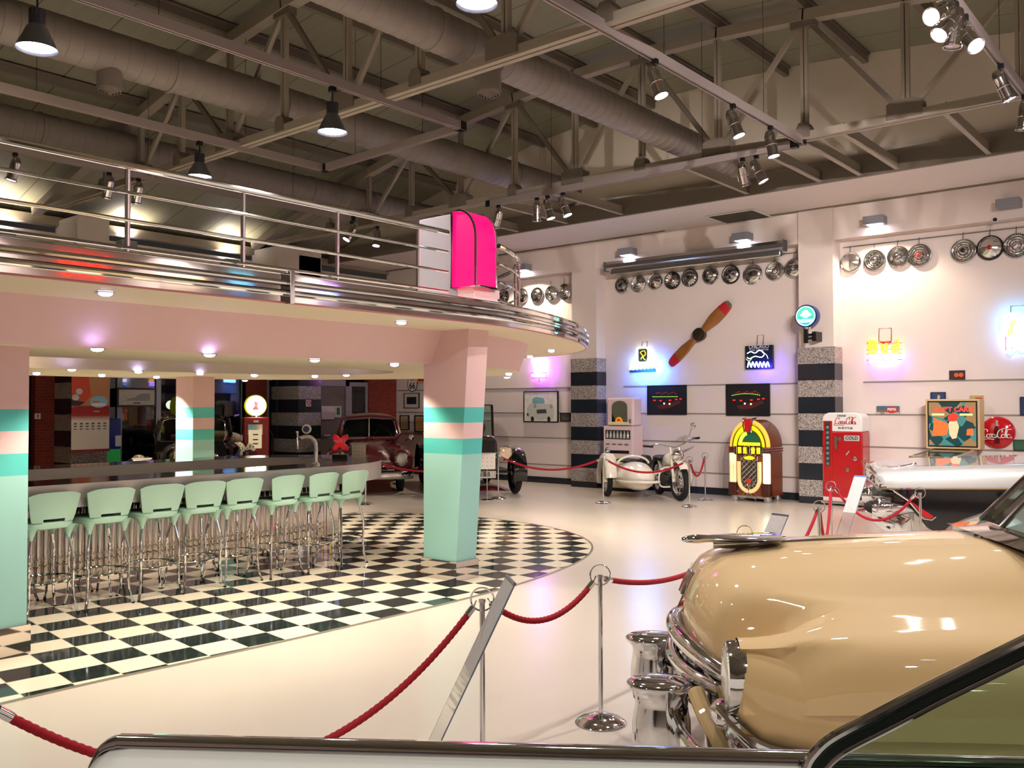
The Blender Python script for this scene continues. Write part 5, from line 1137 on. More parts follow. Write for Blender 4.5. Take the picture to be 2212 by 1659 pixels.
MB().tube([(L-.30, .26, 1.05), (L-.30, .30, 1.2), (L-.31, .34, 1.30)], .006, 6).at(T(L-.31, .36, 1.32)@RY(PI/2)).lathe([(.06, 0), (.05, .02), (.001, .03)], 16).build('mirror', CHROME, t)
MB().box(.42, .86, -.13, .13, .24, .42).at(T(.62, 0, .42)@RX(0)).lathe([(.10, 0), (.11, .02), (.10, .04), (.11, .06), (.10, .08), (.11, .10), (.10, .13), (.06, .16)], 18).build('engine', mat('engine_alloy', (70, 70, 72), .4, .7), t)
fm_ = MB().tube([(L-.30, 0, .80), (.95, 0, .62), (.4, 0, .60), (0, .1, .33)], .022, 8).tube([(L-.30, 0, .76), (1.02, 0, .40), (.85, 0, .24), (.3, 0, .22), (0, .12, .33)], .022, 8).tube([(.4, 0, .6), (0, -.1, .33)], .02, 8)
fm_.build('frame', IV, t)
for s in (-1, 1):
    MB().tube(spline([(.95, s*.06, .58), (.98, s*.22, .56), (.98, s*.30, .42), (.96, s*.26, .24), (.92, s*.06, .22)], 5), .016, 8).build('crash_bar', IV, t)
MB().tube(spline([(.7, .12, .40), (.95, .14, .34), (.9, .16, .22), (.2, .17, .2), (-.5, .17, .22)], 5), .025, 8).build('exhaust', CHROME, t)
MB().tube([(.1, -.2, .36), (.5, -.9, .34)], .02, 8).tube([(.95, -.06, .56), (.7, -.7, .30)], .02, 8).build('sidecar_strut', IV, t)
# sidecar body
def egg(x, w, zt_, zb_): return [(x, -.66+w*sin(q), (zt_+zb_)/2+(zt_-zb_)/2*cos(q)) for q in [2*PI*j/24 for j in range(24)]]
MB().loft([egg(1.33, .03, .40, .36), egg(1.30, .12, .47, .28), egg(1.22, .20, .55, .22), egg(1.08, .26, .62, .18), egg(.85, .30, .67, .16), egg(.55, .32, .66, .16), egg(.2, .31, .62, .17), egg(-.2, .26, .58, .2), egg(-.45, .16, .52, .26), egg(-.52, .05, .46, .34)]).build('sidecar_body', IV, t)
MB().loft([[(x, -.66+.24*k*sin(q), .66+.04*cos(q)) for q in [2*PI*j/18 for j in range(18)]] for x, k in ((.0, .3), (.05, .8), (.3, 1), (.5, .8), (.56, .3))]).build('cockpit', LEA, t); MB().tube([(.56+.0*s, -.66+.30*cos(q), .60+.16*sin(q)) for s, q in [(0, rad(10+160*k/14)) for k in range(15)]], .02, 8).build('grab_hoop', IV, t)
MB().tube(spline([(.6, -1.0, .32), (1.1, -.98, .34), (1.40, -.80, .35), (1.46, -.62, .35), (1.40, -.44, .35), (1.2, -.36, .34)], 5), .022, 8).build('bumper_tube', IV, t)
rings = []
for k in range(15):
    a = rad(5+190*k/14); r = .37; rings.append([(.25+(r+.05*cos(q))*cos(a), -1.08+.11*sin(q), .33+(r+.10*cos(q)*1.0)*sin(a)*1.05) for q in [rad(-105+210*j/8) for j in range(9)]])
MB().loft(rings, closed=False).build('sidecar_fender', IV, t, smooth=60)
MB().loft([[(x, -1.08+.12*s, z) for s, z in ((-1, .28), (1, .28), (1, .72), (.6, .80), (-.6, .80), (-1, .72))] for x in (.42, .46)]).build('fender_apron', IV, t, smooth=40, bevel=.01); MB().at(T(.5, -1.0, .42)@RY(PI/2)).lathe([(.035, 0), (.035, .02), (.02, .04), (.001, .045)], 12).build('marker_lamp', CHROME, t); MB().at(T(.3, -1.08, .83)).lathe([(.05, 0), (.045, .05), (.02, .08)], 12).build('top_lamp', CHROME, t)

# ================================================================== ROPE BARRIERS
def make_stanchion(label):
    t = thing('rope_stanchion', label, 'stanchion', (0, 0, 0), 0, 'chrome rope stanchions')
    MB().lathe([(.135, 0), (.137, .006), (.13, .014), (.10, .03), (.05, .043), (.022, .048), (.001, .05)], 36, False).build('base', CHROME, t)
    MB().lathe([(.0135, .03), (.0135, .77), (.0175, .772), (.0175, .785), (.001, .787)], 16, False).build('pole', CHROME, t)
    MB().tube([(.054*cos(2*PI*k/32), 0, .785+.054*sin(2*PI*k/32)) for k in range(32)], .0045, 6, True).build('ring', CHROME, t)
    return t
s0 = make_stanchion('nearest chrome stanchion with full base visible, left of the tan car nose'); q = at_z(1298, 1561); s0.location = (q.x, q.y, 0); s0.rotation_euler.z = YAW
TOPS = {}
def stan(key, px, d, label, z=None):
    q = at_d(px, 873, d); o = dup(s0, (q.x, q.y, 0), YAW, label); TOPS[key] = Vector((q.x, q.y, .785)); return o
TOPS['n1'] = Vector((s0.location.x, s0.location.y, .785))
stan('n2', 1041, 4.22, 'chrome stanchion behind the leaning acrylic panel')
stan('n0', -45, 2.75, 'chrome stanchion at the left end of the nearest rope, outside the view')
stan('n3', 1606, 6.35, 'chrome stanchion whose ring peeps over the tan bonnet ornament')
stan('m1', 1767, 8.0, 'chrome stanchion with twin ropes behind the tan bonnet')
stan('m2', 1793, 10.0, 'tall looking chrome stanchion before the black and silver car nose')
stan('m3', 1868, 14.2, 'chrome stanchion in front of the red vending machine')
stan('f1', 1076, 16.2, 'chrome stanchion in front of the old black car')
stan('f2', 1302, 15.4, 'chrome stanchion beside the sidecar wheel')
stan('f3', 1488, 14.8, 'chrome stanchion beside the motorcycle front wheel')
stan('f4', 1522, 15.9, 'chrome stanchion between motorcycle and jukebox')
stan('f0', 790, 15.3, 'chrome stanchion before the maroon car, hidden by the counter')
stan('m4', 1985, 9.2, 'chrome stanchion hidden behind the tan bonnet by the silver car')
def rope(a, b, sag, label, r=.015, fine=True, da=.06, db=.06):
    A, B = TOPS[a] if isinstance(a, str) else a, TOPS[b] if isinstance(b, str) else b
    A, B = Vector(A), Vector(B); d = (B-A); h = Vector((d.x, d.y, 0)).normalized()
    A = A+h*da+Vector((0, 0, -.03)); B = B-h*db+Vector((0, 0, -.03)); mid = (A+B)/2
    t = thing('barrier_rope', label, 'rope', (mid.x, mid.y, 0), 0, 'red barrier ropes'); o = Vector((mid.x, mid.y, 0))
    n = 120 if fine else 30; P = [A.lerp(B, k/n)-Vector((0, 0, sag*4*(k/n)*(1-k/n)))-o for k in range(n+1)]
    if fine:
        ln = sum((P[i+1]-P[i]).length for i in range(n)); m = int(ln/.006); Q = []
        cum = [0]
        for i in range(n): cum.append(cum[-1]+(P[i+1]-P[i]).length)
        j = 0
        for k in range(m+1):
            s = ln*k/m
            while j < n-1 and cum[j+1] < s: j += 1
            Q.append(P[j].lerp(P[j+1], (s-cum[j])/(cum[j+1]-cum[j])))
        rings = []
        for i, p in enumerate(Q):
            dd = (Q[min(i+1, m)]-Q[max(i-1, 0)]).normalized(); u = dd.cross(Vector((0, 0, 1))).normalized(); w = u.cross(dd); ph = 2*PI*(ln*i/m)/.085
            rings.append([p+(u*cos(x)+w*sin(x))*(r*(.86+.2*abs(cos(1.5*(x-ph))))) for x in [2*PI*q/14 for q in range(14)]])
        MB().loft(rings[6:-6]).build('rope_cord', REDG, t, smooth=70)
    else: MB().tube(P, r, 8).build('rope_cord', REDG, t)
    for (e, f) in ((P[0], P[min(5, n)]), (P[-1], P[max(-6, -n)])):
        dv = (f-e).normalized(); MB().tube([e, e+dv*.05], r*1.12, 12).tube([e-dv*.03+Vector((0, 0, .012)), e-dv*.012, e], .004, 6).build('ferrule', CHROME, t)
rope('n0', 'n2', .42, 'nearest thick red rope running low behind the white car'); rope('n2', 'n1', .135, 'red rope sagging between the two nearest stanchions'); rope('n1', 'n3', .12, 'red rope running behind the nose of the tan car')
rope('m1', 'n3', .3, 'red rope dropping behind the tan bonnet, left of the twin ropes', fine=False); rope('m1', 'm2', .4, 'steep red rope between the two stanchions behind the tan bonnet', fine=False); rope('m2', 'm4', .3, 'red rope curving towards the bullet bumper of the silver car', fine=False)
rope('f1', 'f2', .20, 'red rope before the striped left pillar', r=.018, fine=False); rope('f2', 'f3', .20, 'red rope before the sidecar', r=.018, fine=False); rope('f3', 'f4', .28, 'short red rope between motorcycle and jukebox', r=.018, fine=False); rope('f0', 'f1', .22, 'red rope before the maroon car, crossing behind the column', r=.018, fine=False)
rope('m3', 'm4', .25, 'red rope from the vending machine stanchion down behind the silver car', r=.016, fine=False)
# leaning acrylic panels
ACR = mat('acrylic_sheet', (236, 238, 238), .04, trans=.92, ior=1.49); PAPR = mat('panel_paper', (196, 194, 194), .35, noise=.2, nscale=30)
def acrylic(pxt, pyt, d, lean, h, wd, label, frac=.45, edge=(84, 90, 104)):
    q = at_d(pxt, pyt, d); R0 = Vector((cos(YAW), sin(YAW), 0)); Fv = Vector((-sin(YAW), cos(YAW), 0))
    base = q-R0*lean-Vector((0, 0, q.z)); t = thing('leaning_panel', label, 'info panel', base, YAW)
    W = Vector((wd[0], wd[1], 0)); top = Vector((lean, 0, q.z)); n_ = Vector((-.02, 0, .01)).normalized()*.003
    def sheet(nm, k0, k1, m_, th):
        c0, c1 = top*k0, top*k1; n2 = n_*(th/.003)
        MB().loft([[c0+n2, c0+W+n2, c0+W-n2, c0-n2], [c1+n2, c1+W+n2, c1+W-n2, c1-n2]]).build(nm, m_, t, smooth=0)
    sheet('acrylic_sheet', .0, 1.0, ACR, .003); sheet('paper_insert', 1-frac, .99, PAPR, .0042)
    MB().bar(top, top+W, .012, .014).build('top_edge', mat('edge_grey_%d' % edge[0], edge, .3), t, smooth=0)
    MB().bar(W*1.0, top+W, .004, .006).build('side_edge', mat('edge_blue', (110, 124, 150), .2), t, smooth=0)
    MB().loft([[(-.0, 0, 0), W*1, W*1+Vector((-.16, 0, 0)), Vector((-.16, 0, 0))], [(0, 0, .006), W*1+Vector((0, 0, .006)), W*1+Vector((-.16, 0, .006)), Vector((-.16, 0, .006))]]).build('foot_plate', ACR, t, smooth=0)
    return t
acrylic(1094, 1244, 4.15, .43, .8, (.038, -.2), 'leaning acrylic info panel seen edge on before the nearest stanchions')
acrylic(1846, 1028, 9.6, .30, .8, (.09, -.1), 'leaning white info panel left of the silver car', .42, (110, 130, 220))
acrylic(1668, 1110, 7.0, .36, .8, (.09, -.12), 'leaning pinkish info panel behind the tan bonnet ornament', .9)
card_stand(1052, 990, 0, 'white printed card on a stand before the old black car', .30, .28, d=16.0, foot=.55, rz=YAW).location.z = 0
card_stand(307, 985, 0, 'white printed card on a stand before the black convertible', .24, .22, d=12.8, foot=.72, rz=YAW+.2).location.z = 0
# ================================================================== THE CARS
R0 = Vector((cos(YAW), sin(YAW), 0)); FV = Vector((-sin(YAW), cos(YAW), 0))
camf = lambda xa, d: R0*xa+FV*d
TAN = mat('tan_car_paint', (222, 190, 138), .6, coat=1.0, spec=.3); CARG = mat('car_glass', (190, 214, 206), .02, trans=1.0, ior=1.3); INTR = mat('dark_interior', (22, 20, 20), .7)
LENS = mat('lamp_lens', (226, 226, 220), .08, .1, coat=1)
def sring(cx, cz, hw, hh, e=2.6, n=24, x=0.0, ax='x'):
    out = []
    for k in range(n):
        q = 2*PI*k/n; c, s = cos(q), sin(q); a = hw*abs(c)**(2/e)*(1 if c > 0 else -1); b = hh*abs(s)**(2/e)*(1 if s > 0 else -1)
        out.append((x, cx+a, cz+b) if ax == 'x' else (cx+a, x, cz+b))
    return out
def car_wheel(t, x, y, r, w, ax='y', hub=CHROME, white=False, nm='wheel'):
    g = T(x, y, r)@(RX(PI/2) if ax == 'y' else RY(PI/2))
    o = MB().at(g).lathe([(r*.6, -w*.45), (r*.85, -w*.5), (r*.97, -w*.4), (r, -w*.2), (r, w*.2), (r*.97, w*.4), (r*.85, w*.5), (r*.6, w*.45)], 32, False).build('tyre', RUBBER, t)
    MB().at(g).lathe([(r*.62, -w*.42), (r*.5, -w*.2), (r*.3, -w*.4), (.001, -w*.44)], 28, False).lathe([(r*.62, w*.42), (r*.5, w*.2), (r*.3, w*.4), (.001, w*.44)], 28, False).build('wheel_disc', hub, t)
# ---------------- tan convertible
o_ = camf(.768, 4.06); t = thing('car', 'glossy tan vintage car with chrome bullet bumper, nose pointing left', 'car', (o_.x, o_.y, 0), YAW-rad(7))
rows = [(.02, .66), (.0, .72), (.0, .79), (.012, .86), (.04, .93), (.09, .99), (.17, 1.035), (.28, 1.06), (.45, 1.085), (.8, 1.108), (1.15, 1.128), (1.45, 1.14)]
BZ = [(0, 0), (.15, .005), (.3, .025), (.42, .06), (.52, .105), (.6, .15), (.68, .185), (.76, .205), (.84, .224), (.90, .248), (.945, .28), (.975, .325), (.99, .385), (1.0, .45), (1.002, .53), (1.0, .60)]
def bz(b):
    return next(z0+(z1-z0)*(b-b0)/(b1-b0 or 1) for (b0, z0), (b1, z1) in zip(BZ, BZ[1:]) if b0 <= b <= b1+1e-6)
smooth_ = lambda q: max(0, min(1, q))**2*(3-2*max(0, min(1, q)))
LX = .115
cols = sorted(set([round(-b, 4) for b, _ in BZ]+[b for b, _ in BZ]+[.08, -.08, .225, -.225, .36, -.36, .47, -.47, .56, -.56, .64, -.64, .72, -.72, .80, -.80, .87, -.87]), key=lambda q: q)
rings = []
for i, (x, z) in enumerate(rows):
    s_i = min(1, .14+.86*(i/8)**1.1); row = []
    for k, b in enumerate(cols):
        a = abs(b); zz = bz(min(a, 1.0)); zc = z
        nx = x+.15*(min(a, .7)/.6)**2.4*(max(0, 1-.55*i/8) if x < .4 else max(0, (1.3-x)*.45)); nz = z-zz*s_i
        fx = LX+.03+(1.45-LX)*(i/11)**1.9; u = smooth_((fx-LX-.03)/.42)
        dzc = .715+math.sqrt(max(.0, .138**2-(a-.80)**2)) if a < .938 else .715-(zz-.275)*.5
        full = (1.095+.03*min(1, fx))-zz; fz = dzc+(full-dzc)*u; fb = b if a < .9 else b*(.94+.06*u)
        w = smooth_((a-.50)/.16); row.append((nx+(fx-nx)*w, (b+(fb-b)*w), nz+(fz-nz)*w))
    rings.append(row)
MB().loft(rings, closed=False).build('hood', TAN, t, smooth=75)
for s in (-1, 1):
    st = [(.155, .80, .715, .118, .118, 2), (.185, .80, .700, .132, .138, 2.1), (.25, .79, .645, .165, .185, 2.3), (.38, .765, .61, .205, .20, 2.4), (.7, .74, .60, .245, .20, 2.6), (1.1, .72, .61, .27, .21, 2.8), (1.6, .70, .640, .295, .24, 2.8), (2.4, .69, .65, .31, .265, 3.2)]
    MB().loft([sring(s*cx, cz, hw, hh, e, 28, x) for x, cx, cz, hw, hh, e in [(q[0]-.035,)+q[1:] for q in st]]).build('front_fender', TAN, t, smooth=60)
    MB().at(T(LX, s*.80, .715)@RY(-PI/2)).lathe([(.10, .0), (.128, -.05), (.133, -.01), (.128, .012), (.112, .016), (.10, .01)], 32, False).build('headlight_rim', CHROME, t)
    MB().at(T(LX, s*.80, .715)@RY(-PI/2)).lathe([(.108, .004), (.09, .016), (.05, .026), (.001, .03)], 28, False).build('headlight_lens', LENS, t)
    MB().loft([sring(s*.74, .56, hw, hh, 2, 16, x) for x, hw, hh in ((.05, .02, .02), (.07, .07, .045), (.12, .10, .06), (.20, .11, .065))]).build('parking_lamp', CHROME, t)
    for k, (dz, db) in enumerate(((0, 0), (-.045, .004), (-.088, .004), (-.13, .002))):
        pts = spline([(.08+.02*k, s*(.80-.02*k), .60+dz), (.13, s*.88, .565+dz), (.19, s*.945, .53+dz), (.28, s*(.985+db), .515+dz), (.42, s*(.995+db), .51+dz), (.62, s*(1.0+db), .508+dz)], 5)
        MB().tube(pts, .019, 8).build('fender_trim', CHROME, t)
    gs = [(.21, .03, .03), (.225, .07, .06), (.26, .095, .08), (.32, .105, .086), (.40, .104, .085), (.46, .095, .078), (.50, .094, .078), (.525, .108, .088), (.54, .124, .098), (.553, .124, .097), (.564, .108, .082), (.569, .06, .05)]
    MB().loft([[(-.11+1.15*rx*cos(q), s*.36+1.1*ry*sin(q), z) for q in [2*PI*j/28 for j in range(28)]] for z, rx, ry in gs]).build('bumper_guard', CHROME, t, smooth=60)
    MB().tube(spline([(.02, s*.50, .56), (.05, s*.60, .50), (.10, s*.70, .42), (.14, s*.78, .33)], 5), .035, 10).build('apron_rib', TAN, t)
    MB().loft([[(.06, s*.42, z), (.10, s*.60, z), (.16, s*.78, z), (.28, s*.93, z-.02)] for z in (.28, .40, .56, .62)], closed=False).build('lower_apron', CHROME, t, smooth=60)
def cross(z0, dz, xf, r, b1=.62, zc=0.0):
    return spline([(xf+.16*(b/.55)**2, b, z0-dz*(b/.55)**2) for b in [-b1+2*b1*k/10 for k in range(11)]], 3)
MB().tube(cross(.70, .045, -.035, .04), .04, 12).build('grille_bar', CHROME, t); MB().tube(cross(.585, .0, -.045, .03), .03, 12).build('grille_bar', CHROME, t); MB().tube(cross(.47, -.0, -.02, .03), .026, 10).build('grille_bar', CHROME, t)
MB().box(.14, .16, -.6, .6, .40, .70).build('grille_back', BLACK, t, smooth=0)
for k in range(9):
    b_ = -.52+.13*k; MB().box(.0+.16*(b_/.55)**2, .12+.1*(b_/.55)**2, b_-.006, b_+.006, .44, .68).build('grille_fin', CHROME, t, smooth=0)
bp = [(.72, -1.03, .37), (.40, -1.03, .37), (.16, -.97, .37), (.03, -.80, .37), (-.05, -.5, .37), (-.075, 0, .37), (-.05, .5, .37), (.03, .80, .37), (.16, .97, .37), (.40, 1.03, .37), (.72, 1.03, .37)]
b = MB(); P = spline(bp, 6); rings = []
for i, p in enumerate(P):
    d = (P[min(i+1, len(P)-1)]-P[max(i-1, 0)]).normalized(); nrm = Vector((d.y, -d.x, 0)); rings.append([p+nrm*(.028*cos(q))*(-1)+Vector((0, 0, .075*sin(q))) for q in [2*PI*j/16 for j in range(16)]])
b.loft(rings); b.build('bumper_bar', CHROME, t, smooth=60)
MB().tube([(-.02, -.36, .40), (-.02, -.2, .52), (-.02, .2, .52), (-.02, .36, .40)], .018, 8).build('bumper_tie', CHROME, t)
MB().tube(spline([(.30, 0, 1.066), (.55, 0, 1.088), (1.0, 0, 1.106), (1.43, 0, 1.116)], 4), .012, 8).build('hood_strip', CHROME, t)
MB().loft([[(x, w*cos(q), z+h*sin(q)) for q in [2*PI*j/14 for j in range(14)]] for x, w, h, z in ((.0, .008, .008, 1.088), (.02, .022, .016, 1.09), (.07, .03, .02, 1.092), (.12, .02, .016, 1.094), (.3, .015, .02, 1.095), (.46, .008, .01, 1.10))]).loft([[(x, w*cos(q), z+.005*sin(q)) for q in [2*PI*j/12 for j in range(12)]] for x, w, z in ((.07, .02, 1.098), (.15, .07, 1.102), (.32, .13, 1.106), (.42, .13, 1.108), (.44, .09, 1.108))]).loft([[(x, .012*cos(q), z+.5*h*sin(q)) for q in [2*PI*j/10 for j in range(10)]] for x, h, z in ((.14, .04, 1.07), (.3, .05, 1.075), (.34, .03, 1.075))]).build('bonnet_ornament', CHROME, t, smooth=50)
MB().loft([[(x, .045*k, z) for k in (-1, -.5, .5, 1)]+[(x-.018, .03*k, z) for k in (1, -1)] for x, z in ((.008, .845), (.026, .90), (.05, .955))]).build('crest', CHROME, t, bevel=.004); MB().loft([[(x-.021, .026*k, z) for k in (-1, 1)]+[(x-.026, .0, z)] for x, z in ((.01, .86), (.042, .94))]).build('crest_enamel', mat('crest_red', (150, 20, 26), .2), t, smooth=0)
for s in (-1, 1): MB().bar((-.012, 0, .775), (.055, s*.11, .89), .012, .03).build('v_emblem', CHROME, t, smooth=0)
# windscreen, cowl, body, seats, wheels
MB().loft([[(x, w*hw, zc-dz*abs(w)**3) for w in [-1+2*k/16 for k in range(17)]] for x, hw, zc, dz in ((1.40, .60, 1.10, .14), (1.6, .72, 1.115, .13), (1.85, .82, 1.10, .12))], closed=False).build('cowl', TAN, t, smooth=60)
VW = [(1.56, .66, 1.08), (1.36, 0, 1.15), (1.56, -.66, 1.08)]; up_ = Vector((.36, 0, .40)); VT = [Vector(v)+up_*(.96) for v in VW]; VT[0].y -= .08; VT[2].y += .08
for i in range(2):
    q = [Vector(VW[i]), Vector(VW[i+1]), VT[i+1], VT[i]]; MB().loft([[p+Vector((-.003, 0, 0)) for p in q], [p+Vector((.003, 0, 0)) for p in q]]).build('windscreen', CARG, t, smooth=0)
MB().tube([Vector(v)+Vector((-.02, 0, .0)) for v in VW], .024, 8).tube(VT, .02, 8).build('windscreen_frame', CHROME, t); MB().tube([VW[1], VT[1]], .014, 8).build('centre_pillar', CHROME, t)
for i in (0, 2): MB().bar(VW[i], VT[i], .05, .11).build('windscreen_pillar', CHROME, t, smooth=0, bevel=.012)
MB().loft([[(1.40, .60, 1.085), (1.30, .45, 1.12), (1.22, 0, 1.15), (1.30, -.45, 1.12), (1.40, -.6, 1.085)], [(1.56, .66, 1.10), (1.42, .30, 1.155), (1.38, 0, 1.165), (1.42, -.30, 1.155), (1.56, -.66, 1.10)]], closed=False).build('cowl_chrome', CHROME, t)
MB().tube([(1.38, .30, 1.115), (1.58, .55, 1.12)], .006, 6).tube([(1.38, -.30, 1.115), (1.58, -.55, 1.12)], .006, 6).build('wiper', CHROME, t)
bd = [(1.5, .98, .92), (2.2, 1.0, .93), (3.2, 1.0, .93), (4.2, .97, .90), (5.0, .85, .80), (5.25, .7, .6)]
MB().loft([[(x, w, .35), (x, w, zt-.12), (x, w*.96, zt-.03), (x, w*.86, zt), (x, -w*.86, zt), (x, -w*.96, zt-.03), (x, -w, zt-.12), (x, -w, .35)] for x, w, zt in bd]).build('body', TAN, t, smooth=40)
MB().box(1.95, 3.5, -.8, .8, .935, .945).build('cabin_opening', INTR, t, smooth=0); MB().box(2.6, 2.85, -.78, .78, .94, 1.16).build('front_seat', mat('seat_tan', (150, 100, 60), .5), t, bevel=.05); MB().box(3.3, 3.6, -.78, .78, .94, 1.14).build('rear_seat', mat('seat_tan', (150, 100, 60), .5), t, bevel=.05)
for x in (.92, 4.15):
    for s in (-1, 1): car_wheel(t, x, s*.84, .36, .2)
# ---------------- silver and black car
XS0 = (1893-1106)*9.8/1925; o_ = camf(XS0, 9.8); t = thing('car', 'silver topped black car with red grille edges, behind the tan car', 'car', (o_.x, o_.y, 0), YAW-rad(17))
SIL = mat('silver_car_paint', (168, 168, 167), .45, .35, coat=1.0); BLK = mat('black_car_paint', (8, 9, 14), .08, coat=1.0); WID = 1.95
def sec(x, zt, zb, ins, crown=.03):
    y0, y1 = ins, WID-ins-max(0, .35-x*.6); zt += .028*x; zb += .025*x; return [(x, y0, zb), (x, y0-.012, (zb+zt)/2), (x, y0+.02, zt-.045), (x, y0+.10, zt-.005), (x, y0+.3, zt-.012), (x, WID/2, zt+crown), (x, y1-.3, zt-.012), (x, y1-.10, zt-.005), (x, y1-.02, zt-.045), (x, y1+.012, (zb+zt)/2), (x, y1, zb)]
MB().loft([sec(.02, .935, .905, .02), sec(.0, .955, .89, .01), sec(.08, .985, .80, .0), sec(.2, .995, .77, .0), sec(.6, 1.005, .77, 0), sec(1.2, 1.015, .77, 0), sec(2.2, 1.03, .77, 0), sec(3.4, 1.03, .77, 0), sec(5.2, .98, .72, .05)]).build('upper_body', SIL, t, smooth=45)
MB().loft([[(x, y, .28) for y in (.05, WID-.05)]+[(x, y, .77+.025*x) for y in (WID-.02, .02)] for x in (.75, 1.0, 2.0, 5.1)]).build('lower_body', SIL, t, smooth=0)
pan = [(.18, .772), (.28, .68), (.45, .52), (.5, .36), (.62, .30), (.72, .40), (.85, .47), (1.05, .55), (1.35, .63), (1.7, .675), (2.6, .735), (5.0, .8), (5.0, .895)]
for yy in ((-.015, .012), (WID-.25, WID-.22)): MB().plate(pan, yy[0], yy[1]).build('black_side_panel', BLK, t, smooth=0, bevel=.006)
MB().loft([[(.18, .02, .77), (.22, WID-.25, .77), (.30, WID-.25, .77), (.30, .02, .77)], [(.5, .02, .36), (.55, WID-.25, .36), (.65, WID-.25, .36), (.6, .02, .36)]]).build('front_face', BLK, t, smooth=0)
MB().bar((.0, -.014, .775), (5.0, -.014, .90), .012, .016).build('side_trim', CHROME, t, smooth=0)
for y in (.0, WID-.22): MB().plate([(.30, .655), (.345, .64), (.56, .49), (.52, .46), (.46, .47)], y-.022, y+.022).build('red_grille_edge', mat('grille_red', (150, 14, 22), .2, coat=.5), t, smooth=0); MB().tube([(.16, y-.018, .76), (.31, y-.018, .655), (.46, y-.018, .465), (.535, y-.018, .455), (.575, y-.018, .49)], .012, 6).build('grille_frame', CHROME, t)
for y in (.12, .36, WID-.70, WID-.48):
    MB().at(T(.05, y, .855)@RY(-PI/2)).lathe([(.095, -.05), (.10, .0), (.09, .03)], 24, False).build('headlight_rim', CHROME, t); MB().at(T(.05, y, .855)@RY(-PI/2)).lathe([(.088, .018), (.05, .04), (.001, .048)], 20, False).build('headlight_lens', LENS, t)
MB().tube([(.02, y, .765) for y in (-.0, .5, 1.1, WID-.36)], .022, 8).build('lower_lamp_trim', CHROME, t)
for y in (.12, WID-.45):
    MB().loft([[(x, y+r*cos(q), .56+r*.9*sin(q)) for q in [2*PI*j/20 for j in range(20)]] for x, r in ((-.07, .02), (-.06, .07), (.0, .12), (.08, .13), (.2, .10), (.4, .05))]).build('bumper_bullet', CHROME, t)
    MB().at(T(-.075, y, .56)@RY(-PI/2)).lathe([(.075, -.02), (.05, .03), (.001, .07)], 18, False).build('bullet_tip', RUBBER, t)
MB().loft([[(x, y, z) for x, z in ((-.02+dx, .46), (.03+dx, .50), (.12+dx, .46), (.14+dx, .34), (.03+dx, .30), (-.02+dx, .36))] for y, dx in ((-.03, .22), (.1, .06), (.5, .0), (1.1, 0.04), (WID-.45, .14), (WID-.3, .28))]).build('bumper_bar', CHROME, t, smooth=50)
MB().loft([[(.36, y, z) for y, z in ((.3, .66), (WID-.3, .66), (WID-.4, .50), (.4, .50))], [(.40, y, z) for y, z in ((.3, .66), (WID-.3, .66), (WID-.4, .50), (.4, .50))]]).build('grille_mesh', mat('grille_silver', (130, 130, 132), .3, .9), t, smooth=0)
MB().loft([[(x, .28+w*cos(q), z+h*sin(q)) for q in [2*PI*j/10 for j in range(10)]] for x, w, h, z in ((.25, .01, .01, 1.0), (.35, .02, .02, 1.01), (.42, .012, .03, 1.025), (.44, .005, .01, 1.03))]).build('fender_ornament', CHROME, t); MB().box(.85, 1.05, .28, .34, 1.012, 1.024).build('hood_scoop', mat('scoop_dark', (60, 50, 44), .3), t, smooth=0)
MB().plate([(.78, .955), (.98, .99), (1.02, .99), (.90, .95)], .04, .10).build('louvre', BLK, t, smooth=0)
MB().loft([[(x, y, z) for y, z in ((.25, 1.03), (WID-.25, 1.03), (WID-.4, z1), (.4, z1))] for x, z1 in ((2.3, 1.05), (2.75, 1.42), (3.6, 1.44), (4.3, 1.1))]).build('cabin_glass', mat('dark_car_glass', (20, 26, 28), .04, coat=1), t, smooth=0, bevel=.03)
MB().loft([[(x, y, z) for y, z in ((.38, z0), (WID-.38, z0), (WID-.42, z0+.05), (.42, z0+.05))] for x, z0 in ((2.7, 1.40), (3.1, 1.44), (3.65, 1.42))]).build('roof', SIL, t, smooth=40, bevel=.02)
MB().tube([(1.55, .06, 1.02), (1.62, .05, 1.09)], .008, 6).loft([[(x, .05+.05*k*cos(q), 1.11+.03*k*sin(q)) for q in [2*PI*j/14 for j in range(14)]] for x, k in ((1.56, .5), (1.58, 1), (1.66, 1), (1.68, .6))]).build('door_mirror', CHROME, t)
MB().tube([(1.45, .5, 1.03), (1.45, .5, 1.16)], .003, 5).build('aerial', CHROME, t)
for x in (1.15, 4.1):
    for y in (.16, WID-.16): car_wheel(t, x, y, .345, .2)
# ---------------- white car in the foreground
o_ = camf(-.95, 2.03); t = thing('car', 'white car in the near foreground with a chrome topped fender crest', 'car', (o_.x, o_.y, 0), YAW-rad(4.1)); MI = (T(o_.x, o_.y, 0)@RZ(YAW-rad(4.1))).inverted()
WHC = mat('white_car_paint', (232, 236, 226), .5, spec=.4, coat=1.0)
def wsec(x, dz, k=1.0):
    z = .945-dz; return [(x, .014, .30), (x, .016, z-.06), (x, .010, z-.008), (x, .0, z), (x, -.03, z-.008), (x, -.07, z-.02), (x, -.14, z-.042), (x, -.30, z-.075), (x, -.8, z-.09), (x, -1.25, z-.10), (x, -1.42, z-.085), (x, -1.50, z-.07), (x, -1.54, z-.12), (x, -1.55, .30)]
MB().loft([wsec(-.012, .16), wsec(-.004, .09), wsec(.006, .05), wsec(.025, .022), wsec(.055, .006), wsec(.10, .0), wsec(.6, .0), wsec(1.3, .0), wsec(2.4, .0), wsec(3.6, .02)]).build('body', WHC, t, smooth=50)
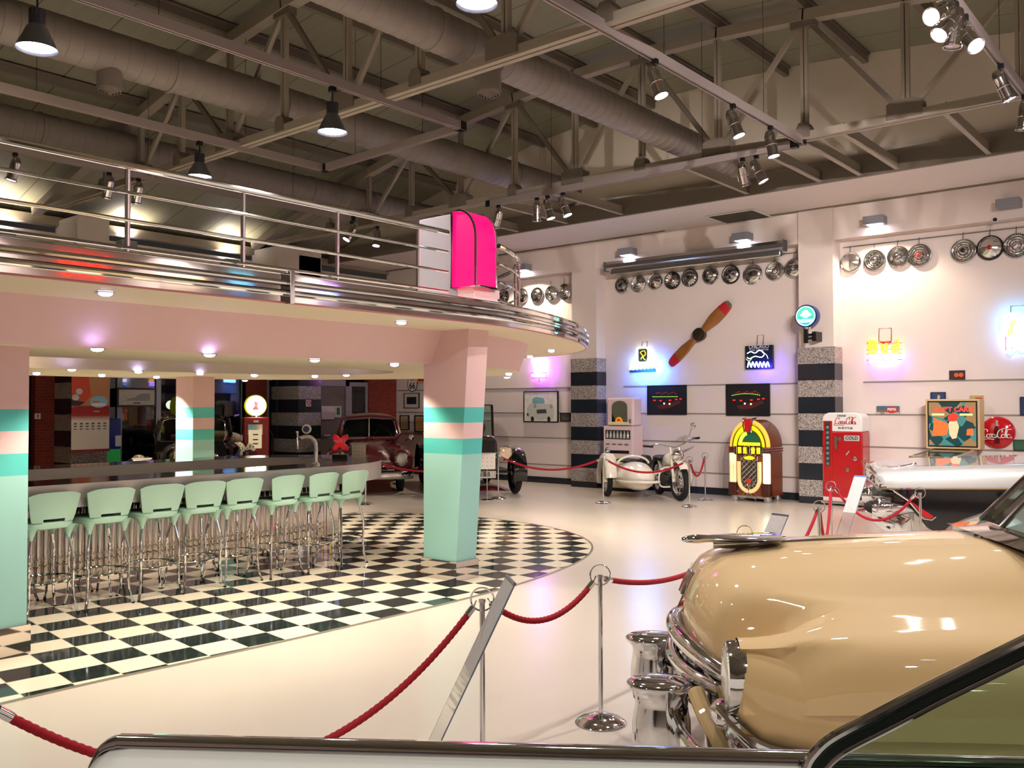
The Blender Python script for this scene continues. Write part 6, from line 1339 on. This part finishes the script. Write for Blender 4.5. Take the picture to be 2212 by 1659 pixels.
cr_ = spline([(-.014, 0, .60), (-.014, 0, .785), (-.006, 0, .855), (.006, 0, .90), (.03, 0, .935), (.065, 0, .949), (.12, 0, .951), (.6, 0, .952), (1.3, 0, .952), (2.4, 0, .952)], 6)
b = MB(); b.loft([[p+Vector((0, u, v)) for u, v in ((.018, -.012), (.017, .004), (.006, .010), (-.012, .009), (-.020, .002), (-.022, -.012))] for p in cr_]); b.build('crest_trim', CHROME, t, smooth=50)
MB().tube([p+Vector((0, -.018, -.008)) for p in cr_], .004, 6).build('crest_groove', mat('groove_dark', (60, 62, 66), .3, .6), t)
ws = [(1738, 1690), (1744, 1655), (1760, 1628), (1800, 1593), (1900, 1541), (2000, 1488), (2100, 1439), (2212, 1384), (2330, 1325), (2450, 1266)]
W3 = [MI@at_d(x, y, 1.86) for x, y in ws]; W3 = spline(W3, 5)
MB().tube(W3, .012, 10).build('windscreen_frame', CHROME, t)
c0 = W3[len(W3)//2]; dn = Vector((.42, -.0, -.9)).normalized()
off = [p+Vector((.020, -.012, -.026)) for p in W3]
MB().loft([[a, b_] for a, b_ in zip(W3, off)], closed=False).build('glass_edge_reflection', mat('edge_reflection_dark', (60, 74, 70), .12, .8), t, smooth=60)  # dark strip coloured in as the reflection along the curved glass edge
MB().tube(off, .006, 8).build('inner_bead', CHROME, t)
gl = [p for p in off]; z_b = .93
MB().loft([[p, Vector((p.x, p.y-.0, min(p.z-.0005, z_b)))] for p in gl], closed=False).build('windscreen', mat('tinted_glass', (110, 150, 130), .02, trans=1.0, ior=1.2), t, smooth=60)
MB().box(1.9, 3.6, -1.4, -.1, .90, .955).build('dashboard', INTR, t, smooth=0, bevel=.02)
for x in (.55, 3.0):
    for y in (-.12, -1.43): car_wheel(t, x, y, .34, .19)
# ---------------- maroon coupe facing the bar
RED_ = mat('maroon_car_paint', (96, 10, 18), .35, coat=1.0)
q = at_d(797, 900, 17.0); t = thing('car', 'maroon rounded coupe with split windscreen behind the bar counter', 'car', (q.x, q.y, 0), YAW+rad(9), scale=.93)
def yr(cx, cz, hw, hh, e, y, n=28): return sring(cx, cz, hw, hh, e, n, y, 'y')
for s in (-1, 1):
    MB().loft([yr(s*.67, .71, .13, .13, 2, .18), yr(s*.68, .70, .20, .20, 2.2, .22), yr(s*.68, .64, .23, .27, 2.5, .4), yr(s*.68, .62, .24, .33, 2.6, .8), yr(s*.64, .66, .24, .30, 2.6, 1.4), yr(s*.6, .68, .22, .25, 2.4, 1.9)]).build('front_fender', RED_, t, smooth=60)
    MB().at(T(s*.67, .18, .71)@RX(PI/2)).lathe([(.105, -.04), (.14, -.03), (.142, .0), (.12, .018), (.105, .01)], 28, False).build('headlight_rim', CHROME, t); MB().at(T(s*.67, .18, .71)@RX(PI/2)).lathe([(.112, .0), (.06, .03), (.001, .038)], 24, False).build('headlight_lens', LENS, t)
    car_wheel(t, s*.66, .80, .34, .17, 'x'); car_wheel(t, s*.66, 3.5, .34, .17, 'x')
    MB().loft([yr(s*.66, .62, .18, .28, 2.4, 2.9), yr(s*.70, .60, .22, .33, 2.4, 3.4), yr(s*.66, .55, .18, .25, 2.4, 4.1)]).build('rear_fender', RED_, t, smooth=60)
    MB().plate([(s*.18, .86), (s*.33, .87), (s*.32, .89), (s*.2, .885)], .17, .19).build('badge', CHROME, t, smooth=0)
MB().loft([[(w*hw, y, z0+(zc-z0)*(1-abs(w)**2.4)+.02*max(0, 1-abs(w)*8)) for w in [-1+2*k/24 for k in range(25)]] for y, hw, zc, z0 in ((.10, .40, .62, .50), (.11, .44, .78, .55), (.16, .47, .88, .62), (.28, .50, .97, .68), (.6, .54, 1.04, .74), (1.1, .62, 1.09, .80), (1.55, .70, 1.12, .86))], closed=False).build('hood', RED_, t, smooth=70)
MB().loft([yr(0, .62, .72, .32, 4, .5), yr(0, .66, .78, .36, 4, 1.5), yr(0, .68, .80, .40, 4, 2.6), yr(0, .62, .74, .36, 4, 3.8), yr(0, .55, .55, .25, 3, 4.5)]).build('body', RED_, t, smooth=50)
MB().loft([yr(0, 1.20, .66, .30, 3.2, 1.98), yr(0, 1.22, .68, .42, 3.0, 2.25), yr(0, 1.22, .68, .45, 3.0, 2.7), yr(0, 1.16, .62, .42, 2.8, 3.3), yr(0, 1.0, .5, .3, 2.6, 4.0)]).build('cabin', RED_, t, smooth=60)
MB().box(-.58, .58, 1.955, 1.975, 1.08, 1.50).build('interior', INTR, t, smooth=0)
fr2 = [(-.60, 1.50, 1.09), (-.66, 1.56, 1.18), (-.60, 1.86, 1.46), (-.50, 1.93, 1.53), (0, 1.90, 1.56), (.50, 1.93, 1.53), (.60, 1.86, 1.46), (.66, 1.56, 1.18), (.60, 1.50, 1.09), (0, 1.46, 1.09)]
MB().tube(fr2, .055, 10, True).build('windscreen_surround', RED_, t); MB().tube([(x*.93, y-.05, 1.09+(z-1.09)*.92+.02) for x, y, z in fr2], .013, 8, True).tube([(0, 1.42, 1.10), (0, 1.84, 1.53)], .012, 8).build('windscreen_frame', CHROME, t)
for s in (-1, 1):
    q4 = [Vector((s*.02, 1.45, 1.11)), Vector((s*.56, 1.50, 1.11)), Vector((s*.55, 1.84, 1.49)), Vector((s*.02, 1.84, 1.52))]; MB().loft([[p for p in q4], [p+Vector((0, .006, .0)) for p in q4]]).build('windscreen', CARG, t, smooth=0)
    MB().plate([(s*.68, 1.12), (s*.70, 1.12), (s*.66, 1.46), (s*.64, 1.46)], 2.0, 2.9).build('side_window', mat('dark_car_glass', (20, 26, 28), .04, coat=1), t, smooth=0)
MB().at(T(.30, 1.72, 1.11)@RX(rad(65))).tube([(.20*cos(2*PI*k/28), .20*sin(2*PI*k/28), 0) for k in range(28)], .012, 6, True).build('steering_wheel', mat('wheel_cream', (206, 200, 190), .4), t)
for k in range(3): MB().tube(spline([(-.52, .20, .56-.075*k), (-.3, .10, .56-.075*k), (0, .075, .56-.075*k), (.3, .10, .56-.075*k), (.52, .20, .56-.075*k)], 4), .017, 8).build('grille_bar', CHROME, t)
MB().tube(spline([(-.44, .13, .66), (0, .07, .70), (.44, .13, .66)], 6), .024, 8).build('grille_crown', CHROME, t); MB().box(-.5, .5, .2, .22, .36, .66).build('grille_back', BLACK, t, smooth=0)
MB().loft([[(x, y, z) for y, z in ((yo, .30), (yo-.03, .34), (yo-.03, .42), (yo, .46), (yo+.03, .40))] for x, yo in ((-.92, .28), (-.85, .10), (-.6, .02), (0, -.02), (.6, .02), (.85, .10), (.92, .28))]).build('bumper_bar', CHROME, t, smooth=50)
MB().tube([(.80, 1.5, 1.04), (.90, 1.42, 1.10)], .012, 6).at(T(.92, 1.40, 1.12)@RX(PI/2)).lathe([(.05, -.06), (.065, 0), (.05, .03), (.001, .04)], 16, False).build('spot_lamp', CHROME, t)
MB().at(T(.58, 1.85, 1.43)).box(-.03, .03, -.06, -.055, -.03, .03).build('window_sticker', WHITE, t, smooth=0)
# ---------------- old open tourer(s)
def tourer(label, loc, rz, paint, plate=None, sc_=1.0):
    t = thing('car', label, 'car', loc, rz, scale=sc_)
    for s in (-1, 1):
        for y in (.45, 3.0):
            g = T(s*.70, y, .40)@RY(PI/2); MB().at(g).lathe([(.33, -.05), (.37, -.06), (.40, -.03), (.40, .03), (.37, .06), (.33, .05)], 32, False).build('tyre', RUBBER, t)
            k = MB().at(g).lathe([(.335, -.03), (.31, 0), (.335, .03)], 28, False).lathe([(.05, -.07), (.07, 0), (.05, .07)], 14)
            for i in range(12): k.bar((.05*cos(2*PI*i/12), .05*sin(2*PI*i/12), 0), (.32*cos(2*PI*i/12), .32*sin(2*PI*i/12), 0), .022, .022)
            k.build('spoked_wheel', paint, t)
        for yc, a0, a1, ext in ((.45, 25, 200, 1), (3.0, -10, 165, 0)):
            rings = []
            for k in range(15):
                a = rad(a0+(a1-a0)*k/14); r = .46; rings.append([(s*.70+.13*u, yc-r*cos(a)*-1, .40+r*sin(a)+.03*(1-u*u)) for u in (-1, -.5, 0, .5, 1)])
            MB().loft(rings+[[(x, y, z+.015) for x, y, z in r_] for r_ in reversed(rings)], closed=False).build('fender', paint, t, smooth=50)
        MB().box(s*.70-.14, s*.70+.14, .98, 2.5, .36, .39).build('running_board', BLACK, t, smooth=0)
        MB().at(T(s*.44, .18, .80)@RX(PI/2)).lathe([(.05, -.12), (.12, -.04), (.135, 0), (.135, .03), (.125, .035)], 24).build('headlight_shell', CHROME if s > 0 else paint, t); MB().at(T(s*.44, .18, .80)@RX(PI/2)).lathe([(.125, .03), (.06, .05), (.001, .055)], 24, False).build('headlight_lens', mat('amber_lens', (226, 200, 160), .1, coat=1), t)
    MB().loft([yr(0, .76, hw, hh, e, y) for y, hw, hh, e in ((.10, .27, .34, 5), (.16, .29, .36, 5), (.8, .33, .37, 4), (1.3, .44, .40, 4))]).build('hood', paint, t, smooth=40)
    MB().loft([yr(0, .78, hw, hh, 4, y) for y, hw, hh in ((.06, .26, .33), (.10, .28, .355), (.15, .28, .355))]).build('radiator_shell', paint, t, smooth=40, bevel=.01); MB().box(-.21, .21, .05, .06, .52, 1.04).build('radiator_core', mat('core_dark', (30, 28, 28), .5, .5), t, smooth=0)
    MB().loft([[(x, y, z) for x, z in ((-w, .42), (-w, h), (w, h), (w, .42))] for y, w, h in ((1.3, .46, 1.10), (1.7, .60, 1.08), (3.2, .62, 1.06), (3.5, .5, .98))]).build('body_tub', paint, t, smooth=30, bevel=.03)
    MB().box(-.5, .5, 1.75, 3.2, 1.06, 1.075).build('seat_well', INTR, t, smooth=0); MB().box(-.5, .5, 2.3, 2.5, 1.06, 1.30).box(-.5, .5, 3.1, 3.25, 1.06, 1.28).build('seat_back', LEA, t, smooth=0, bevel=.03)
    f = MB()
    for s in (-1, 1): f.bar((s*.46, 1.30, 1.05), (s*.46, 1.40, 1.70), .045, .03)
    f.bar((-.46, 1.40, 1.70), (.46, 1.40, 1.70), .03, .03).bar((-.46, 1.35, 1.38), (.46, 1.35, 1.38), .014, .014).bar((-.46, 1.30, 1.08), (.46, 1.30, 1.08), .03, .03); f.build('windscreen_frame', paint, t, smooth=0)
    MB().loft([[(-.44, 1.305, 1.1), (.44, 1.305, 1.1), (.44, 1.395, 1.68), (-.44, 1.395, 1.68)], [(-.44, 1.311, 1.1), (.44, 1.311, 1.1), (.44, 1.401, 1.68), (-.44, 1.401, 1.68)]]).build('windscreen', CARG, t, smooth=0)
    MB().at(T(.16, 1.62, 1.26)@RX(rad(50))).tube([(.2*cos(2*PI*k/28), .2*sin(2*PI*k/28), 0) for k in range(28)], .016, 6, True).bar((-.2, 0, 0), (.2, 0, 0), .02, .02).bar((0, -.2, 0), (0, .2, 0), .02, .02).build('steering_wheel', BLACK, t)
    MB().tube([(-.5, .16, .44), (.5, .16, .44)], .03, 10).build('front_axle', paint, t)
    if plate:
        MB().box(-.22, .22, .0, .012, .34, .47).build('number_plate', mat('plate_white', (206, 196, 190), .5), t, smooth=0); MB().at(T(0, -.002, .405)).text(plate, .12, .001, bold=.001).build('plate_lettering', DARKM, t, smooth=0)
    return t
q = at_d(1046, 900, 16.6); tourer('old black open tourer car with brass headlight, behind the striped column', (q.x, q.y, 0), YAW+rad(14), mat('black_car_paint', (8, 9, 14), .08, coat=1.0), '4 BB')
tourer('teal open tourer car in the dark yard behind the window glass', (-18.0, 6.9, 0), rad(22), mat('teal_car_paint', (10, 60, 76), .12, coat=1.0))
q = at_d(1070, 900, 16.0); c = at_z(1077, 1060); o = MB().box(-.35, .25, -.1, .9, 0, .006).build('floor_mat', mat('mat_red', (130, 16, 30), .9), None, (c.x-.15, c.y, 0), YAW+rad(14), smooth=0); tag(o, 'small red mat on the floor under the old black car', 'mat')
# ---------------- black convertible with racing roundel
BLK2 = mat('black_car_paint', (8, 9, 14), .08, coat=1.0)
t = thing('car', 'black convertible with white racing roundel in front of the windows', 'car', (-12.96, 7.25, 0), rad(50))
for s in (-1, 1):
    MB().loft([yr(s*.62, .70, .10, .10, 2, .10), yr(s*.62, .70, .17, .17, 2.2, .2), yr(s*.66, .62, .20, .26, 2.4, .5), yr(s*.68, .56, .20, .32, 2.5, 1.0), yr(s*.68, .46, .17, .16, 2.5, 1.7)]).build('front_fender', BLK2, t, smooth=60)
    MB().at(T(s*.55, .16, .82)@RX(PI/2)).lathe([(.05, -.16), (.11, -.06), (.125, 0), (.12, .03), (.06, .045), (.001, .05)], 22).build('headlight', CHROME, t)
    MB().loft([yr(s*.66, .58, .12, .25, 2.4, 2.9), yr(s*.70, .62, .20, .36, 2.4, 3.4), yr(s*.68, .60, .18, .34, 2.4, 3.8), yr(s*.6, .5, .12, .2, 2.4, 4.3)]).build('rear_fender', BLK2, t, smooth=60)
    for y in (.75, 3.5): car_wheel(t, s*.68, y, .35, .15, 'x')
MB().loft([yr(0, .72, hw, hh, 3, y) for y, hw, hh in ((.02, .10, .24), (.08, .20, .32), (.5, .32, .36), (1.3, .46, .38), (1.6, .56, .36))]).build('hood', BLK2, t, smooth=60)
MB().tube(spline([(0, .10, .42), (0, .0, .6), (0, .01, .9), (0, .14, 1.07)], 5), .024, 8).build('grille_spine', CHROME, t)
for k in range(4): MB().tube(spline([(-.30, .42, .48+.1*k), (-.12, .08, .48+.1*k), (0, -.01, .48+.1*k), (.12, .08, .48+.1*k), (.30, .42, .48+.1*k)], 4), .008, 6).build('grille_bar', CHROME, t)
MB().loft([[(x, y, z) for x, z in ((-w, .40), (-w*1.02, h-.1), (-w*.94, h), (w*.94, h), (w*1.02, h-.1), (w, .40))] for y, w, h in ((1.4, .58, 1.06), (1.9, .68, 1.04), (3.0, .70, 1.02), (3.7, .66, .96), (4.3, .5, .70))]).build('body_tub', BLK2, t, smooth=40)
f = [(-.58, 1.60, 1.06), (-.62, 1.66, 1.2), (-.56, 1.78, 1.46), (-.44, 1.80, 1.50), (.44, 1.80, 1.50), (.56, 1.78, 1.46), (.62, 1.66, 1.2), (.58, 1.60, 1.06)]
MB().tube(f, .045, 8, True).build('windscreen_surround', BLK2, t); MB().tube([(x*.9, y-.04, 1.06+(z-1.06)*.9+.02) for x, y, z in f], .01, 6, True).build('windscreen_frame', CHROME, t); MB().loft([[(-.54, 1.58, 1.08), (.54, 1.58, 1.08), (.5, 1.76, 1.46), (-.5, 1.76, 1.46)], [(-.54, 1.586, 1.08), (.54, 1.586, 1.08), (.5, 1.766, 1.46), (-.5, 1.766, 1.46)]]).build('windscreen', CARG, t, smooth=0)
MB().box(-.56, .56, 1.9, 3.0, 1.03, 1.045).build('seat_well', INTR, t, smooth=0); MB().box(-.55, .55, 2.5, 2.72, 1.03, 1.18).build('seat_back', mat('seat_tan', (150, 100, 60), .5), t, smooth=0, bevel=.04)
MB().loft([yr(0, 1.06, hw, hh, 3, y) for y, hw, hh in ((2.95, .56, .10), (3.05, .62, .17), (3.4, .60, .15), (3.65, .50, .07))]).build('folded_top', mat('beige_canvas', (178, 158, 130), .8), t, smooth=50)
MB().at(T(.728, 2.35, .74)@RY(PI/2)).loft([[(.17*cos(q), .15*sin(q), z) for q in [2*PI*j/28 for j in range(28)]] for z in (-.02, .006)]).build('roundel', mat('roundel_white', (222, 218, 212), .5), t, smooth=0)
MB().at(T(.738, 2.35, .74)@RZ(PI/2)).text('021', .16, .001, bold=.003).build('roundel_lettering', DARKM, t, smooth=0)
MB().at(T(.63, 3.2, 1.08)@RY(PI/2)).lathe([(.07, 0), (.07, .006)], 20).build('top_emblem', mat('emblem_pale', (206, 176, 176), .5), t, smooth=0)
# ================================================================== LAMPS ON THE TRACKS
CAN = mat('polished_can', (205, 200, 200), .12, 1.0)
def can(px, py, xt, lx, ly, label, lit=True, k=-.35, power=90, yt=None, L=.30, col=(255, 244, 238), ang=42, aim=None):
    p = at_x(px, py, xt) if yt is None else at_y(px, py, yt); p = Vector((p.x, p.y, 4.985))
    if yt is not None: p.z = 4.935
    d = R0*(lx-px) - Vector((0, 0, 1))*(ly-py); d += FV*(k*d.length); d.normalize()
    can_at(p, d, label, lit, power, col, ang)
def can_at(p, d, label, lit=True, power=90, col=(255, 244, 238), ang=42, aim=None):
    t = thing('track_spotlight', label, 'spotlight', p, 0, 'chrome track spotlights')
    MB().cbox((0, 0, -.02), (.05, .05, .05)).build('track_adapter', BLACK, t, smooth=0)
    piv = Vector((0, 0, -.17)); side = d.cross(Vector((0, 0, 1))); side = side.normalized() if side.length > .05 else R0.copy()
    MB().tube([(0, 0, -.04), (0, 0, -.075)], .007, 6).tube([piv+side*.072, piv+side*.072+Vector((0, 0, .09)), Vector((0, 0, -.078)), piv-side*.072+Vector((0, 0, .09)), piv-side*.072], .005, 6).build('yoke', CHROME, t)
    Q = d.to_track_quat('Z', 'Y').to_matrix().to_4x4(); G = T(*piv)@Q
    MB().at(G).lathe([(.001, -.12), (.035, -.115), (.052, -.09), (.062, -.05), (.064, -.04), (.062, -.03), (.062, .05), (.066, .055), (.066, .062), (.062, .067), (.062, .17), (.074, .185), (.074, .20), (.066, .20), (.06, .16), (.0605, .0)], 24).build('can', CAN, t, smooth=30)
    MB().at(G).lathe([(.06, .185), (.001, .19)], 20, False).build('lamp_face', LAMPE if lit else mat('dull_lens', (190, 186, 180), .2, coat=1), t, smooth=0)
    MB().at(G).bar((.064, -.03, .05), (.064, -.03, .12), .01, .03).build('clip', CHROME, t, smooth=0)
    if lit and power:
        s = p+piv+d*.215; light('SPOT', 'spot_beam', s, power, col, s+d if aim is None else aim, .05, ang, .6)
SPW = 1.0
can(1415, 126, -4.36, 1437, 203, 'chrome track spotlight left of the propeller wall, highest on its track', k=-.15, power=130, ang=115)
can(1583, 223, -4.37, 1604, 290, 'chrome track spotlight above the propeller, middle of its track', k=-.15, power=130, ang=115)
can(1664, 270, -4.38, 1676, 342, 'chrome track spotlight nearest the corner joint of two tracks', k=-.1, power=130, ang=115)
can(1604, 348, 0, 1622, 410, 'unlit chrome spotlight under the far truss, left of the tilted pair', lit=False, k=.2, yt=10.86)
can(1634, 342, 0, 1660, 398, 'lit chrome spotlight under the far truss, right of the tilted pair', k=-.15, power=130, yt=10.86, ang=115)
can(1160, 436, 0, 1160, 500, 'upright unlit chrome spotlight first of three under the far truss', lit=False, k=.1, yt=10.86)
can(1183, 431, 0, 1197, 484, 'lit chrome spotlight second of three under the far truss', k=-.1, power=130, yt=10.86, ang=115)
can(1216, 425, 0, 1234, 473, 'lit chrome spotlight third of three under the far truss', k=-.15, power=130, yt=10.86, ang=115)
can(1077, 453, 0, 1062, 500, 'chrome spotlight peeping over the top of the pink sign', lit=False, k=.4, yt=10.86)
can(2040, -32, -1.86, 1980, 6, 'brightest chrome spotlight cut by the top edge', k=-.5, power=160, ang=115)
can(2056, -8, -1.86, 2018, 36, 'chrome spotlight second from the top edge, tilted left', k=-.2, power=160, ang=115)
can(2063, 6, -1.86, 2052, 100, 'upright chrome spotlight seen from the side among the bright lamps', lit=False, k=.05)
can(2084, 28, -1.86, 2097, 112, 'dazzling chrome spotlight facing the viewer at the upper right', k=-.9, power=80, ang=115)
can(2162, 144, -1.87, 2192, 222, 'chrome spotlight tilted right near the right edge', k=-.1, power=160, ang=115)
can(2213, 205, -1.87, 2205, 300, 'chrome spotlight cut by the right edge', lit=False, k=.1)
can(33, 322, -12.33, 22, 372, 'chrome spotlight behind the rail at the left edge', k=-.1, power=60)
can(236, 366, -12.35, 216, 428, 'chrome spotlight with red reflection, left of the first rail post', lit=False, k=.2)
can(299, 379, -12.36, 282, 440, 'chrome spotlight with red reflection, right of the first rail post', lit=False, k=.2)
can(760, 467, -12.37, 738, 508, 'tilted chrome spotlight behind the railing, left of two near the far corner', k=-.3, power=120)
can(815, 478, -12.37, 811, 524, 'chrome spotlight behind the railing, right of two near the far corner', k=-.2, power=120)
def high_bay(px, pyt, pyb, xt, label, power, lit=True):
    p = at_x(px, (pyt+pyb)/2, xt); p.z = 4.985; t = thing('high_bay_lamp', label, 'hanging lamp', p, 0, 'large hanging lamps'); drop = 4.985-at_x(px, pyb, xt).z
    s = drop/.46
    MB().cbox((0, 0, -.02), (.06, .06, .06)).build('track_adapter', BLACK, t, smooth=0); MB().tube([(0, 0, -.04), (0, 0, -.16*s)], .008, 8).build('stem', DARKM, t)
    b = MB().at(T(0, 0, -.27*s)); b.lathe([(.03, .12*s), (.055, .11*s), (.06, .0), (.05, -.01)], 20)
    for k in range(12): b.box(.055*cos(2*PI*k/12)-.004, .055*cos(2*PI*k/12)+.004, .055*sin(2*PI*k/12)-.004, .055*sin(2*PI*k/12)+.004, .0, .11*s)
    b.build('ballast', mat('ballast_grey', (58, 58, 66), .45, .4), t)
    MB().at(T(0, 0, -.46*s)).lathe([(.05, .19*s), (.075, .165*s), (.10, .11*s), (.13, .05*s), (.15, .0), (.155, -.005), (.146, .004), (.125, .05*s), (.09, .11*s), (.04, .17*s)], 28).build('reflector', mat('reflector_grey', (120, 122, 128), .3, .7), t)
    MB().at(T(0, 0, -.455*s)).lathe([(.14, .012), (.08, .02), (.001, .022)], 24, False).build('lamp_glow', LAMPE, t, smooth=0); MB().ball((0, 0, -.455*s+.03), .045, 12).build('bulb', LAMPE, t)
    light('SPOT', 'high_bay_and_fill_beam', (p.x, p.y, 4.985-.47*s), power, (255, 246, 240), (p.x, p.y, 0), .12, 150, .5)
high_bay(80, 8, 106, -7.32, 'large hanging lamp at the upper left, nearest on its track', 230)
high_bay(718, 190, 286, -7.28, 'large hanging lamp hanging over the middle of the balcony', 230)
high_bay(431, 305, 382, -10.05, 'large hanging lamp half hidden behind the balcony top rail', 230)
high_bay(1030, -95, 8, -4.36, 'large hanging lamp cut by the top edge', 230)
# added beams without fixtures, behind and beside the viewpoint, light the room evenly
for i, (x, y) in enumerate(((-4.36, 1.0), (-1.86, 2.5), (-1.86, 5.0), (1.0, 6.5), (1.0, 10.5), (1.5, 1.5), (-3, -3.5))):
    light('SPOT', 'high_bay_and_fill_beam', (x, y, 4.55), 110, (255, 246, 240), (x, y, 0), .12, 150, .5)
track((.9, -5, ZT), (.9, 13.0, ZT), 'added lighting track on the right, outside the view')  # added unseen track; its extra spots brighten the hubcap wall
for i, (y, tx, tz, pw) in enumerate(((2.6, -9.8, 1.1, 1900), (4.2, -8.0, .9, 1500), (5.6, -4.5, 1.2, 800), (7.4, -2.5, 1.4, 400))):
    q = Vector((.9, y, 4.985)); can_at(q, (Vector((tx, YB, tz))-q).normalized(), 'added chrome track spotlight outside the view aimed at the hubcap wall, %s from the camera' % ORD[i], True, pw, (255, 244, 238), 50)
# the right wall, seen only in the reflections of the polished balcony band and bar front
for i, y in enumerate((1.5, 5.5, 9.0, 12.5)):  # unseen lamps added to brighten this wall for the steel to reflect
    q = Vector((XR-.02, y, 4.75)); t = thing('wall_lamp', 'added grey box wall lamp on the unseen right wall, %s from the camera' % ORD[i], 'wall lamp', q, -PI/2, 'grey box wall lamps')
    MB().box(-.16, .16, -.24, 0.0, -.06, .075).build('lamp_box', mat('lamp_grey', (126, 128, 136), .45), t, smooth=0, bevel=.008); MB().box(-.11, .11, -.2, -.05, -.066, -.062).build('lamp_glass', LAMPE, t, smooth=0)
    light('SPOT', 'wall_lamp_beam', (q.x-.13, q.y, q.z-.09), 330, (255, 244, 236), (q.x+.03, q.y, q.z-1.2), .06, 140, .5)
for y, z, w_, parts, lab in ((7.3, 4.3, .9, ((0, .25, 'neon_red'), (-.2, .2, 'neon_red')), 'long red neon bars on the unseen right wall'), (9.3, 4.3, .8, ((.05, .05, 'neon_white'), (-.12, .03, 'neon_yellow')), 'white over yellow neon bars on the unseen right wall'), (10.6, 4.3, .5, ((.05, .1, 'neon_cyan'), (-.12, .03, 'neon_blue')), 'blue neon bars on the unseen right wall'), (12.9, 4.3, .6, ((.08, .06, 'neon_lilac'), (-.1, .04, 'neon_blue')), 'violet neon bars on the unseen right wall')):
    t = thing('neon_sign', lab, 'neon sign', (XR-.06, y, z), -PI/2)
    for zz, am, nm in parts: MB().tube([(-w_/2+w_*k/12, -.04, zz+am*.4*sin(k*1.7)) for k in range(13)], .022, 6).build('tube', _M[nm], t)
EXPO = 0.12
# ================================================================== LIGHT AND RENDER SETTINGS
w = bpy.data.worlds.new('world'); bpy.context.scene.world = w; w.use_nodes = True
w.node_tree.nodes['Background'].inputs[0].default_value = (1.0, .93, .85, 1); w.node_tree.nodes['Background'].inputs[1].default_value = 0.02
sc = bpy.context.scene
sc.view_settings.view_transform = 'Standard'; sc.view_settings.look = 'None'; sc.view_settings.gamma = 1.0; sc.view_settings.exposure = EXPO
sc.view_settings.use_curve_mapping = False
cy = sc.cycles
cy.use_denoising = True; cy.max_bounces = 8; cy.diffuse_bounces = 4; cy.glossy_bounces = 5; cy.transmission_bounces = 6; cy.sample_clamp_indirect = 6; cy.sample_clamp_direct = 0
cy.caustics_reflective = False; cy.caustics_refractive = False; cy.use_light_tree = True
